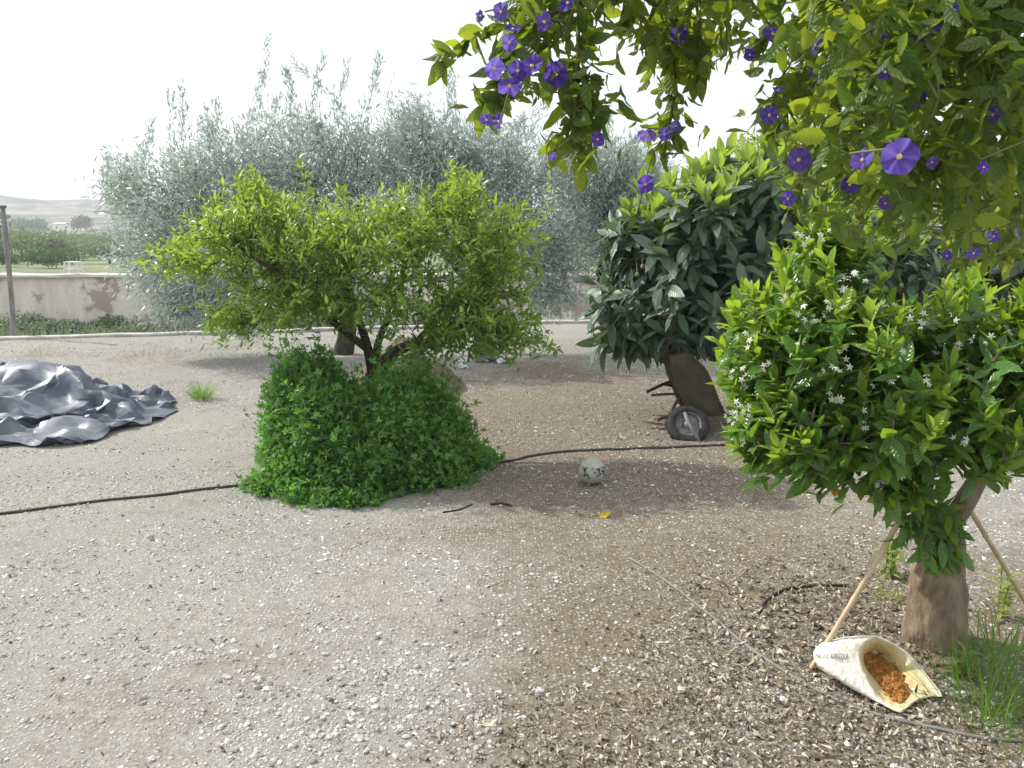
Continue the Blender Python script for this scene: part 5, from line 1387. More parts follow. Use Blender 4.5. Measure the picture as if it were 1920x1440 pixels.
     [11,12,9,4,1,5,4,6,6,4,3,3,3,5,5,8,-1,10,1,8,4,-3,7,17,5,-2,2,10,19,22,8,17,0,4,-1,13,5,6,3,12,15,9,13,10,3,11,4,12,8,-13,-1,5,6,1,0,6,4,8,8,9],
     [9,15,13,9,4,2,1,3,1,2,1,9,5,5,4,-4,4,0,11,-1,6,1,-4,6,16,1,0,-1,5,9,7,3,4,8,8,5,11,4,6,2,9,4,7,2,8,-1,1,1,4,6,-3,-3,-6,-1,-7,3,7,10,9,8],
     [9,14,13,10,6,2,1,-3,-2,-1,-2,7,6,4,2,2,0,6,6,10,-5,3,2,-5,6,2,0,1,5,5,-2,-2,7,12,13,12,10,8,2,6,-2,2,-4,2,-4,4,7,-2,-3,0,2,-5,-6,-8,-5,-5,8,12,7,7],
     [11,8,7,5,1,2,1,-2,-6,-6,-4,-6,1,2,2,8,6,-2,-3,4,4,-4,-7,-2,-4,3,1,0,1,-2,14,20,13,16,16,14,6,11,8,4,10,4,0,-4,1,-6,-7,1,-1,-4,-2,-5,-5,-5,-6,-5,-7,-2,8,7],
     [11,2,0,0,-1,-6,-5,-2,-5,-8,-6,-1,-3,-2,-3,-3,3,11,8,-4,7,-4,3,-5,-5,2,-1,0,-1,-6,-15,-11,14,13,11,8,6,3,11,4,2,-5,-6,-9,-11,-4,-7,-8,-6,-3,-4,-2,-5,-4,-6,-6,-2,3,7,1],
     [-9,6,2,-3,3,7,-7,-7,-3,-7,-9,-6,-4,-8,-8,-8,-7,-2,-13,-2,2,-5,-4,7,-1,2,0,2,-3,-10,-14,-13,-14,-5,-1,2,7,3,-1,3,1,1,1,-11,-12,-16,-11,-9,-8,-8,-6,-1,1,-5,-4,-5,-4,-4,-1,1],
     [-4,-12,-9,-4,-2,2,8,-8,-9,-4,-9,-10,-12,-11,-11,-9,-10,-10,3,-7,-10,-3,-2,-4,6,2,0,-1,-8,-17,-15,-15,-16,-17,-12,-10,-10,-4,-6,3,-1,1,0,-3,-11,-7,-8,-8,-9,-7,-6,-4,1,1,-1,-2,-4,-3,-3,-1],
     [-11,-5,-14,-13,-11,-11,-5,4,-4,-8,-3,-11,-11,-10,-9,-10,-11,-19,-12,0,-6,0,0,5,-4,3,1,-3,-15,-10,-8,-10,-12,-14,-17,-16,-10,-8,-6,-5,-2,1,1,-1,-5,-5,-4,-7,-7,-5,-5,-4,-2,6,2,1,-1,-1,-4,2],
     [-2,-7,0,-18,-20,-16,-17,-18,-15,-9,-11,-3,-12,-12,-12,-10,-7,0,0,-1,-10,7,2,2,7,-4,0,-2,11,6,5,5,3,2,0,-4,-6,-7,-5,-7,-2,1,-1,6,1,-2,-7,-7,-6,-5,-2,-3,-2,3,4,4,3,2,3,-1],
     [0,-7,-4,4,-17,-20,-20,-15,-9,-12,-8,-7,-4,-8,-6,-5,-4,-3,-8,-3,11,6,1,1,3,-1,-1,-1,-1,14,13,16,15,12,9,7,4,0,2,2,-2,-1,-4,-10,5,4,10,-2,-3,-5,-4,-1,1,0,4,7,9,4,4,5],
     [-4,-8,-7,-3,6,-9,-6,-2,-5,-2,-4,-6,2,-2,2,-1,0,1,4,0,-6,-7,1,-2,0,0,0,-1,0,2,14,15,15,13,13,13,12,10,5,-2,-2,-3,-11,-6,-6,-2,1,2,4,5,3,2,2,0,8,3,8,9,8,8],
     [-13,-5,-10,-12,-11,-1,0,1,1,3,-2,-1,0,8,-1,3,3,3,6,-6,1,4,3,2,-3,3,-2,-2,-3,-1,3,5,6,5,4,3,-5,-5,-2,0,-1,-3,-2,-1,6,0,-6,11,14,16,9,6,8,13,1,5,8,12,10,9],
     [14,-1,2,9,6,3,2,-1,6,5,3,5,2,3,5,5,4,3,-8,5,8,7,0,-4,1,1,-2,-3,-3,-6,-5,-3,-5,-5,-7,-13,0,2,0,-4,-10,-5,7,7,8,11,17,19,19,16,14,11,11,6,1,8,6,3,-1,2],
     [11,4,1,-1,8,10,8,8,9,1,6,6,11,5,9,9,8,2,8,8,6,6,13,5,0,-4,-2,-3,-4,-2,-8,-8,-13,-14,-12,-2,-12,-10,-11,-11,-7,-9,-6,7,7,13,16,17,18,16,16,10,11,2,3,2,1,-6,-1,-9],
     [6,11,12,12,13,12,12,13,10,14,10,10,10,19,17,9,8,6,9,10,10,9,-4,7,1,10,2,-5,-5,-2,5,-7,-2,-13,-13,-12,-1,-11,-10,-5,1,4,6,7,7,9,11,13,13,10,-1,15,4,-4,2,3,-5,5,6,7],
     [9,15,18,17,13,18,19,14,12,8,11,13,10,10,12,17,12,19,11,6,6,3,3,-5,4,3,10,1,0,-1,-1,5,-5,-2,-6,-3,-8,7,-3,3,3,5,4,10,12,8,7,4,6,6,11,9,-9,-5,1,0,5,3,2,4],
     [-5,16,17,18,11,7,14,18,13,18,21,9,9,8,5,2,9,8,15,8,4,6,6,0,0,0,-3,4,3,4,4,4,6,3,5,-5,6,-3,10,-3,3,2,4,3,8,12,10,8,2,2,15,-11,-6,-1,2,1,1,1,-1,-3],
     [-2,-5,-6,-12,-4,8,7,9,9,3,6,20,11,6,2,4,2,3,1,11,3,3,-3,1,1,-3,-6,1,1,0,-2,0,2,5,-1,4,3,9,6,11,-1,3,5,8,9,3,3,6,12,9,-6,-2,2,3,3,1,3,-4,-4,-10],
     [11,6,5,11,10,-3,-2,-9,3,0,1,2,16,11,18,19,13,-5,-3,-5,3,-7,5,-1,-2,-11,-6,-8,-9,-12,-14,-14,-9,-2,-6,2,2,-7,-1,-7,2,2,3,0,-4,1,2,2,2,2,5,7,9,9,4,0,-1,2,-7,-6],
     [-22,-23,-23,-23,-13,-17,-15,0,0,0,5,0,-3,7,5,8,-7,-1,-8,-8,-8,-7,-7,-6,-7,-6,-5,-12,-14,-19,-24,-26,-25,-18,0,-4,-12,2,-1,1,2,3,-1,0,-1,0,0,1,0,3,5,9,13,15,14,9,-5,-15,-20,-20],
     [-15,-16,-16,-16,-17,-9,-8,-7,-7,0,0,2,-5,-6,-9,-10,11,11,7,-9,-15,-12,-18,-11,-13,-7,-12,-9,-8,-11,-16,-20,-23,-25,-25,-21,-14,-14,-10,1,2,-2,4,1,2,3,2,0,0,2,4,11,13,10,1,-12,-21,-22,-20,-24],
     [-11,-12,-12,-8,-10,-6,-8,-9,-6,3,-1,-6,-9,-10,-8,-12,-16,-6,-3,7,0,-12,-6,-10,-9,-19,-15,-10,-12,-2,-5,-9,-6,-2,3,4,6,5,4,3,0,3,1,3,1,2,-1,3,-7,-6,3,-1,1,-4,-13,-20,-19,-22,-22,-23],
     [-10,2,4,4,5,3,-3,-7,-9,-9,-12,-13,-8,-9,-10,-14,-14,-17,-15,-19,-11,0,-14,-4,-8,2,-15,-15,-10,-12,2,-3,0,0,0,2,-6,-10,-10,-6,1,1,2,3,2,1,4,-11,-8,-8,-10,-3,-6,-9,-15,-9,-7,-5,-4,-9],
     [-4,-11,-3,-1,-3,-3,-1,-6,-10,-10,-9,-6,-9,-13,-17,-12,-14,-15,-15,-19,-16,-15,-1,-13,-9,-3,-4,-14,-16,-13,-9,2,6,7,7,2,7,2,-2,0,2,5,6,4,3,2,-4,11,1,-8,-10,-13,-7,-13,-4,4,2,1,-2,0],
     [6,7,-5,-9,-7,-4,-4,0,4,-6,-6,-7,-5,-2,-5,-17,-13,-14,-14,-3,-5,-6,-20,-7,-6,-12,3,-6,-8,-8,-8,4,3,6,6,8,6,11,5,3,3,4,4,5,4,1,5,0,17,1,-10,-6,-8,1,6,2,5,6,8,5],
     [-4,4,8,9,4,-1,-7,-7,-7,-3,-3,-6,-6,-5,-16,-12,-12,-11,-10,-9,-11,-6,-10,-15,-12,-12,-8,-2,-2,-1,-1,-1,2,4,6,7,8,8,7,8,5,6,5,4,6,8,6,4,-1,21,7,-5,-9,-4,-8,-1,1,4,5,5],
     [4,-5,4,8,11,10,11,-2,-7,-1,-3,-8,-8,-12,0,1,-4,-9,-13,-15,-11,-13,-9,-10,-9,-4,-13,-3,3,4,4,2,3,2,4,5,6,4,11,9,8,7,6,5,7,7,5,0,-4,-4,16,13,-6,-13,-8,-6,-4,-4,-1,3],
     [1,6,1,-2,-3,2,6,11,2,0,-1,4,3,-15,-16,-15,-14,-9,-5,-5,-10,-17,1,7,-7,-6,7,11,5,5,4,5,7,8,5,7,7,10,13,12,11,8,7,6,0,-4,-3,-2,-5,-11,-14,-13,2,-1,-6,-10,-8,-3,-6,7],
     [2,0,-3,-1,1,0,-5,3,9,1,-1,-1,-7,-5,-3,-3,-1,-7,-7,-7,-2,5,3,-9,1,5,-3,0,10,12,12,7,6,7,8,8,10,11,16,16,11,7,6,4,4,0,-5,-6,-3,1,-1,-8,-12,-7,-3,-7,-6,-4,5,8],
     [-3,-2,0,0,0,-2,2,0,-2,2,3,0,-14,-5,-8,-8,-8,0,3,2,-7,-7,-6,7,9,-4,7,11,10,1,5,13,7,7,6,7,12,15,11,5,5,5,3,3,0,4,3,-4,-1,-7,-6,-2,-8,-9,-9,-7,-6,-2,1,3],
     [2,0,1,0,-2,-2,-3,-5,-2,-3,-4,-5,8,6,-1,0,-2,-2,-2,-8,-6,-5,-3,-1,-6,8,2,3,2,12,13,6,4,0,1,0,-1,1,-2,0,4,4,4,-5,-4,-3,-8,-5,-3,-7,-11,-11,-6,-7,-8,-9,-2,-1,-2,0],
     [-4,-1,-2,-3,-2,-2,-2,-3,-3,-4,-7,-8,-5,-12,-2,-1,-2,-3,-5,-6,4,-3,-3,-3,-1,1,7,5,8,10,4,14,21,10,11,2,0,-4,-8,-6,-5,1,3,7,-4,-9,-1,-2,-3,3,4,3,0,-2,-6,-3,-3,-2,1,-2],
     [-5,-4,-7,-6,-6,-6,-4,-7,-9,-16,-13,-15,-16,-5,-6,-6,-1,-1,-3,-5,-6,-3,-1,-4,2,2,3,2,3,-1,2,2,5,14,-3,4,-3,-4,-13,-13,-10,-9,-4,-1,5,1,-13,-4,-7,-3,-1,-1,-1,-3,-6,-3,-2,-2,-3,0],
     [-7,-7,-8,-9,-9,-7,-9,-9,-11,-13,-15,-14,-14,-16,-17,-16,-13,-11,-8,-1,-7,-3,-3,-9,-1,2,3,4,4,5,11,3,-1,2,9,-7,-3,-4,-11,-13,-17,-16,-14,-12,-14,-17,-4,-12,-11,-9,-8,-7,-8,-12,-6,-2,-4,-3,1,0],
     [-9,-12,-10,-12,-12,-12,-16,-13,-14,-13,-12,-8,-16,-13,-13,-14,-14,-12,-13,-10,-4,-5,-5,5,3,4,4,5,4,8,7,10,7,-3,-1,-2,-4,-8,-9,-11,-14,-19,-19,-17,-12,-12,-13,-18,-18,-17,-13,-12,-10,-8,-5,-4,-4,-4,-3,-3],
     [-13,-15,-15,-15,-15,-15,-16,-16,-19,-13,-13,-15,2,-3,-4,-6,-10,-8,-2,-4,-12,-6,-7,-3,0,1,3,2,5,5,4,4,3,4,-8,0,-8,-12,1,-3,-9,-11,-15,-16,-15,-17,-15,-8,-18,-20,-18,-20,-16,-9,0,1,-1,-6,-10,-9],
     [-19,-18,-20,-18,-18,-17,-12,-18,-14,-14,-13,-14,-14,1,6,7,4,-6,-7,-16,-8,-8,-4,-1,-3,-3,-1,1,1,1,0,-1,-3,-7,-7,-11,-4,6,10,3,1,-3,-8,-13,-13,-6,-11,-11,-12,-11,-20,-11,-7,1,2,-1,1,2,-9,-13],
     [-25,-24,-21,-21,-18,-19,-14,-19,-17,-15,-15,-10,-10,-12,-9,-5,-6,-3,-16,-14,-8,-5,-3,-4,-7,-9,-9,-5,-5,-5,-7,-9,-11,-11,-7,-9,-4,-7,-2,8,9,5,-9,-8,-13,-11,-8,-8,2,-10,-1,4,6,4,3,6,6,6,7,-1],
     [-20,-22,-20,-17,-16,-12,-14,-8,-6,-2,-5,-3,-3,-2,2,-4,-12,-13,-14,-11,-7,-3,-3,-8,-10,-13,-14,-13,-11,-12,-15,-19,-22,-21,-19,-8,-9,-6,-7,-6,-6,-12,-2,-7,-1,1,4,5,-5,-11,-9,-7,-12,-9,-5,-2,0,2,8,12],
     [-9,-9,-11,-9,-10,-10,-12,0,-5,-6,4,7,7,6,3,6,2,-12,-19,-8,-5,-2,2,2,0,-6,-9,-10,-11,-12,-20,-22,-20,-15,-10,-9,-10,-8,-7,-7,-5,-1,-9,-8,-7,-3,-2,0,-14,-1,1,-15,-9,-7,-8,-9,-8,-6,-1,5],
     [-1,-1,0,-1,-3,-5,-5,-4,11,9,7,9,10,5,-3,-16,-20,-18,-4,-9,-3,3,7,10,6,6,2,-2,-3,-7,-1,-10,-13,-10,-6,-10,-11,-11,-6,-5,-6,-10,-1,5,-4,-7,-5,-3,2,7,-13,-3,-3,-4,-6,-2,1,3,4,8],
     [12,3,1,1,0,-4,-3,-6,-6,7,4,5,5,-7,-2,5,2,-3,-10,7,6,14,9,9,14,18,15,6,3,1,1,-3,-1,-6,-10,-8,-8,-7,-6,-4,-3,6,3,-2,7,-1,-2,-2,11,-5,5,4,7,9,9,7,6,6,8,8],
     [-8,2,1,-1,0,0,-4,-4,-8,-5,0,-1,-3,2,7,17,17,15,16,10,15,13,17,10,11,7,3,14,13,12,2,-3,4,7,7,-1,-2,-2,-1,1,1,3,12,-2,-4,8,9,0,8,10,11,12,14,16,17,13,11,10,11,16],
     [7,-6,-3,-1,1,2,0,-1,-3,-7,4,-1,-6,7,7,10,29,34,30,24,14,12,15,12,2,8,8,6,4,2,-15,11,10,7,5,5,4,3,4,4,-4,-5,-6,9,10,6,-4,6,7,17,16,15,17,11,11,14,13,10,8,8],
     [-17,-1,2,0,1,0,1,2,5,2,-3,3,10,11,7,7,14,18,31,31,19,4,-1,11,8,-3,2,1,-1,-3,16,6,-6,-4,0,9,9,5,2,-8,-2,-3,-5,2,1,-2,8,6,0,10,17,13,11,14,14,15,15,16,12,4],
     [0,-1,-1,4,4,7,12,9,6,8,7,8,6,6,7,4,6,18,15,18,24,10,-1,-5,4,3,-4,-8,-14,-15,-16,-12,4,7,-2,-6,-4,-1,-8,-3,1,1,0,-3,0,1,3,-3,8,-1,2,16,16,17,17,9,11,10,10,7],
     [18,6,7,5,6,7,9,12,14,12,9,2,3,3,7,7,1,10,17,10,9,15,11,-3,-12,-8,-2,-6,-4,-8,0,4,2,3,10,8,-3,-4,-1,1,1,1,0,1,2,7,-5,8,-1,8,11,11,11,12,-1,7,7,7,6,3],
     [7,22,9,8,6,5,7,10,9,8,7,6,5,3,2,5,9,3,10,17,2,2,5,9,7,-1,-7,-9,-10,0,-1,-2,-3,-4,-1,4,5,-5,-4,-3,-2,-1,1,1,1,2,4,2,8,8,4,3,1,-7,8,6,4,3,-4,-3],
     [8,1,10,7,3,4,3,3,4,3,2,5,7,4,2,2,4,5,6,11,7,-2,-4,-5,4,12,12,7,-5,-7,-5,-7,-8,-7,-9,-4,-6,0,-1,0,-1,-1,-2,0,0,0,10,5,4,0,4,3,4,2,3,5,6,-15,-8,-6],
     [0,0,2,-2,1,0,1,0,-1,-1,2,6,7,7,2,0,1,9,7,-6,9,10,-1,3,-8,-9,-3,1,1,-7,-7,-6,-9,-9,-8,-8,4,0,0,0,1,0,2,0,-2,-3,-3,1,-2,1,0,-4,-1,2,1,0,-15,-9,-9,-11],
     [-6,-3,-4,0,-3,-2,-1,-1,-5,-4,-2,1,4,4,0,-2,-3,-3,-6,-11,-12,-5,2,-8,4,-9,-9,-4,6,7,-1,-5,-8,-8,-3,-7,-2,3,2,1,1,2,1,6,2,-2,-3,-3,-1,-3,-5,-4,-5,-1,-10,-20,-18,-10,-11,-14],
     [-9,-3,-6,-6,-3,-3,-3,-9,-7,-7,-10,-7,-6,-5,-2,-6,-7,-17,-17,-13,-14,-21,-17,-7,-11,0,-4,-7,-17,-16,-10,-9,-5,-6,-6,-4,-3,0,2,3,2,2,4,-3,2,3,-3,-4,-4,-4,-6,-4,-9,-13,-3,-2,-4,-7,-9,-20],
     [-6,-7,-5,-4,-5,-5,-4,-6,-7,-10,-15,-17,-16,-14,-15,-12,-13,-8,-27,-21,-25,-18,-16,-16,-15,-15,-11,-11,-12,-10,-9,-6,-3,-4,-5,-2,-3,-1,0,-3,-1,0,-4,-2,0,0,0,-2,-4,-5,-4,-6,-9,-2,-3,1,0,2,1,6],
     [-1,-4,-4,-4,-3,-4,-6,-6,-7,-8,-7,-18,-20,-19,-15,-15,-16,-17,-12,-13,-8,-11,-18,-17,-16,-12,-9,-17,-10,-7,-5,-4,-6,-1,-2,-1,-3,-2,0,0,2,3,3,2,-3,-3,1,-1,0,-2,-1,-7,-2,-2,-2,2,11,8,9,16],
     [11,4,4,-4,-3,-4,-6,-5,-4,-6,-7,-9,-12,-12,-11,-11,-13,-20,-14,-15,-18,-19,-16,-17,-17,-15,-15,-5,-7,-4,-3,-3,-1,-3,1,2,4,3,3,7,5,4,5,4,6,-1,0,-2,-1,1,-1,-2,0,-1,-1,-6,3,10,11,13],
     [1,7,-2,-1,-3,-3,-5,-2,-2,-2,-4,-3,-8,-9,-10,-9,-9,-8,-9,-16,-14,-11,-12,-12,-12,-13,-15,-10,-5,-2,-2,-3,-1,3,4,6,8,10,8,6,6,5,5,5,4,11,0,6,2,2,-3,4,1,0,-1,5,-3,4,4,6],
     [-1,-2,5,7,-1,-3,-2,-2,-3,-3,-4,-4,-4,-6,-4,-3,-5,-8,-7,0,-13,-14,-10,-9,-8,-8,-7,-8,2,0,0,5,7,7,7,8,9,9,8,8,7,6,4,5,1,-2,8,8,5,4,7,6,4,1,0,0,7,6,7,8],
     [13,0,-4,-1,3,-2,-3,-3,-2,-3,-3,-4,-4,-5,-6,-5,-4,-3,-7,-9,0,1,-7,-6,-4,-3,-3,0,3,8,10,9,9,9,8,9,11,10,10,9,8,9,8,3,6,6,-1,3,7,6,8,8,12,12,11,11,11,5,10,10],
     [9,19,5,-4,-4,-1,-3,-3,-2,-3,-3,0,-2,-6,-6,-7,-7,-4,2,-3,4,2,-2,-3,-3,-3,-2,0,3,7,10,10,10,10,10,10,11,11,11,13,5,7,8,10,6,2,9,6,7,7,7,8,8,14,13,13,11,11,9,9],
     [7,12,20,10,-3,-3,-5,-3,-3,-3,-2,0,5,4,-6,-5,-3,-4,-7,8,-8,-5,9,8,0,1,3,5,4,7,7,10,10,9,9,9,9,10,9,9,0,2,2,3,7,11,10,8,6,7,8,8,8,9,13,11,12,19,15,15]],
    [[27,36,31,25,24,23,29,35,48,57,66,72,76,79,68,68,74,85,91,100,97,84,75,68,68,72,96,74,53,34,31,10,9,21,21,27,38,49,57,70,74,67,67,53,50,59,47,55,51,49,49,51,36,24,16,10,10,10,13,10],
     [1,-9,3,20,13,15,10,-3,-5,-16,-13,-8,-1,-4,3,-3,-3,-6,-8,-13,-6,13,22,26,19,27,7,19,16,8,-1,11,4,-11,-1,6,13,16,17,12,14,18,5,18,13,-3,5,-5,-3,-3,-5,-2,17,13,5,10,8,6,-3,3],
     [11,3,2,0,5,10,10,19,-6,-5,-16,-15,-12,-13,-9,0,-2,-10,-12,-13,-12,-12,1,13,22,7,-16,-2,-1,22,27,25,22,13,7,6,1,1,9,1,-8,9,21,17,21,21,25,29,25,26,17,19,4,6,9,-4,-8,-6,6,-3],
     [3,4,-3,-1,7,13,14,14,22,18,8,-12,-11,-12,-13,-10,-15,-13,-10,-10,-14,-16,-12,-11,-1,0,2,-6,-4,-20,0,22,23,22,14,12,8,6,1,2,6,-6,10,13,24,28,24,26,29,23,21,11,21,30,23,14,3,9,-5,0],
     [12,12,3,1,7,-6,-15,-22,-18,-11,-4,-3,-11,-15,-2,-12,6,-2,-10,-14,-12,-3,-8,1,-6,-1,8,-12,-12,4,-17,-3,17,24,19,18,16,13,12,21,23,16,9,21,22,24,24,26,14,14,25,34,36,31,28,23,16,-4,-1,0],
     [3,12,13,0,-11,-12,-17,-20,-20,-22,-18,-6,-18,-6,-5,0,4,14,11,8,0,-7,-4,-4,11,-1,-4,-6,-5,-8,-1,-3,6,17,21,16,13,14,15,9,19,17,17,4,16,22,20,12,19,23,27,25,25,27,28,27,22,14,5,0],
     [-5,4,20,12,-4,-11,-9,-9,-10,-11,-14,-17,-7,-6,-11,9,4,12,15,14,14,8,19,15,4,0,-1,-3,0,-5,1,-1,1,11,22,14,6,15,12,9,10,22,5,5,8,16,13,4,10,14,6,9,8,8,11,15,17,17,12,0],
     [-10,-8,2,10,11,5,3,8,12,13,11,2,9,14,17,6,-5,-1,13,17,16,9,1,-7,-3,6,-7,5,2,-4,0,0,-1,-12,-25,-15,-1,-4,2,11,-5,2,12,5,-4,0,10,10,14,0,3,2,-8,-14,-14,-14,-12,-7,-3,0],
     [-4,-5,-10,9,16,19,11,2,-4,-9,3,11,-6,-8,-10,-12,-3,-7,-3,-7,8,13,-10,-5,-19,-16,-5,-14,-15,0,12,-1,-29,-35,-30,-27,-24,-25,-24,-22,-8,-6,10,12,-5,-5,6,8,6,1,9,-16,-21,-24,-23,-17,-12,-12,-12,4],
     [5,-8,-6,-13,-5,2,10,3,6,-4,-3,-3,4,3,-1,-3,-9,-5,-5,-7,-21,-18,-16,-23,-26,-31,-27,-15,-15,12,-6,-28,-29,-24,-8,-1,-5,-4,-4,0,3,4,0,13,7,-6,-2,13,-1,9,-6,0,0,5,0,-3,-5,-7,-2,-4],
     [9,-4,-16,-19,-26,-15,-1,11,2,0,-10,0,5,-5,-1,2,10,-7,-8,9,10,-9,-19,-31,-31,-40,-35,-27,9,4,-15,-20,-13,-5,0,3,7,7,5,-4,-1,-3,-9,2,14,1,-8,4,12,19,18,15,9,-1,3,8,13,16,2,-1],
     [-3,2,-14,-16,-20,-25,-23,-8,-5,0,0,-11,-8,4,16,17,4,-11,-15,-14,1,1,-3,-12,-23,-13,-9,13,12,-16,-2,-2,0,4,6,9,17,9,10,14,8,-2,2,-4,5,14,3,-6,13,7,9,9,8,10,11,13,14,10,13,10],
     [2,3,2,-16,3,-8,3,-10,-5,1,0,0,-2,5,4,13,2,-1,-6,-4,2,15,14,4,-1,0,1,0,-6,13,1,0,3,7,13,19,16,22,12,14,6,13,17,14,2,-3,11,12,2,11,12,10,9,9,9,9,10,11,11,3],
     [-6,6,6,4,-10,0,5,7,12,4,0,4,8,12,17,9,3,2,-2,1,-2,13,20,15,7,14,7,-2,5,2,3,4,11,3,5,8,17,17,18,10,19,15,15,10,1,6,-7,-7,-1,-8,-10,-2,0,-6,-3,1,5,9,10,0],
     [-11,-3,8,9,1,10,-8,14,13,10,7,11,11,13,12,7,3,4,-4,-4,-3,1,14,14,9,4,14,3,3,2,0,5,-6,2,-2,-2,-1,2,6,10,0,11,7,3,1,6,6,-12,-8,-8,-5,-7,-10,-10,-12,-9,-4,-1,3,6],
     [-9,-6,0,8,7,-9,-4,0,8,15,7,11,12,13,9,4,1,3,-1,-3,-6,-7,0,5,11,-14,-13,5,1,0,4,6,0,-2,0,-4,-7,-10,-8,-5,6,-4,0,-6,5,8,1,3,-14,2,-4,-9,-10,-8,-10,-13,-11,-4,1,6],
     [-9,-9,-3,-5,6,1,-8,-11,-8,8,8,1,7,4,2,2,5,2,-1,-8,-8,-8,-11,0,-1,5,-8,-15,-10,-8,6,16,6,8,3,-3,-7,-4,-1,1,-2,-1,-4,3,5,1,12,12,3,-2,-2,-3,2,2,1,-2,-8,-7,-7,4],
     [-6,-13,-8,5,-5,1,5,-20,-23,-15,9,14,1,0,-3,-3,2,2,3,-10,-8,-8,-16,-6,-2,8,0,-7,-19,-10,-19,-18,8,8,7,8,7,4,3,1,2,1,-4,2,2,-1,0,-3,3,-2,0,6,9,11,11,7,1,-8,-7,-4],
     [0,-7,-10,-12,12,7,2,14,4,-23,-21,-17,1,-2,-6,-7,0,4,7,3,-9,-9,0,-1,5,8,9,14,-4,-20,-14,5,26,30,24,18,12,10,8,7,7,11,4,1,1,1,-4,4,6,-4,0,3,9,12,16,14,10,2,-3,-4],
     [2,0,-10,0,5,12,8,2,-13,9,-7,-7,-7,-15,-18,-11,-2,10,12,11,-2,-10,-4,4,13,6,11,-9,10,0,0,12,16,22,29,29,28,29,28,27,20,-1,5,0,2,0,2,-2,-3,0,-2,-1,4,11,10,8,4,3,-2,-5],
     [4,7,0,-2,4,13,14,2,0,-10,-3,-2,-4,-17,-17,-18,-16,-8,6,10,12,-4,-10,-1,11,14,10,9,-9,0,0,4,7,11,12,9,5,-5,1,9,-6,9,-4,1,2,-2,-2,-1,1,-12,-20,-13,-18,-2,-1,0,-1,-4,-4,-4],
     [7,-6,1,-4,0,5,6,0,5,1,0,4,-4,-5,-18,-19,-19,-16,-17,-10,-2,5,-10,-8,-2,12,14,12,8,4,7,6,5,4,5,-6,-11,4,5,3,12,-8,-4,2,2,-2,-1,-2,-6,0,-11,-25,-18,-10,-7,-6,-7,-7,7,-5],
     [4,0,-1,-5,-7,-3,0,6,6,0,1,2,-3,-6,-10,-17,-12,-8,-17,-16,-16,-23,-11,-15,-5,2,7,10,7,8,11,9,7,1,0,14,8,-4,-4,-9,3,5,10,-7,2,8,-4,-7,-9,-4,0,-8,-9,-11,-8,-9,-8,-7,-17,-6],
     [0,-1,6,0,-15,-12,-9,-12,-6,0,2,2,-4,-7,7,-2,-11,-9,4,-11,-20,-13,-10,-14,-9,-1,2,4,6,13,13,12,8,10,3,7,16,7,-8,-6,-5,8,-10,7,-12,2,12,6,-1,1,-3,0,-3,-16,-4,-5,-5,-4,-4,0],
     [-1,0,-6,5,-7,-15,-13,-7,5,1,2,1,-7,3,-2,9,-6,-12,-10,8,5,-5,-13,-4,-11,-4,-3,2,9,-4,14,13,12,10,12,1,10,14,3,-9,-9,2,1,-12,3,-10,3,10,14,-3,7,24,20,6,-2,-2,-1,-2,-2,0],
     [1,3,0,-4,5,-8,-13,-5,-1,2,3,0,16,16,15,1,12,-8,-13,-4,8,8,4,-6,-3,-5,-8,-15,-13,8,10,10,8,6,4,7,-6,8,12,3,-9,-7,9,-2,-14,-7,-9,-2,4,13,12,7,3,6,-5,1,1,3,1,0],
     [-1,7,11,5,-3,11,15,5,-6,2,6,-1,1,-4,6,6,0,8,-8,-9,5,16,16,6,-4,-8,-7,-8,0,3,5,3,1,-4,-6,-8,-8,-8,9,13,4,-13,-6,9,-3,-13,-16,-13,-4,2,10,4,2,-2,-3,-4,4,6,3,0],
     [-7,12,11,10,3,-5,-3,18,9,5,3,7,-4,6,-7,12,9,0,-1,-8,-8,8,3,13,-5,-9,-7,-6,-1,6,0,-7,-9,-15,-17,-14,0,-11,-10,4,13,2,-12,-7,11,4,-11,-17,-16,-1,3,1,1,-1,-4,-2,-4,-1,4,0],
     [-8,-9,-1,5,5,14,10,-4,18,8,2,-2,8,4,3,1,10,14,13,-7,-7,-2,12,-5,-6,-10,-7,-5,3,8,10,8,-13,-9,-5,-2,-2,1,-14,-9,-7,-3,9,9,2,7,1,-5,-8,-9,4,6,3,1,-2,-5,0,6,9,0],
     [-2,-13,-13,-5,6,-10,5,7,-9,17,8,1,-3,4,6,-3,-6,2,-5,14,-8,-4,3,10,5,-14,-14,-3,6,9,8,6,11,2,-1,-4,-8,-2,-11,-13,-8,-6,-8,2,7,2,4,3,0,2,1,8,9,2,1,-1,0,-4,-1,0],
     [12,-1,-8,-16,-17,-12,-15,3,-1,-11,12,6,5,-4,1,5,16,8,9,-12,-3,0,4,-1,10,6,0,0,5,5,6,6,8,9,4,2,1,-3,-7,-16,-12,-9,-7,-6,4,10,8,5,3,-1,-1,4,8,7,3,1,-3,-2,-2,0],
     [-6,14,5,2,0,9,-8,-11,14,-3,-17,4,-7,-1,4,14,17,7,9,19,8,6,3,8,-3,8,5,1,1,1,0,0,3,4,6,5,2,-3,-5,-15,-15,-12,-11,-9,-7,2,4,-1,-5,-9,-7,-4,-1,6,4,2,0,0,-4,4],
     [8,15,18,7,0,-9,3,1,0,10,-2,-16,6,10,16,19,15,24,25,17,12,-4,0,6,8,-8,3,6,-6,-10,-11,-12,-14,-14,-13,-10,-8,-6,-4,-10,-22,-16,-9,-8,-9,-4,-8,-8,-9,-14,-18,-15,-10,-2,1,2,0,0,2,-4],
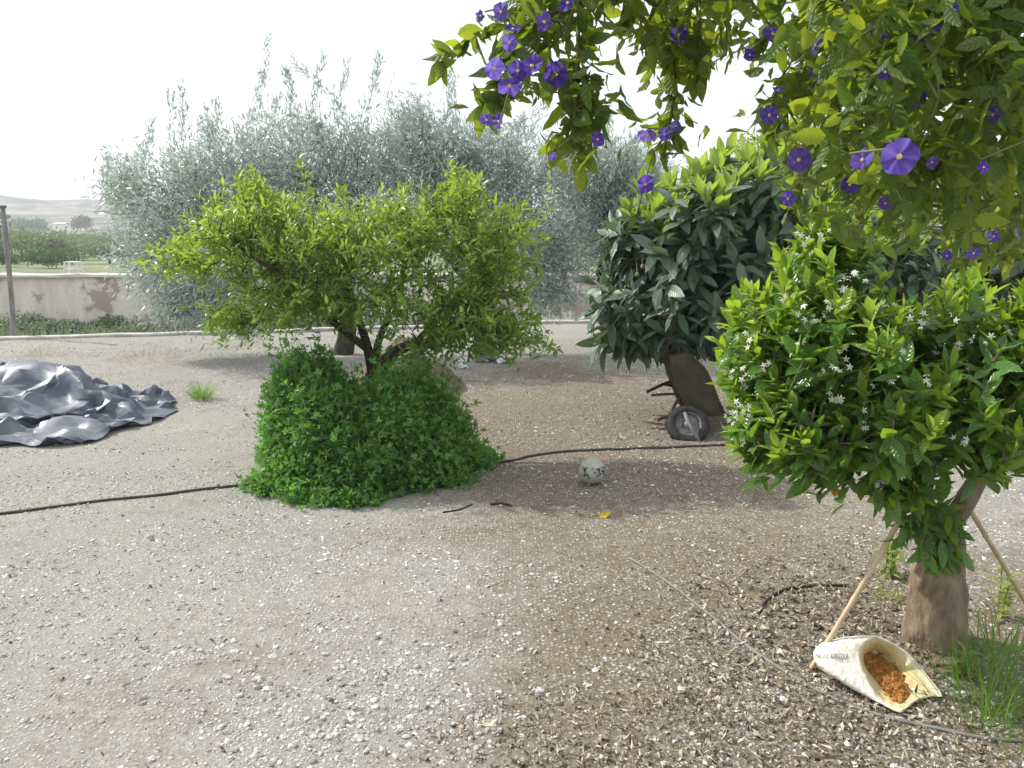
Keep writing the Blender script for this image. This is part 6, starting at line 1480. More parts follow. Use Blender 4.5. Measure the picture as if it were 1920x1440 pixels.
     [10,11,15,16,7,0,4,2,-4,-10,-2,-5,-6,2,1,1,1,5,2,11,15,-1,0,0,2,1,0,4,-3,-15,-18,-23,-23,-21,-20,-18,-16,-11,-4,1,-6,-5,-5,-8,-9,-6,0,-3,-8,-11,-19,-24,-21,-8,-3,1,3,-2,-1,-1],
     [3,0,3,6,9,-1,-5,-10,-6,-4,12,3,-8,-6,-16,-13,-12,-5,1,-6,-10,5,-8,-7,-1,-1,2,8,1,-6,-18,-19,-19,-21,-20,-22,-21,-20,-2,-4,2,2,3,3,3,-13,0,0,1,-3,-7,-9,2,-11,-2,-6,-1,1,-1,1],
     [-1,-19,-11,-13,-10,1,-4,-7,-6,-2,4,5,0,-7,8,-15,-17,-16,-5,-10,-1,-13,-17,-17,-6,-1,6,0,7,2,-3,-7,-9,-8,-8,-7,-5,-4,-14,-2,7,12,12,12,-2,16,2,13,16,16,7,-3,-11,2,-10,-7,-1,2,1,0],
     [3,-3,-19,-6,-6,13,13,-2,-12,1,2,14,8,5,3,11,0,3,-13,0,5,14,4,-6,-14,14,-1,2,-5,9,5,1,2,3,4,5,-3,-5,4,13,19,18,15,14,14,14,22,26,26,19,13,4,6,-8,-10,-1,-6,-8,-12,0],
     [-4,3,-4,-12,0,-3,6,6,-4,5,3,9,20,10,-11,-8,8,-12,16,18,16,6,11,9,2,5,19,18,18,-7,12,10,13,11,10,6,13,11,13,16,18,22,20,14,13,8,12,16,17,16,12,5,-2,-9,-9,-13,-9,-14,14,0],
     [22,14,12,9,3,6,7,4,-2,-2,2,7,14,21,18,3,-16,19,20,28,29,25,9,9,6,-6,1,10,11,14,-9,9,5,12,12,12,6,13,13,13,12,8,2,6,16,8,6,3,2,1,-1,9,-8,-11,-7,-1,-12,-1,-9,19],
     [22,19,22,21,13,10,8,5,0,3,2,2,8,9,11,11,8,-4,2,13,18,15,11,1,12,2,-6,-4,-3,-7,-1,-5,3,3,5,4,11,1,6,0,2,0,7,1,-17,-8,0,-10,-8,-7,-6,-6,-11,-9,-4,-6,1,1,-5,-10],
     [1,10,17,17,17,21,5,7,2,-4,-5,0,1,2,-4,-8,5,-7,-9,-7,0,3,5,3,1,9,-7,-10,-7,-3,1,0,-1,0,0,8,-9,0,-6,6,1,4,3,-15,-14,-25,-27,0,-9,-9,1,-10,-7,-5,0,0,1,4,0,2],
     [-29,-28,-27,-10,20,4,0,2,2,9,6,-9,-10,-3,-9,-9,-20,-15,-18,-22,-18,-9,-5,-1,1,6,3,-10,-11,0,2,0,-1,-2,1,-2,-6,-9,-5,-5,8,2,-7,3,15,-2,-12,-20,1,0,-7,-3,-1,2,2,1,9,1,5,9],
     [-24,-28,-31,-28,-29,-8,-8,-13,8,8,6,-1,-15,-15,10,10,8,-7,-18,-20,-26,-13,-5,-2,-1,5,8,6,7,9,7,5,3,1,1,-9,3,9,4,7,-1,3,6,17,2,7,5,5,-1,-1,2,5,7,7,5,2,7,12,2,-20],
     [-16,-7,10,-9,-23,-22,-21,-9,5,6,-5,12,-3,-18,-14,14,10,13,3,-11,-16,-17,0,1,2,-1,9,0,4,8,13,16,16,11,4,11,18,5,9,6,2,-2,11,5,11,13,11,2,1,4,6,8,12,16,17,16,-2,-8,-6,-1],
     [11,6,5,7,11,-20,-9,4,4,3,2,-5,20,20,5,-5,21,20,19,16,6,-8,0,9,2,-2,8,9,-4,-1,5,11,15,19,20,20,18,23,19,9,1,8,-6,1,7,11,10,3,1,3,6,12,15,13,8,4,1,5,11,2],
     [6,5,-1,9,6,15,12,10,6,-3,7,12,12,16,21,20,9,25,24,21,23,19,2,19,26,8,0,10,4,-8,-3,1,1,-3,-12,-15,-15,-13,-9,-5,4,0,7,-8,-2,1,-3,2,-12,-4,7,3,5,4,3,8,9,6,-1,-1],
     [8,17,18,21,21,21,18,12,15,14,14,12,9,5,1,12,17,13,15,7,18,23,18,8,14,18,2,-4,8,-3,-11,-8,-9,-8,-4,-3,6,12,13,9,3,9,5,7,-7,-4,2,-15,-16,-21,-18,6,1,0,5,0,-1,0,1,0],
     [-3,8,16,16,14,15,18,15,16,15,10,4,-19,-7,6,-7,1,3,7,4,7,17,24,13,7,14,14,5,-5,2,-9,-11,-18,-17,-12,-3,-4,2,6,4,3,4,-4,4,2,-3,-11,1,-2,-9,-12,-7,0,0,-2,0,2,2,2,2],
     [-9,-10,-8,0,7,10,9,16,-5,4,1,-13,-15,-23,-20,0,-11,-6,-2,8,-15,-14,1,19,16,7,9,9,5,6,9,-11,-6,-7,-6,-6,-2,-2,3,4,5,1,8,-1,-2,-5,1,-4,6,9,-1,-15,-4,-2,0,0,2,2,3,2],
     [0,-9,-9,-10,-13,-12,-3,-2,2,-3,-6,-9,-13,-13,-8,-11,-8,-10,-12,-9,-7,-9,-10,-3,2,0,9,10,9,11,9,7,4,2,0,-1,0,2,3,-2,2,-2,-4,-6,-4,5,7,8,4,5,10,-1,-14,-5,-5,-2,-2,0,0,0],
     [14,3,-7,-12,-9,-5,-10,-11,2,-8,-7,-10,-7,-1,-9,-13,-1,6,-1,-2,4,-3,-2,-3,-8,11,0,5,12,9,8,20,8,12,9,7,6,7,4,8,1,-2,-4,-2,5,1,1,2,4,5,5,5,1,-7,-7,-6,-5,-5,-4,-4],
     [4,19,15,7,-4,-12,-12,-5,-13,-15,-12,1,1,10,11,10,8,2,6,18,16,10,-3,-10,4,0,10,12,7,7,17,17,19,4,12,10,8,4,1,1,3,-1,-4,-6,-13,-17,-12,-8,-4,-4,-6,-6,-2,-3,-5,-8,-8,-7,-10,0],
     [15,-4,5,9,13,8,-3,-13,-8,-12,-16,-16,2,1,-5,-7,-10,-2,8,8,22,25,22,5,-14,-17,-7,6,16,17,4,11,9,11,8,8,5,2,-7,-7,-1,-7,-7,-8,-5,-7,-15,-13,-8,-1,-1,-3,-6,-5,-5,-6,-7,-7,-2,0],
     [-13,6,-1,-9,-6,2,8,4,-13,-15,-14,-9,3,-3,3,1,-4,-12,-13,-10,-1,-4,0,14,14,-3,-15,-17,-10,5,14,-5,11,9,11,9,2,-3,2,9,-12,-6,-8,-6,-9,-2,0,-5,1,-6,-4,-3,-6,-7,-6,-5,-4,-1,0,4],
     [-8,-6,-8,-7,-5,-12,-16,-12,-4,3,-8,-7,-11,-10,-7,-15,-18,-19,-15,-4,-3,14,13,2,-9,13,10,14,5,-10,-15,-1,1,20,18,20,17,10,12,-17,-11,-5,1,-7,-7,-6,-8,-5,-2,-3,-5,-5,-5,-6,-6,-5,7,7,2,-4],
     [-9,-11,-13,-4,-8,-1,2,13,13,0,-4,-3,-7,-5,-16,-11,-5,-12,-11,-9,-7,0,1,-3,-4,-2,13,3,16,17,4,-7,-8,-3,-3,4,5,12,-21,-16,-4,-6,-2,4,-2,-11,-3,-4,-1,0,1,0,-2,-4,-4,-3,0,4,6,0],
     [-9,-12,-2,-8,-7,-3,1,3,-1,-10,4,9,-6,-16,-13,-11,-13,-6,-6,-7,-4,-4,-4,-6,-5,-3,-7,9,3,-10,10,14,-1,-5,7,0,9,-15,-17,-6,-15,-5,-5,-1,4,3,-7,9,-4,0,2,0,-2,-3,-4,-3,-4,-6,-7,0],
     [-4,-7,-5,-6,-7,-8,1,2,-1,-1,4,2,5,13,15,12,4,9,-2,-6,-6,-8,-12,-17,5,-7,-5,-7,-4,-7,-15,-7,7,0,-4,6,-2,-11,-12,-11,-13,-12,-17,-9,-8,-6,4,-10,-3,0,0,1,0,-1,-2,1,-7,-9,-2,0],
     [3,7,-8,-1,-2,-3,4,-2,-4,-2,-7,-15,3,1,2,4,9,-9,4,-1,-9,-11,-15,-11,-5,-12,-12,-12,-10,1,-7,-10,-9,1,-2,-3,-2,-4,-4,-15,-15,-13,-11,-16,-8,-9,1,-1,-6,-4,-1,0,2,3,4,3,-1,-2,-1,4],
     [1,4,5,-3,-3,-5,-4,-4,-5,-2,2,-8,-20,-18,-17,-13,-8,3,-9,-7,-3,-15,-21,3,-17,-13,-13,-10,-20,-16,-8,-9,-9,-10,-3,-6,-1,0,0,-4,9,-14,-12,-11,-4,-3,-8,-1,-7,-9,-5,-2,2,5,11,12,18,11,2,-5],
     [0,-2,-3,1,-2,-7,-13,-5,-2,-1,-3,-5,-7,-21,-20,-20,-20,-10,-6,-1,-8,-17,-1,-8,-10,-12,-13,-14,-8,-10,-8,-8,-6,-4,-4,-3,-8,12,17,14,-5,8,9,0,-3,-1,-12,-3,-3,6,-4,-2,3,11,15,20,18,19,18,12],
     [2,-6,-5,0,5,-1,-9,-5,-3,-1,-10,0,0,1,-9,-13,-11,-16,-2,-1,-12,-4,-8,-6,-6,-10,-10,-16,-9,-8,-3,-1,0,-1,-4,-3,-12,-6,7,17,19,8,-10,3,-10,-8,-4,-14,-2,-15,2,9,16,18,18,13,10,13,9,0],
     [-3,-7,-4,-5,3,8,-6,-7,12,20,14,14,14,16,19,19,15,18,-2,0,-5,-5,3,-15,-15,5,5,-2,-11,1,4,7,8,6,2,-8,-4,-16,-12,-9,-7,-10,3,-12,-4,10,13,10,-4,-8,-21,-19,-20,-18,-16,-13,-11,-6,5,10],
     [-3,5,0,-2,1,4,0,-15,-5,13,30,34,33,29,24,24,21,16,12,0,-6,6,-7,-7,-6,-2,4,8,6,3,9,10,8,4,-1,-6,-16,-15,-14,-13,-11,-8,-14,-3,1,-3,-2,-1,-4,-8,-11,-20,-22,-22,-24,-25,-25,-23,-8,-3],
     [0,-6,0,3,4,1,5,2,-14,-6,10,15,13,0,-14,-6,3,9,16,-9,9,-15,-16,-1,-5,-4,-3,4,4,6,-2,2,4,-1,-12,-22,-20,-18,-20,-17,-16,-14,-17,-21,-19,-14,-16,-7,-9,-9,-16,-19,-20,-22,-23,-22,-20,-16,-17,4],
     [12,4,13,8,4,0,6,2,-7,-15,-9,-3,-9,-15,-11,-9,-11,-14,-5,10,-6,7,-6,-17,5,-11,-10,-3,3,2,-6,-3,-3,-22,-25,-23,-22,-18,-18,-20,-19,-5,-11,-19,-19,-20,-11,-13,-11,-14,-14,-13,-13,-10,10,6,2,0,-3,0],
     [1,15,0,9,1,3,-3,5,-2,-16,-17,-12,-15,-15,-9,-14,-13,-14,-14,-4,9,3,5,-1,-14,1,2,-18,-21,-23,-7,-4,-8,0,3,-8,-13,-15,-13,-11,-8,-14,6,0,-11,-17,-17,-15,-9,-10,-8,-9,-6,0,-1,23,20,16,10,-6],
     [-13,-3,7,0,-2,2,-1,1,0,8,-22,-17,-21,-12,-9,-16,-9,0,-8,-13,-6,-2,7,9,4,-7,-6,4,5,-5,-3,-16,-11,5,-5,-5,-8,-13,-12,-6,4,4,3,4,17,10,-9,-20,-9,-3,-5,-7,-3,12,13,8,27,30,29,28],
     [-3,-16,-15,-10,-11,-2,-1,-12,0,4,-6,-16,-9,11,0,-3,-12,-13,-4,0,-12,-3,1,10,13,6,-12,-17,-15,-2,-2,7,12,-16,-13,-5,-4,-11,-7,4,2,0,-8,12,-4,-10,-1,-4,-21,-8,-3,-6,8,4,2,-3,-7,4,15,23],
     [8,-1,1,-11,-5,-10,10,4,15,-7,-2,-14,10,11,12,2,-5,-8,-7,-13,-2,-12,1,8,14,14,15,16,22,27,25,16,-13,-8,-17,-21,-18,-8,-2,-8,-10,-8,-3,-11,-8,-8,-11,-15,-3,-17,-14,1,-10,-15,-11,-22,-18,-18,-15,-10],
     [7,6,-7,1,-4,-6,-10,11,-9,0,0,15,13,12,19,17,2,-8,-11,-3,-15,-8,-10,-8,1,11,16,15,9,12,-3,-18,-12,-4,5,1,-11,-5,-15,-23,-26,-24,-19,-15,-10,-6,-15,-4,-14,-4,11,10,2,5,-25,-20,-21,-22,-25,-24],
     [5,10,4,-2,1,-3,-6,-13,4,-1,5,2,4,6,14,18,16,-2,-8,-12,4,-5,-14,-12,-13,-13,-8,2,5,-5,-16,-16,-16,-11,-2,2,3,-16,-22,-29,-33,-32,-28,-23,-20,-18,-15,-18,1,9,-5,-7,14,-15,-4,9,-4,-1,5,-17],
     [-14,6,14,9,-4,4,0,-2,-10,-3,4,-1,-6,-2,3,9,13,10,1,-9,-10,6,12,-6,-17,-16,-16,-15,-9,-4,-5,-11,-13,-17,-8,0,-2,1,-11,-20,-26,-28,-27,-23,-20,-17,-9,-12,-15,-6,2,3,1,-1,0,-9,8,14,-2,6],
     [0,-1,2,-3,3,-2,6,1,9,5,-3,-9,-12,-13,-5,1,8,16,12,-3,-12,-13,-4,13,4,-11,-16,-15,-13,-6,0,2,-10,-11,-10,1,10,5,2,-4,-9,-13,-14,-10,-17,-16,-14,5,-6,-13,-7,13,1,4,13,5,17,19,20,8],
     [-6,-6,-2,3,-3,-2,-6,5,9,4,-2,-8,-12,-12,-10,-8,-7,2,-1,-1,-3,-8,-10,-3,9,4,-6,-10,-11,-10,10,2,-1,-7,-14,-5,6,14,14,10,7,3,3,-8,8,-1,-3,-10,-2,1,7,5,0,5,-13,13,14,14,18,13],
     [0,-11,-6,-8,0,3,0,12,9,9,0,0,-3,-7,-11,-4,0,-14,-18,5,11,13,-1,-9,-1,4,-3,3,11,10,2,1,2,-2,-7,-10,-5,2,7,11,9,7,2,12,8,11,4,2,6,8,11,-1,-8,-9,2,2,3,6,11,8],
     [0,-2,-8,-2,5,-1,1,5,8,10,7,0,4,4,4,-4,-2,9,7,13,16,13,16,6,-8,-11,3,6,7,6,1,3,3,-1,-6,-12,-15,-12,-9,-8,-3,1,6,4,0,3,5,3,6,8,0,-8,-9,-3,-2,-4,-5,-6,-4,-1],
     [8,3,-4,2,-5,2,1,0,1,5,12,3,7,6,-3,-2,-7,-4,0,-17,-22,-23,-15,-17,-15,-7,-2,4,1,-1,-4,-3,-6,-3,-8,-16,-22,-25,-19,-15,-7,-5,-10,-15,-5,-5,3,-1,-2,-1,-7,-11,-7,-2,0,-6,-11,-12,-13,0],
     [19,15,14,-2,0,-3,0,-5,-8,-5,4,8,-7,-10,-8,-8,2,-6,2,2,7,-7,-15,-9,-4,0,-3,-9,-9,-13,-14,-13,-10,-13,-8,-16,-18,-19,-19,-7,-7,-8,-11,-14,-21,0,2,-3,-1,-5,-10,-10,-1,3,4,9,-5,-10,-10,-3],
     [11,14,7,9,4,4,-1,-12,-17,-17,-7,4,1,-4,-2,-4,-8,6,13,9,-4,7,-1,3,10,10,2,-8,-13,-21,-24,-24,-20,-9,-8,-4,-3,-2,4,3,3,1,3,-3,-10,-19,1,7,-12,-10,-14,-3,7,11,13,4,13,-6,-13,-9],
     [-7,3,10,11,5,-1,5,-2,-7,-9,-10,-4,4,-1,-11,-13,-12,-9,-5,12,3,-5,7,7,-6,-3,5,-1,-15,-26,-27,-20,-10,-7,-5,-2,-1,0,-1,5,11,6,-4,-1,8,-7,-15,5,1,-13,5,-1,0,8,15,18,9,14,1,-12],
     [-11,-15,-4,5,11,5,3,-3,-4,-6,-5,-1,4,9,2,-3,-8,-8,2,6,10,11,-7,-10,-4,-7,-6,-9,-15,-8,-3,5,0,0,0,-2,-1,0,-1,5,11,17,17,5,-8,5,8,-4,2,3,-1,1,-9,-6,-1,-4,-7,-15,-3,7],
     [-14,-7,-18,-10,0,8,2,-1,3,1,2,-7,0,9,9,3,1,-2,-5,0,12,8,8,-1,-1,5,5,7,-1,5,10,-5,0,0,0,0,0,0,-2,-8,5,8,13,19,12,15,-4,-7,1,4,-3,0,0,-14,-11,-13,-15,-14,-14,-15],
     [-6,-15,-2,-16,-11,-8,-7,0,-3,3,-7,-3,-13,-10,16,17,16,15,2,-13,-7,3,12,13,4,-5,-8,-10,19,8,-10,0,0,0,0,0,0,0,0,-6,-3,-9,-4,2,11,1,3,0,-2,1,4,6,3,-1,-20,-23,-21,-12,-16,-11]]]
tv = np.cumsum(np.array(drape).transpose(1, 2, 0), 0) / 500.0
tv = tv.reshape(-1, 3) + A([-4.78, 7.0, 0])
tv[:, 2] += gz(tv[:, 0], tv[:, 1]) - .004
tarp = mk('tarpaulin', tv, grid_faces(84, 60), M['tarp'])
md = tarp.modifiers.new('stiff', 'DECIMATE')
md.ratio = .42
md = tarp.modifiers.new('crease', 'EDGE_SPLIT')
md.split_angle = rad(38)
tag(tarp, 'crumpled blue-grey plastic tarpaulin heaped on the gravel', 'tarpaulin')

# ball
m, nt, out = mat_new('ball_skin')
tc = N(nt, 'ShaderNodeTexCoord')
sep = N(nt, 'ShaderNodeSeparateXYZ')
nt.links.new(tc.outputs['Object'], sep.inputs[0])
n1 = noise_tex(nt, 52, 3, 0.6)
n2 = noise_tex(nt, 6, 4, 0.6)
vor = N(nt, 'ShaderNodeTexVoronoi', feature='DISTANCE_TO_EDGE')
vor.inputs['Scale'].default_value = 13
nt.links.new(tc.outputs['Object'], vor.inputs['Vector'])
band = maths(nt, 'MULTIPLY', ramp(nt, sep.outputs[2], -.045, -.02), maths(nt, 'SUBTRACT', 1.0, ramp(nt, sep.outputs[2], .035, .05)))
band = maths(nt, 'MULTIPLY', band, maths(nt, 'SUBTRACT', 1.0, ramp(nt, sep.outputs[1], -.03, 0.0)))
dark = maths(nt, 'MULTIPLY', maths(nt, 'MULTIPLY', ramp(nt, n1, .45, .49), band), ramp(nt, noise_tex(nt, 15, 2, .5), .42, .5))
c = mixc(nt, ramp(nt, n2, .35, .65), (0.30, 0.315, 0.25), (0.43, 0.445, 0.38))
c = mixc(nt, dark, c, (0.05, 0.05, 0.07))
c = mixc(nt, maths(nt, 'MULTIPLY', maths(nt, 'SUBTRACT', 1.0, ramp(nt, sep.outputs[2], -.09, -.035)), .7), c, (0.25, 0.23, 0.12))
p = principled(nt, c, .6, .3, bump=ramp(nt, vor.outputs['Distance'], 0, .06), bump_d=.004, bump_s=.6)
nt.links.new(p.outputs[0], out.inputs[0])
M['ball_skin'] = m
bc = G(1111, 913)
V, F = sphere(.088, 40, 28, (1, 1, .97))
ball = mk('ball', V, F, M['ball_skin'])
ball.location = (bc[0], bc[1] + .03, .083 + float(gz(bc[0], bc[1])))
tag(ball, 'worn pale ball with dark printed marks on the gravel', 'ball')

# hoses
M['hose'] = surf('hose', (0.035, 0.033, 0.03), (0.075, 0.07, 0.062), 14, 0.6, 0.3, bump=0)
M['grey_hose'] = surf('grey_hose', (0.16, 0.15, 0.14), (0.24, 0.23, 0.21), 14, 0.7, 0.3, bump=0)

def ground_tube(name, pts, r, mat, label, cat, lift=0.8, n=90):
    q = smooth_path([G(*c) for c in pts], n)
    q[:, 2] = gz(q[:, 0], q[:, 1]) + r * lift
    V, F = loft(q, r, 8)
    return tag(mk(name, V, F, mat), label, cat)
ground_tube('hose', [(-200, 985), (0, 960), (150, 943), (300, 926), (450, 908), (600, 897), (800, 884), (940, 868), (1000, 857), (1060, 849), (1160, 847), (1280, 842), (1380, 838), (1500, 842), (1700, 850)], .0095, M['hose'], 'dark irrigation hose crossing the yard under the leafy bush', 'hose', n=160)
ground_tube('pipe', [(1180, 1050), (1260, 1100), (1340, 1160), (1400, 1210), (1460, 1252), (1530, 1292), (1600, 1325), (1680, 1350), (1760, 1368), (1850, 1386), (1960, 1396)], .0065, M['grey_hose'], 'thin grey pipe running over the litter past the open sack', 'pipe')
ground_tube('bent_stick', [(1424, 1150), (1432, 1132), (1455, 1115), (1480, 1106), (1530, 1103), (1590, 1104)], .0065, M['bark_dark'], 'dark bent stick on the litter left of the cane', 'stick', n=40)
ground_tube('twig', [(830, 964), (860, 960), (885, 950)], .005, M['bark_dark'], 'dark twig on the gravel in front of the leafy bush', 'twig', n=12)
ground_tube('bark_strip', [(920, 951), (940, 948), (958, 953)], .008, M['bark_dark'], 'short strip of bark between the leafy bush and the ball', 'bark', n=10)
ground_tube('straw', [(1610, 1305), (1640, 1325), (1672, 1357)], .0022, M['dry_weed'], 'pale straw on the litter below the open sack', 'straw', n=12)

# canes
M['cane'] = surf('cane', (0.42, 0.32, 0.18), (0.55, 0.45, 0.29), 9, 0.6, 0.3, bump=.003, stretch=(1, 1, 1))

def cane(a, b, r, label):
    q = smooth_path([a, (a + b) / 2 + A([.004, 0, -.004]), b], 40)
    rr = np.full(40, r)
    rr[8::9] *= 1.18
    V, F = loft(q, rr, 10)
    return tag(mk('cane', V, F, M['cane']), label, 'cane', 'canes propped against the orange tree')
g0 = G(1517, 1256)
cane(g0 - A([0, 0, .01]), P(1708, 938, QY - .06), .0095, 'straight pale cane leaning from behind the open sack to the orange tree')
cane(G(1935, 1150), P(1800, 925, QY + .05), .010, 'short cane leaning on the right of the tan trunk')
cane(P(1832, 838, QY - .15), P(1990, 660, QY - .35), .0125, 'thick cane crossing the orange tree crown')

# open paper sack
m, nt, out = mat_new('sack_paper')
n1 = noise_tex(nt, 9, 5, 0.6)
n2 = noise_tex(nt, 30, 4, 0.6)
geo = N(nt, 'ShaderNodeNewGeometry')
at = N(nt, 'ShaderNodeAttribute', attribute_name='inner')
c = mixc(nt, ramp(nt, n1, .55, .75), (0.84, 0.82, 0.75), (0.74, 0.62, 0.34))
ci = mixc(nt, ramp(nt, n1, .35, .65), (0.74, 0.66, 0.40), (0.66, 0.52, 0.22))
c = mixc(nt, at.outputs['Fac'], c, ci)
p = principled(nt, c, .6, .3, bump=n2, bump_d=.006, bump_s=.6)
tr = N(nt, 'ShaderNodeBsdfTranslucent')
tr.inputs[0].default_value = (.75, .62, .3, 1)
ms = N(nt, 'ShaderNodeMixShader')
ms.inputs[0].default_value = .25
nt.links.new(p.outputs[0], ms.inputs[1])
nt.links.new(tr.outputs[0], ms.inputs[2])
nt.links.new(ms.outputs[0], out.inputs[0])
M['sack_paper'] = m
rim = [(1642, 1191, 2.98), (1690, 1212, 2.97), (1722, 1245, 2.93), (1746, 1278, 2.88), (1770, 1309, 2.83), (1726, 1306, 2.80), (1690, 1339, 2.70), (1650, 1322, 2.72), (1633, 1292, 2.76), (1616, 1255, 2.83), (1607, 1226, 2.90), (1616, 1204, 2.95)]
midr = [(1588, 1194, 3.06), (1640, 1215, 3.12), (1670, 1245, 3.1), (1690, 1275, 3.05), (1700, 1300, 2.98), (1680, 1300, 2.93), (1650, 1312, 2.84), (1612, 1300, 2.83), (1585, 1278, 2.84), (1566, 1255, 2.88), (1560, 1230, 2.92), (1568, 1208, 2.98)]
endr = [(1534, 1207, 3.10), (1545, 1210, 3.14), (1560, 1225, 3.16), (1570, 1240, 3.14), (1570, 1255, 3.1), (1560, 1262, 3.05), (1548, 1260, 3.01), (1534, 1252, 2.99), (1526, 1245, 2.99), (1521, 1236, 3.0), (1520, 1225, 3.03), (1525, 1213, 3.06)]
inn = [(1640, 1222, 3.06), (1668, 1240, 3.05), (1690, 1265, 3.0), (1703, 1288, 2.96), (1707, 1304, 2.92), (1703, 1315, 2.88), (1688, 1325, 2.80), (1662, 1308, 2.82), (1645, 1285, 2.86), (1626, 1258, 2.93), (1616, 1240, 2.99), (1620, 1226, 3.03)]
def on_yard(px, py, y):
    return P(px, py, min(y, G(px, py)[1] - .012))
rings = [[on_yard(q[0], q[1], q[2] - back) for q in ring] for ring, back in ((endr, .3), (midr, .25), (rim, .2), (inn, .2))]
cen = np.mean(rings[0], 0)
rr_ = [[cen + (A(q) - cen) * .3 for q in rings[0]], rings[0], [A(a_) * .5 + A(b_) * .5 + nrm(A(a_) - cen) * .0 for a_, b_ in zip(rings[0], rings[1])], rings[1], [A(a_) * .45 + A(b_) * .55 for a_, b_ in zip(rings[1], rings[2])], rings[2], [A(a_) * .55 + A(b_) * .45 for a_, b_ in zip(rings[2], rings[3])], rings[3]]
V = np.array(rr_).reshape(-1, 3)
V[:, 2] = np.maximum(V[:, 2], .012)
nk = 12
F = []
for i in range(len(rr_) - 1):
    for k in range(nk):
        F.append((i * nk + k, i * nk + (k + 1) % nk, (i + 1) * nk + (k + 1) % nk, (i + 1) * nk + k))
F.append(tuple(range(nk))[::-1])
inner = np.repeat([0, 0, 0, 0, 0, .25, 1, 1], nk)
sk_t = thing('paper_sack', 'small open white paper sack of brown granules lying by the tan trunk', 'sack', G(1640, 1290))
bag = mk('sack', V, F, M['sack_paper'], sk_t, attrs={'inner': inner})
cr_ = bag.data.attributes.new('crease_edge', 'FLOAT', 'EDGE')
for e_ in bag.data.edges:
    r0_, r1_ = e_.vertices[0] // nk, e_.vertices[1] // nk
    cr_.data[e_.index].value = .9 if r0_ == r1_ == 5 else (.35 if r0_ == r1_ == 3 else (.45 if r0_ != r1_ and (e_.vertices[0] % nk) in (0, 4, 6, 9) else 0))
md = bag.modifiers.new('sub', 'SUBSURF')
md.levels = md.render_levels = 4
md.subdivision_type = 'CATMULL_CLARK'
dt = bpy.data.textures.new('crumple', 'CLOUDS')
dt.noise_scale = .05
dt.noise_depth = 4
dt.noise_basis = 'VORONOI_F2_F1'
dm = bag.modifiers.new('crumple', 'DISPLACE')
dm.texture = dt
dm.texture_coords = 'GLOBAL'
dm.strength = .011
dm.mid_level = .5
M['granules'] = surf('granules', (0.26, 0.10, 0.018), (0.42, 0.20, 0.05), 40, 0.75, 0.3, bump=.01)
ci = np.mean(rings[3], 0)
gm = Mesher()
cents = []
for _ in range(750):
    w3 = rng.dirichlet([1, 1, 1])
    k = rng.integers(0, 12)
    q = rings[3][k] * w3[0] + rings[3][(k + 1) % 12] * w3[1] + ci * w3[2]
    q = q + A([0, .012, -.004]) + rng.normal(0, .004, 3)
    V, F = sphere(.007 + .016 * rng.random() ** 2, 7, 5, 1 - .35 * rng.random(3))
    V = V * (1 + .25 * rng.normal(size=(len(V), 1)) * .5)
    gm.add(V + q, F)
plug = np.vstack([[A(q) + A([0, .02, -.005]) for q in rings[3]], [ci + A([0, .02, -.01])]])
gm.add(plug, [(k, (k + 1) % 12, 12) for k in range(12)])
gm.build('granules', M['granules'], sk_t, smooth=False)
# printed words on the sack
bpy.context.view_layer.update()
dg = bpy.context.evaluated_depsgraph_get()
bv = BVHTree.FromObject(bag, dg)
mw = bag.matrix_world
mwi = mw.inverted()
fc = bpy.data.curves.new('print', 'FONT')
fc.body = 'RA USO AGRICOLA'
fc.size = 1.0
fc.resolution_u = 2
fo = bpy.data.objects.new('print_tmp', fc)
sc.collection.objects.link(fo)
bpy.context.view_layer.update()
tme = bpy.data.meshes.new_from_object(fo.evaluated_get(bpy.context.evaluated_depsgraph_get()))
bpy.data.objects.remove(fo)
import bmesh
bm = bmesh.new()
bm.from_mesh(tme)
bmesh.ops.triangulate(bm, faces=bm.faces)
xs_ = [v.co.x for v in bm.verts]
x0, x1 = min(xs_), max(xs_)
camv = Vector((0, 0, EYE))
fit = []
for v in bm.verts:
    f = (v.co.x - x0) / (x1 - x0)
    px = 1530 + 61 * f
    py = 1234 + 2.5 * f - 11.5 * (v.co.y / .72) * (.8 + .2 * f)
    w3 = Vector(P(px, py, 2.85))
    dr = (w3 - camv).normalized()
    hit = bv.ray_cast(mwi @ camv, dr)
    fit.append((v, dr, f, v.co.y, ((mw @ hit[0]) - camv).length if hit[0] else None))
ok_ = [q for q in fit if q[4]]
Mx = lambda L_: np.array([[1, q[2], q[3], q[2] ** 2, q[2] ** 3] for q in L_])
co_ = np.linalg.lstsq(Mx(ok_), np.array([q[4] for q in ok_]), rcond=None)[0]
resid = (np.array([q[4] for q in ok_]) - Mx(ok_) @ co_).min()
for q, dist_ in zip(fit, Mx(fit) @ co_):
    q[0].co = camv + q[1] * (dist_ + resid - .001)
bmesh.ops.recalc_face_normals(bm, faces=bm.faces)
bm.to_mesh(tme)
bm.free()
M['ink'] = surf('ink', (0.03, 0.03, 0.045), None, 5, .7, .2, bump=0)
tme.materials.clear()
tme.materials.append(M['ink'])
po = link('lettering', tme, sk_t)

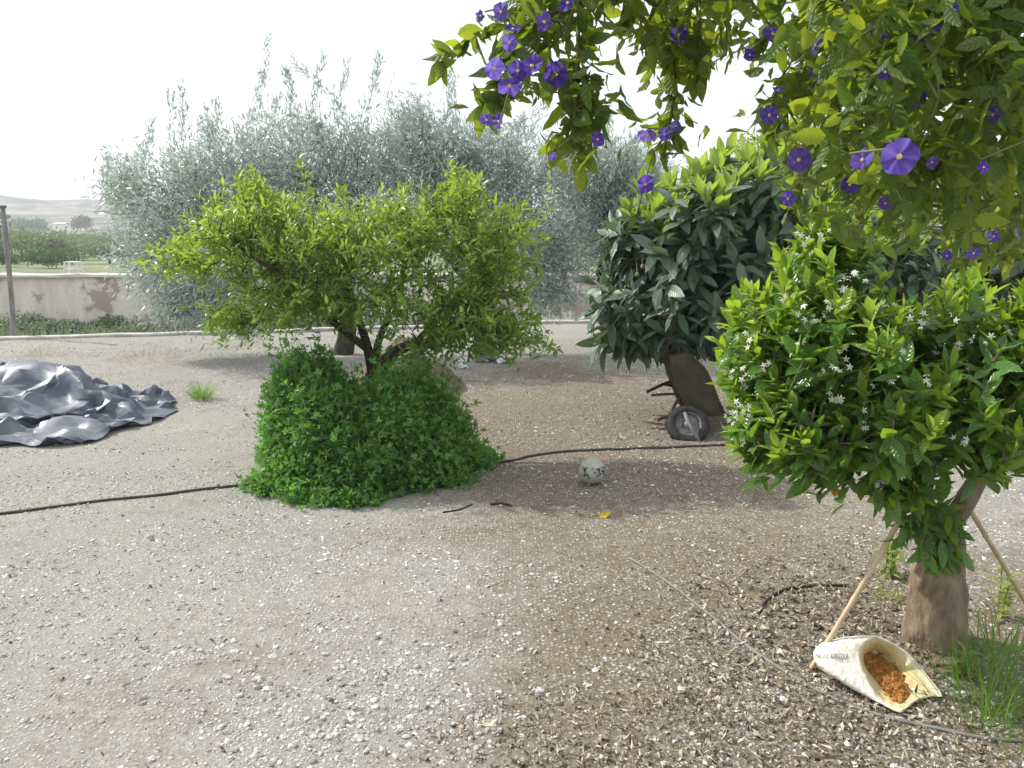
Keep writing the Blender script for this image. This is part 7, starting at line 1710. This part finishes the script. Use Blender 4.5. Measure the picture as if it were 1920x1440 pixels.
# wheelbarrow standing on its nose
M['rusty_tray'] = surf('rusty_tray', (0.04, 0.043, 0.03), (0.085, 0.064, 0.042), 9, 0.75, 0.3, bump=.004)
M['black_tube'] = surf('black_tube', (0.02, 0.017, 0.015), (0.045, 0.036, 0.03), 20, 0.6, 0.3, bump=0)
M['tyre'] = surf('tyre', (0.022, 0.022, 0.022), (0.055, 0.053, 0.05), 25, 0.85, 0.2, bump=.004)
M['rim_grey'] = surf('rim_grey', (0.10, 0.10, 0.095), (0.24, 0.245, 0.24), 24, 0.5, 0.4, bump=0)
wb = thing('wheelbarrow', 'rusty wheelbarrow tipped upright on its wheel against the dark-leaved tree', 'wheelbarrow', G(1300, 828))
out_ = [(1257, 668), (1258, 690), (1266, 722), (1278, 752), (1288, 778)]      # bottom of tray seen edge-on
rim_ = [(1293, 664), (1322, 692), (1338, 726), (1348, 752), (1362, 782)]       # open side
WY = 6.30
WW = .52
nS = len(out_)
Vn = [P(x, y, WY + .03) for x, y in out_] + [P(x, y, WY - .05) for x, y in rim_]
Vf = [v + A([.02, WW - .06, .0]) for v in Vn[:nS]] + [v + A([.0, WW + .1, .0]) for v in Vn[nS:]]
V = np.array(Vn + Vf)
o2 = 2 * nS
F = []
for i in range(nS - 1):
    F.append((i, i + 1, nS + i + 1, nS + i))
    F.append((o2 + i, o2 + nS + i, o2 + nS + i + 1, o2 + i + 1))
    F.append((i, o2 + i, o2 + i + 1, i + 1))
F.append((0, nS, o2 + nS, o2))
F.append((nS - 1, o2 + nS - 1, o2 + 2 * nS - 1, 2 * nS - 1))
tray = mk('tray', V, F, M['rusty_tray'], wb)
md = tray.modifiers.new('thick', 'SOLIDIFY')
md.thickness = .006
md = tray.modifiers.new('bev', 'BEVEL')
md.width = .012
md.segments = 2
md.limit_method = 'ANGLE'
for pts in ([Vn[nS + i] for i in range(nS)], [Vf[nS + i] for i in range(nS)]):
    lv, lf = loft(smooth_path(pts, 14), .009, 7)
    mk('tray_rim', lv, lf, M['rusty_tray'], wb)

def bar(name, pts, r, mat):
    q = smooth_path([P(*c) for c in pts], 10)
    V, F = loft(q, r, 9)
    return mk(name, V, F, mat, wb)
bar('handle', [(1290, 780, 6.38), (1270, 735, 6.38), (1256, 690, 6.4), (1250, 640, 6.42), (1246, 600, 6.44)], .014, M['black_tube'])
bar('handle', [(1294, 775, 6.7), (1276, 732, 6.72), (1263, 690, 6.74), (1259, 640, 6.76), (1256, 600, 6.78)], .014, M['black_tube'])
def leg(segs):
    ms_ = Mesher()
    for s in segs:
        ms_.add(*loft(smooth_path([P(*c) for c in s], 8), .0135, 8))
    ms_.build('leg', M['black_tube'], wb)
leg([[(1268, 711, 6.7), (1240, 722, 6.66), (1213, 735, 6.62)], [(1244, 720, 6.66), (1262, 724, 6.68), (1282, 738, 6.7)]])
leg([[(1290, 764, 6.36), (1262, 776, 6.3), (1233, 787, 6.26)], [(1280, 738, 6.38), (1268, 755, 6.33), (1256, 778, 6.29)]])
bar('crossbar', [(1284, 738, 6.37), (1250, 739, 6.5), (1222, 741, 6.6)], .011, M['black_tube'])
# wheel
wc = P(1290, 797, 6.22)
axd = nrm(A([-.12, -.80, .58]))
ref = nrm(np.cross(axd, A([0, 0, 1.])))
Rm = np.stack([ref, np.cross(axd, ref), axd], -1)
def rev(prof, n_=36):
    prof = np.asarray(prof)
    a_ = np.arange(n_) * 2 * np.pi / n_
    V = np.stack([prof[None, :, 0] * np.cos(a_)[:, None], prof[None, :, 0] * np.sin(a_)[:, None], prof[None, :, 1] + 0 * a_[:, None]], -1)
    k_ = len(prof)
    F = []
    for i in range(n_):
        for j in range(k_ - 1):
            F.append((i * k_ + j, ((i + 1) % n_) * k_ + j, ((i + 1) % n_) * k_ + j + 1, i * k_ + j + 1))
    return V.reshape(-1, 3), F
ty = [(.128 + .045 * math.cos(a_), .042 * math.sin(a_)) for a_ in np.linspace(-2.6, 2.6, 15)]
V, F = rev(ty)
# tread blocks
ang = np.arctan2(V[:, 1], V[:, 0])
rad_ = np.linalg.norm(V[:, :2], axis=1)
wheel = thing('wheel', '', 'x', (0, 0, 0))
for k in ('label', 'category'):
    del wheel[k]
wheel.location = Vector(wc)
wheel.parent = wb
wheel.matrix_parent_inverse = world_inv(wb)
V, F = rev(ty, 72)
rad_ = np.linalg.norm(V[:, :2], axis=1)
ii = np.arange(len(V)) // 15
bump_ = np.where((ii % 3 == 0) & (rad_ > .15), -.006, 0)
V[:, :2] *= (1 + bump_ / rad_)[:, None]
mk('tyre', V @ Rm.T + wc, F, M['tyre'], wheel)
V, F = rev([(.098, -.035), (.092, -.03), (.085, -.012), (.05, -.01), (.03, -.03), (.0, -.03)][::-1] and [(.0, .03), (.028, .03), (.034, .004), (.07, -.004), (.088, .008), (.094, .03), (.1, .034)], 36)
mk('rim', V @ Rm.T + wc, F, M['rim_grey'], wheel)
st_ = Mesher()
def strap(pts, w_, th):
    q = smooth_path(pts, 10)
    tn = nrm(np.gradient(q, axis=0))
    sd = nrm(np.cross(tn, axd))
    nn = np.cross(sd, tn)
    V = np.stack([q - sd * w_ - nn * th, q + sd * w_ - nn * th, q + sd * w_ + nn * th, q - sd * w_ + nn * th], 1).reshape(-1, 3)
    F = []
    for i in range(9):
        for k in range(4):
            F.append((i * 4 + k, i * 4 + (k + 1) % 4, (i + 1) * 4 + (k + 1) % 4, (i + 1) * 4 + k))
    F += [(3, 2, 1, 0), (36, 37, 38, 39)]
    return V, F
st_.add(*strap([P(1283, 768, 6.3), P(1286, 780, 6.2), P(1293, 796, 6.14), P(1304, 815, 6.1), P(1311, 829, 6.1)], .013, .004))
st_.build('fork', M['rim_grey'], wb)

# soil heap and plastic bags behind the bright tree
M['heap'] = surf('heap', (0.12, 0.097, 0.064), (0.20, 0.168, 0.115), 16, .95, .1, bump=.03)
hc = P(790, 700, 8.4)
gx, gy = np.meshgrid(np.linspace(-1, 1, 60), np.linspace(-1, 1, 60), indexing='ij')
r2 = np.sqrt(gx ** 2 + gy ** 2)
hz = .50 * np.clip(1 - r2 ** 1.6, -.1, 1) * (.6 + .75 * fbm(gx * 3 + 5, gy * 3, 70)) + .07 * fbm(gx * 9, gy * 9, 71) - .03
heap = mk('soil_heap', np.stack([hc[0] - .16 + gx * (.55 + .12 * fbm(gy * 3, gx * 3, 77)), 8.4 + gy * .6, hz], -1), grid_faces(60, 60), M['heap'])
tag(heap, 'brown heap of soil behind the bright tree trunk', 'soil heap')
M['white_plastic'] = surf('white_plastic', (0.55, 0.56, 0.58), (0.72, 0.73, 0.74), 10, .45, .4, bump=.01)
M['grey_plastic'] = surf('grey_plastic', (0.10, 0.12, 0.115), (0.18, 0.2, 0.19), 10, .6, .3, bump=.01)

def lump(name, c, s, mat, label, cat, seed, group=None):
    V, F = sphere(1, 26, 18)
    for i, v in enumerate(V):
        k = mnoise.turbulence(Vector(v) * 1.6 + Vector((seed * 3.1, 0, 0)), 3, False) - .5
        c2 = mnoise.cell(Vector(v) * 2.5 + Vector((0, seed, 0)))
        V[i] = v * (1 + .55 * k + .12 * (c2 - .5))
    V = V * np.asarray(s)
    V[:, 2] -= V[:, 2].min() + .01
    return tag(mk(name, V + np.asarray(c), F, mat, smooth=False), label, cat, group)
c1 = G(870, 691)
lump('plastic_bag', c1, (.10, .09, .085), M['white_plastic'], 'crumpled white plastic bag nearest the soil heap', 'bag', 1, 'crumpled bags behind the bright tree')
c2 = G(945, 682)
lump('plastic_bag', c2, (.15, .09, .07), M['white_plastic'], 'crumpled white plastic bag farther right, beside the grey sack', 'bag', 2, 'crumpled bags behind the bright tree')
c3 = G(912, 684) + A([0, .15, 0])
lump('sack', c3, (.22, .14, .18), M['grey_plastic'], 'dark grey-green sack slumped between two white plastic bags', 'sack', 3)

# weeds in the yard
blade = [leaf_tpl(.26, .005, 4, 2, .3, .35, 0, .5, .1), leaf_tpl(.2, .007, 4, 2, .3, .6, 0, .5, .1), leaf_tpl(.3, .005, 4, 2, .3, .2, 0, .5, .1)]

def weed(name, label, c, r, n, s0, s1, mat, tpls=blade, lean=.45, cat='weed', group=None):
    a_ = rng.random(n) * 6.283
    rr = np.sqrt(rng.random(n)) * r
    q = np.stack([c[0] + rr * np.cos(a_), c[1] + rr * np.sin(a_), 0 * a_], -1)
    q[:, 2] = gz(q[:, 0], q[:, 1]) - .01
    d = nrm(np.stack([np.cos(a_) * lean * rr / r, np.sin(a_) * lean * rr / r, 1 + 0 * a_], -1) + rng.normal(0, .25, (n, 3)))
    up = np.stack([-np.cos(a_), -np.sin(a_), .3 + 0 * a_], -1) + rng.normal(0, .4, (n, 3))
    return tag(leaves(name, tpls, q, d, up, s0, s1, mat, None), label, cat, group)
broad = [leaf_tpl(.07, .022, 3, 2, .2, .4, .05, .8, .05), leaf_tpl(.05, .018, 3, 2, .2, .2, .05, .8, .05)]
weed('grass_tuft', 'thick tuft of long green grass right of the open sack', G(1850, 1330), .18, 210, .35, 1.0, M['grass'])
weed('grass_tuft', 'grass tuft growing against the right foot of the tan trunk', G(1885, 1260), .16, 130, .5, 1.0, M['grass'])
weed('grass_tuft', 'sparse grass at the bottom right corner of the yard', G(1930, 1400), .14, 120, .35, .7, M['grass'])
weed('pale_weed', 'small pale yellow weed just left of the tan trunk, behind the cane', G(1662, 1125), .05, 60, .25, .45, M['pale_weed'])
weed('green_tuft', 'small feathery green tuft alone on gravel right of the tarpaulin', G(378, 745), .09, 220, .5, .95, M['grass'])
weed('dry_tuft', 'small dry straw tuft on the gravel behind the tarpaulin', G(78, 664), .16, 60, .4, .8, M['dry_weed'], lean=.9)
weed('dry_scrub', 'low dry scrub under the hanging olive twigs', G(275, 672), .42, 260, .3, .8, M['dry_weed'], lean=1.2)

def stem_weed(label, c, h, n, mat):
    t = thing('leafy_weed', label, 'weed', c)
    ms_ = Mesher()
    P2, A2 = [], []
    for _ in range(n):
        a_ = rng.random() * 6.28
        top = A([c[0] + .07 * math.cos(a_) * rng.random(), c[1] + .07 * math.sin(a_) * rng.random(), h * (.6 + .4 * rng.random())])
        b0 = A([c[0] + .02 * math.cos(a_), c[1] + .02 * math.sin(a_), 0])
        q = smooth_path([b0, (b0 + top) / 2, top], 8)
        ms_.add(*loft(q, .002, 5))
        P2.append(q[2:])
        A2.append(nrm(np.gradient(q, axis=0))[2:])
    ms_.build('stem', M['stem_green'], t)
    pos, d, up = sprays(np.concatenate(P2), np.concatenate(A2), 3, .03, 1.3, .8, .1, .5, .3)
    leaves('leaves', broad, pos, d, up, .5, 1.1, mat, t)
stem_weed('pale leafy weed standing between the cane and the tan trunk', G(1668, 1085), .22, 5, M['pale_weed'])
stem_weed('pale leafy weed right of the tan trunk under the short cane', G(1870, 1160), .24, 4, M['pale_weed'])
stem_weed('fine low weed in front of the tan trunk', G(1800, 1262), .12, 3, M['pale_weed'])

# single fallen leaves that stand out
M['yellow_leaf'] = leaf_mat('yellow_leaf', (0.62, 0.5, 0.03), (0.62, 0.5, 0.03), (0.6, 0.48, 0.05), (0.6, 0.5, 0.03), .3)
M['cream_leaf'] = leaf_mat('cream_leaf', (0.62, 0.57, 0.42), (0.62, 0.57, 0.42), (0.6, 0.55, 0.4), (0.5, 0.45, 0.3), .2)
def one_leaf(label, c, L, W, mat, d, up):
    tp = leaf_tpl(L, W, 5, 4, .5, -.3, .2, .8, .03)
    return tag(leaves('fallen_leaf', [tp], A([c]), A([d]), A([up]), 1, 1, mat, None), label, 'leaf')
one_leaf('bright yellow leaf curled on the gravel near the ball', G(1124, 973) + A([0, 0, .01]), .07, .045, M['yellow_leaf'], [1., .2, .25], [0, -.6, .8])
one_leaf('pale cream leaf lying on the litter at the bottom', G(908, 1368) + A([0, 0, .012]), .05, .024, M['cream_leaf'], [1., .5, .2], [0, -.4, .9])

# ------------------------------------------------------------------ pebbles and litter (nobody could count these)
def pebble_tpl(seed, fine):
    g = np.random.default_rng(seed)
    if fine:
        V, F = sphere(.5, 6, 4)
        V = V * (1 + g.normal(0, .16, (len(V), 1)))
    else:
        V = np.array([[1, 0, 0], [0, 1, 0], [-1, 0, 0], [0, -1, 0], [0, 0, 1], [0, 0, -1]]) * .5 + g.normal(0, .12, (6, 3))
        F = [(0, 1, 4), (1, 2, 4), (2, 3, 4), (3, 0, 4), (1, 0, 5), (2, 1, 5), (3, 2, 5), (0, 3, 5)]
    V = V * np.array([1, .8, .5])
    return V, np.array([i for f in F for i in f]), np.array([len(f) for f in F]), np.zeros((len(V), 2))

def yard_points(n, power, y0=1.3, y1=12.5, fx=.72):
    u_ = rng.random(n)
    q = 1 - power + 1
    y = (y0 ** q + u_ * (y1 ** q - y0 ** q)) ** (1 / q) if abs(q) > 1e-6 else y0 * (y1 / y0) ** u_
    x = rng.uniform(-1, 1, n) * (fx * y + .5)
    ok = y < kerb_y(x) - .1
    return x[ok], y[ok]

m, nt, out = mat_new('pebble')
at = N(nt, 'ShaderNodeAttribute', attribute_name='var')
cr = N(nt, 'ShaderNodeValToRGB')
e = cr.color_ramp.elements
e[0].position, e[0].color = 0, (.19, .185, .165, 1)
e[1].position, e[1].color = 1, (.62, .605, .56, 1)
e2 = e.new(.35); e2.color = (.34, .33, .30, 1)
e2 = e.new(.7); e2.color = (.54, .53, .49, 1)
nt.links.new(at.outputs['Fac'], cr.inputs[0])
p = principled(nt, cr.outputs[0], .9, .2)
nt.links.new(p.outputs[0], out.inputs[0])
M['pebble'] = m
x, y = yard_points(420000, 1.3)
s_ = soil(x, y)
cl = .6 * fbm(x * 1.3, y * 1.8, 80, 3) + .4 * fbm(x * 5, y * 7, 84, 3)
keep = rng.random(len(x)) < np.clip(.28 + 6.5 * (cl - .47), .12, 1) * (1 - .6 * s_)
x, y = x[keep], y[keep]
sz = .0049 * np.exp(rng.normal(0, .72, len(x))) * np.clip(.75 + .12 * y, 1, 2.0)
sz = np.clip(sz, .003, .032)
q = np.stack([x, y, gz(x, y) + sz * .03], -1)
d = nrm(np.stack([rng.normal(size=len(x)), rng.normal(size=len(x)), rng.normal(0, .25, len(x))], -1))
up = np.stack([rng.normal(0, .3, len(x)), rng.normal(0, .3, len(x)), 1 + 0 * x], -1)
Vs, Ls, Ts, Vr, n0 = [], [], [], [], 0
wh = rng.integers(0, 4, len(x)) + np.where(y < 3.2, 4, 0)
Rm_ = frames(d, up)
var = rng.random(len(x)) ** .8
for k in range(8):
    w = wh == k
    V, (l, tt), uv, n_ = scatter(pebble_tpl(100 + k, k >= 4), q[w], Rm_[w], sz[w])
    Vs.append(V); Ls.append(l + n0); Ts.append(tt); Vr.append(np.repeat(var[w], n_))
    n0 += len(V)
g_ = mk('gravel', np.concatenate(Vs), (np.concatenate(Ls), np.concatenate(Ts)), M['pebble'], None, False, var=np.concatenate(Vr))
g_['kind'] = 'stuff'

m, nt, out = mat_new('litter')
at = N(nt, 'ShaderNodeAttribute', attribute_name='var')
cr = N(nt, 'ShaderNodeValToRGB')
e = cr.color_ramp.elements
e[0].position, e[0].color = 0, (.075, .055, .04, 1)
e[1].position, e[1].color = 1, (.58, .52, .43, 1)
e2 = e.new(.4); e2.color = (.22, .17, .12, 1)
e2 = e.new(.75); e2.color = (.40, .34, .26, 1)
nt.links.new(at.outputs['Fac'], cr.inputs[0])
p = principled(nt, cr.outputs[0], .85, .2)
nt.links.new(p.outputs[0], out.inputs[0])
M['litter'] = m
x, y = yard_points(170000, 1.3)
s_ = soil(x, y)
keep = rng.random(len(x)) < (.015 + np.clip(litter(x, y) * 1.1 - .08, 0, 1) ** 1.5) * np.clip(1.45 - .17 * y, .3, 1)
x, y = x[keep], y[keep]
lit_tpl = [leaf_tpl(.034, .009, 3, 2, .6, -.5, .1, .7, .2), leaf_tpl(.024, .010, 3, 2, -.4, .5, .2, .7, .2), leaf_tpl(.045, .006, 3, 2, .5, .3, 0, .6, .3), leaf_tpl(.03, .013, 3, 2, .7, .6, .3, .8, .1), leaf_tpl(.038, .017, 3, 2, .5, .8, .4, .8, .1)]
q = np.stack([x, y, gz(x, y) + .004 + .008 * rng.random(len(x))], -1)
d = nrm(np.stack([rng.normal(size=len(x)), rng.normal(size=len(x)), rng.normal(0, .3, len(x))], -1))
up = np.stack([rng.normal(0, .5, len(x)), rng.normal(0, .5, len(x)), 1 + 0 * x], -1)
zone = np.exp(-((x - 1.25) / .55) ** 2 - ((y - 3.05) / .5) ** 2)
tpl_s = (.4 + .65 * rng.random(len(x))) * (1 + .6 * zone)
tpl_s *= .82
g_ = leaves('leaf_litter', lit_tpl, q, d, up, tpl_s, tpl_s, M['litter'], None)
g_['kind'] = 'stuff'

# ------------------------------------------------------------------ haze
hb = Mesher().box((0, 445, 40), (4200, 1100, 100)).build('haze', None, None, smooth=False)
hb.data.materials.clear()
m, nt, out = mat_new('haze')
pv = N(nt, 'ShaderNodeVolumePrincipled')
pv.inputs['Color'].default_value = (.9, .95, 1, 1)
pv.inputs['Density'].default_value = .0010
pv.inputs['Anisotropy'].default_value = .2
nt.links.new(pv.outputs[0], out.inputs['Volume'])
hb.data.materials.append(m)
hb['kind'] = 'stuff'
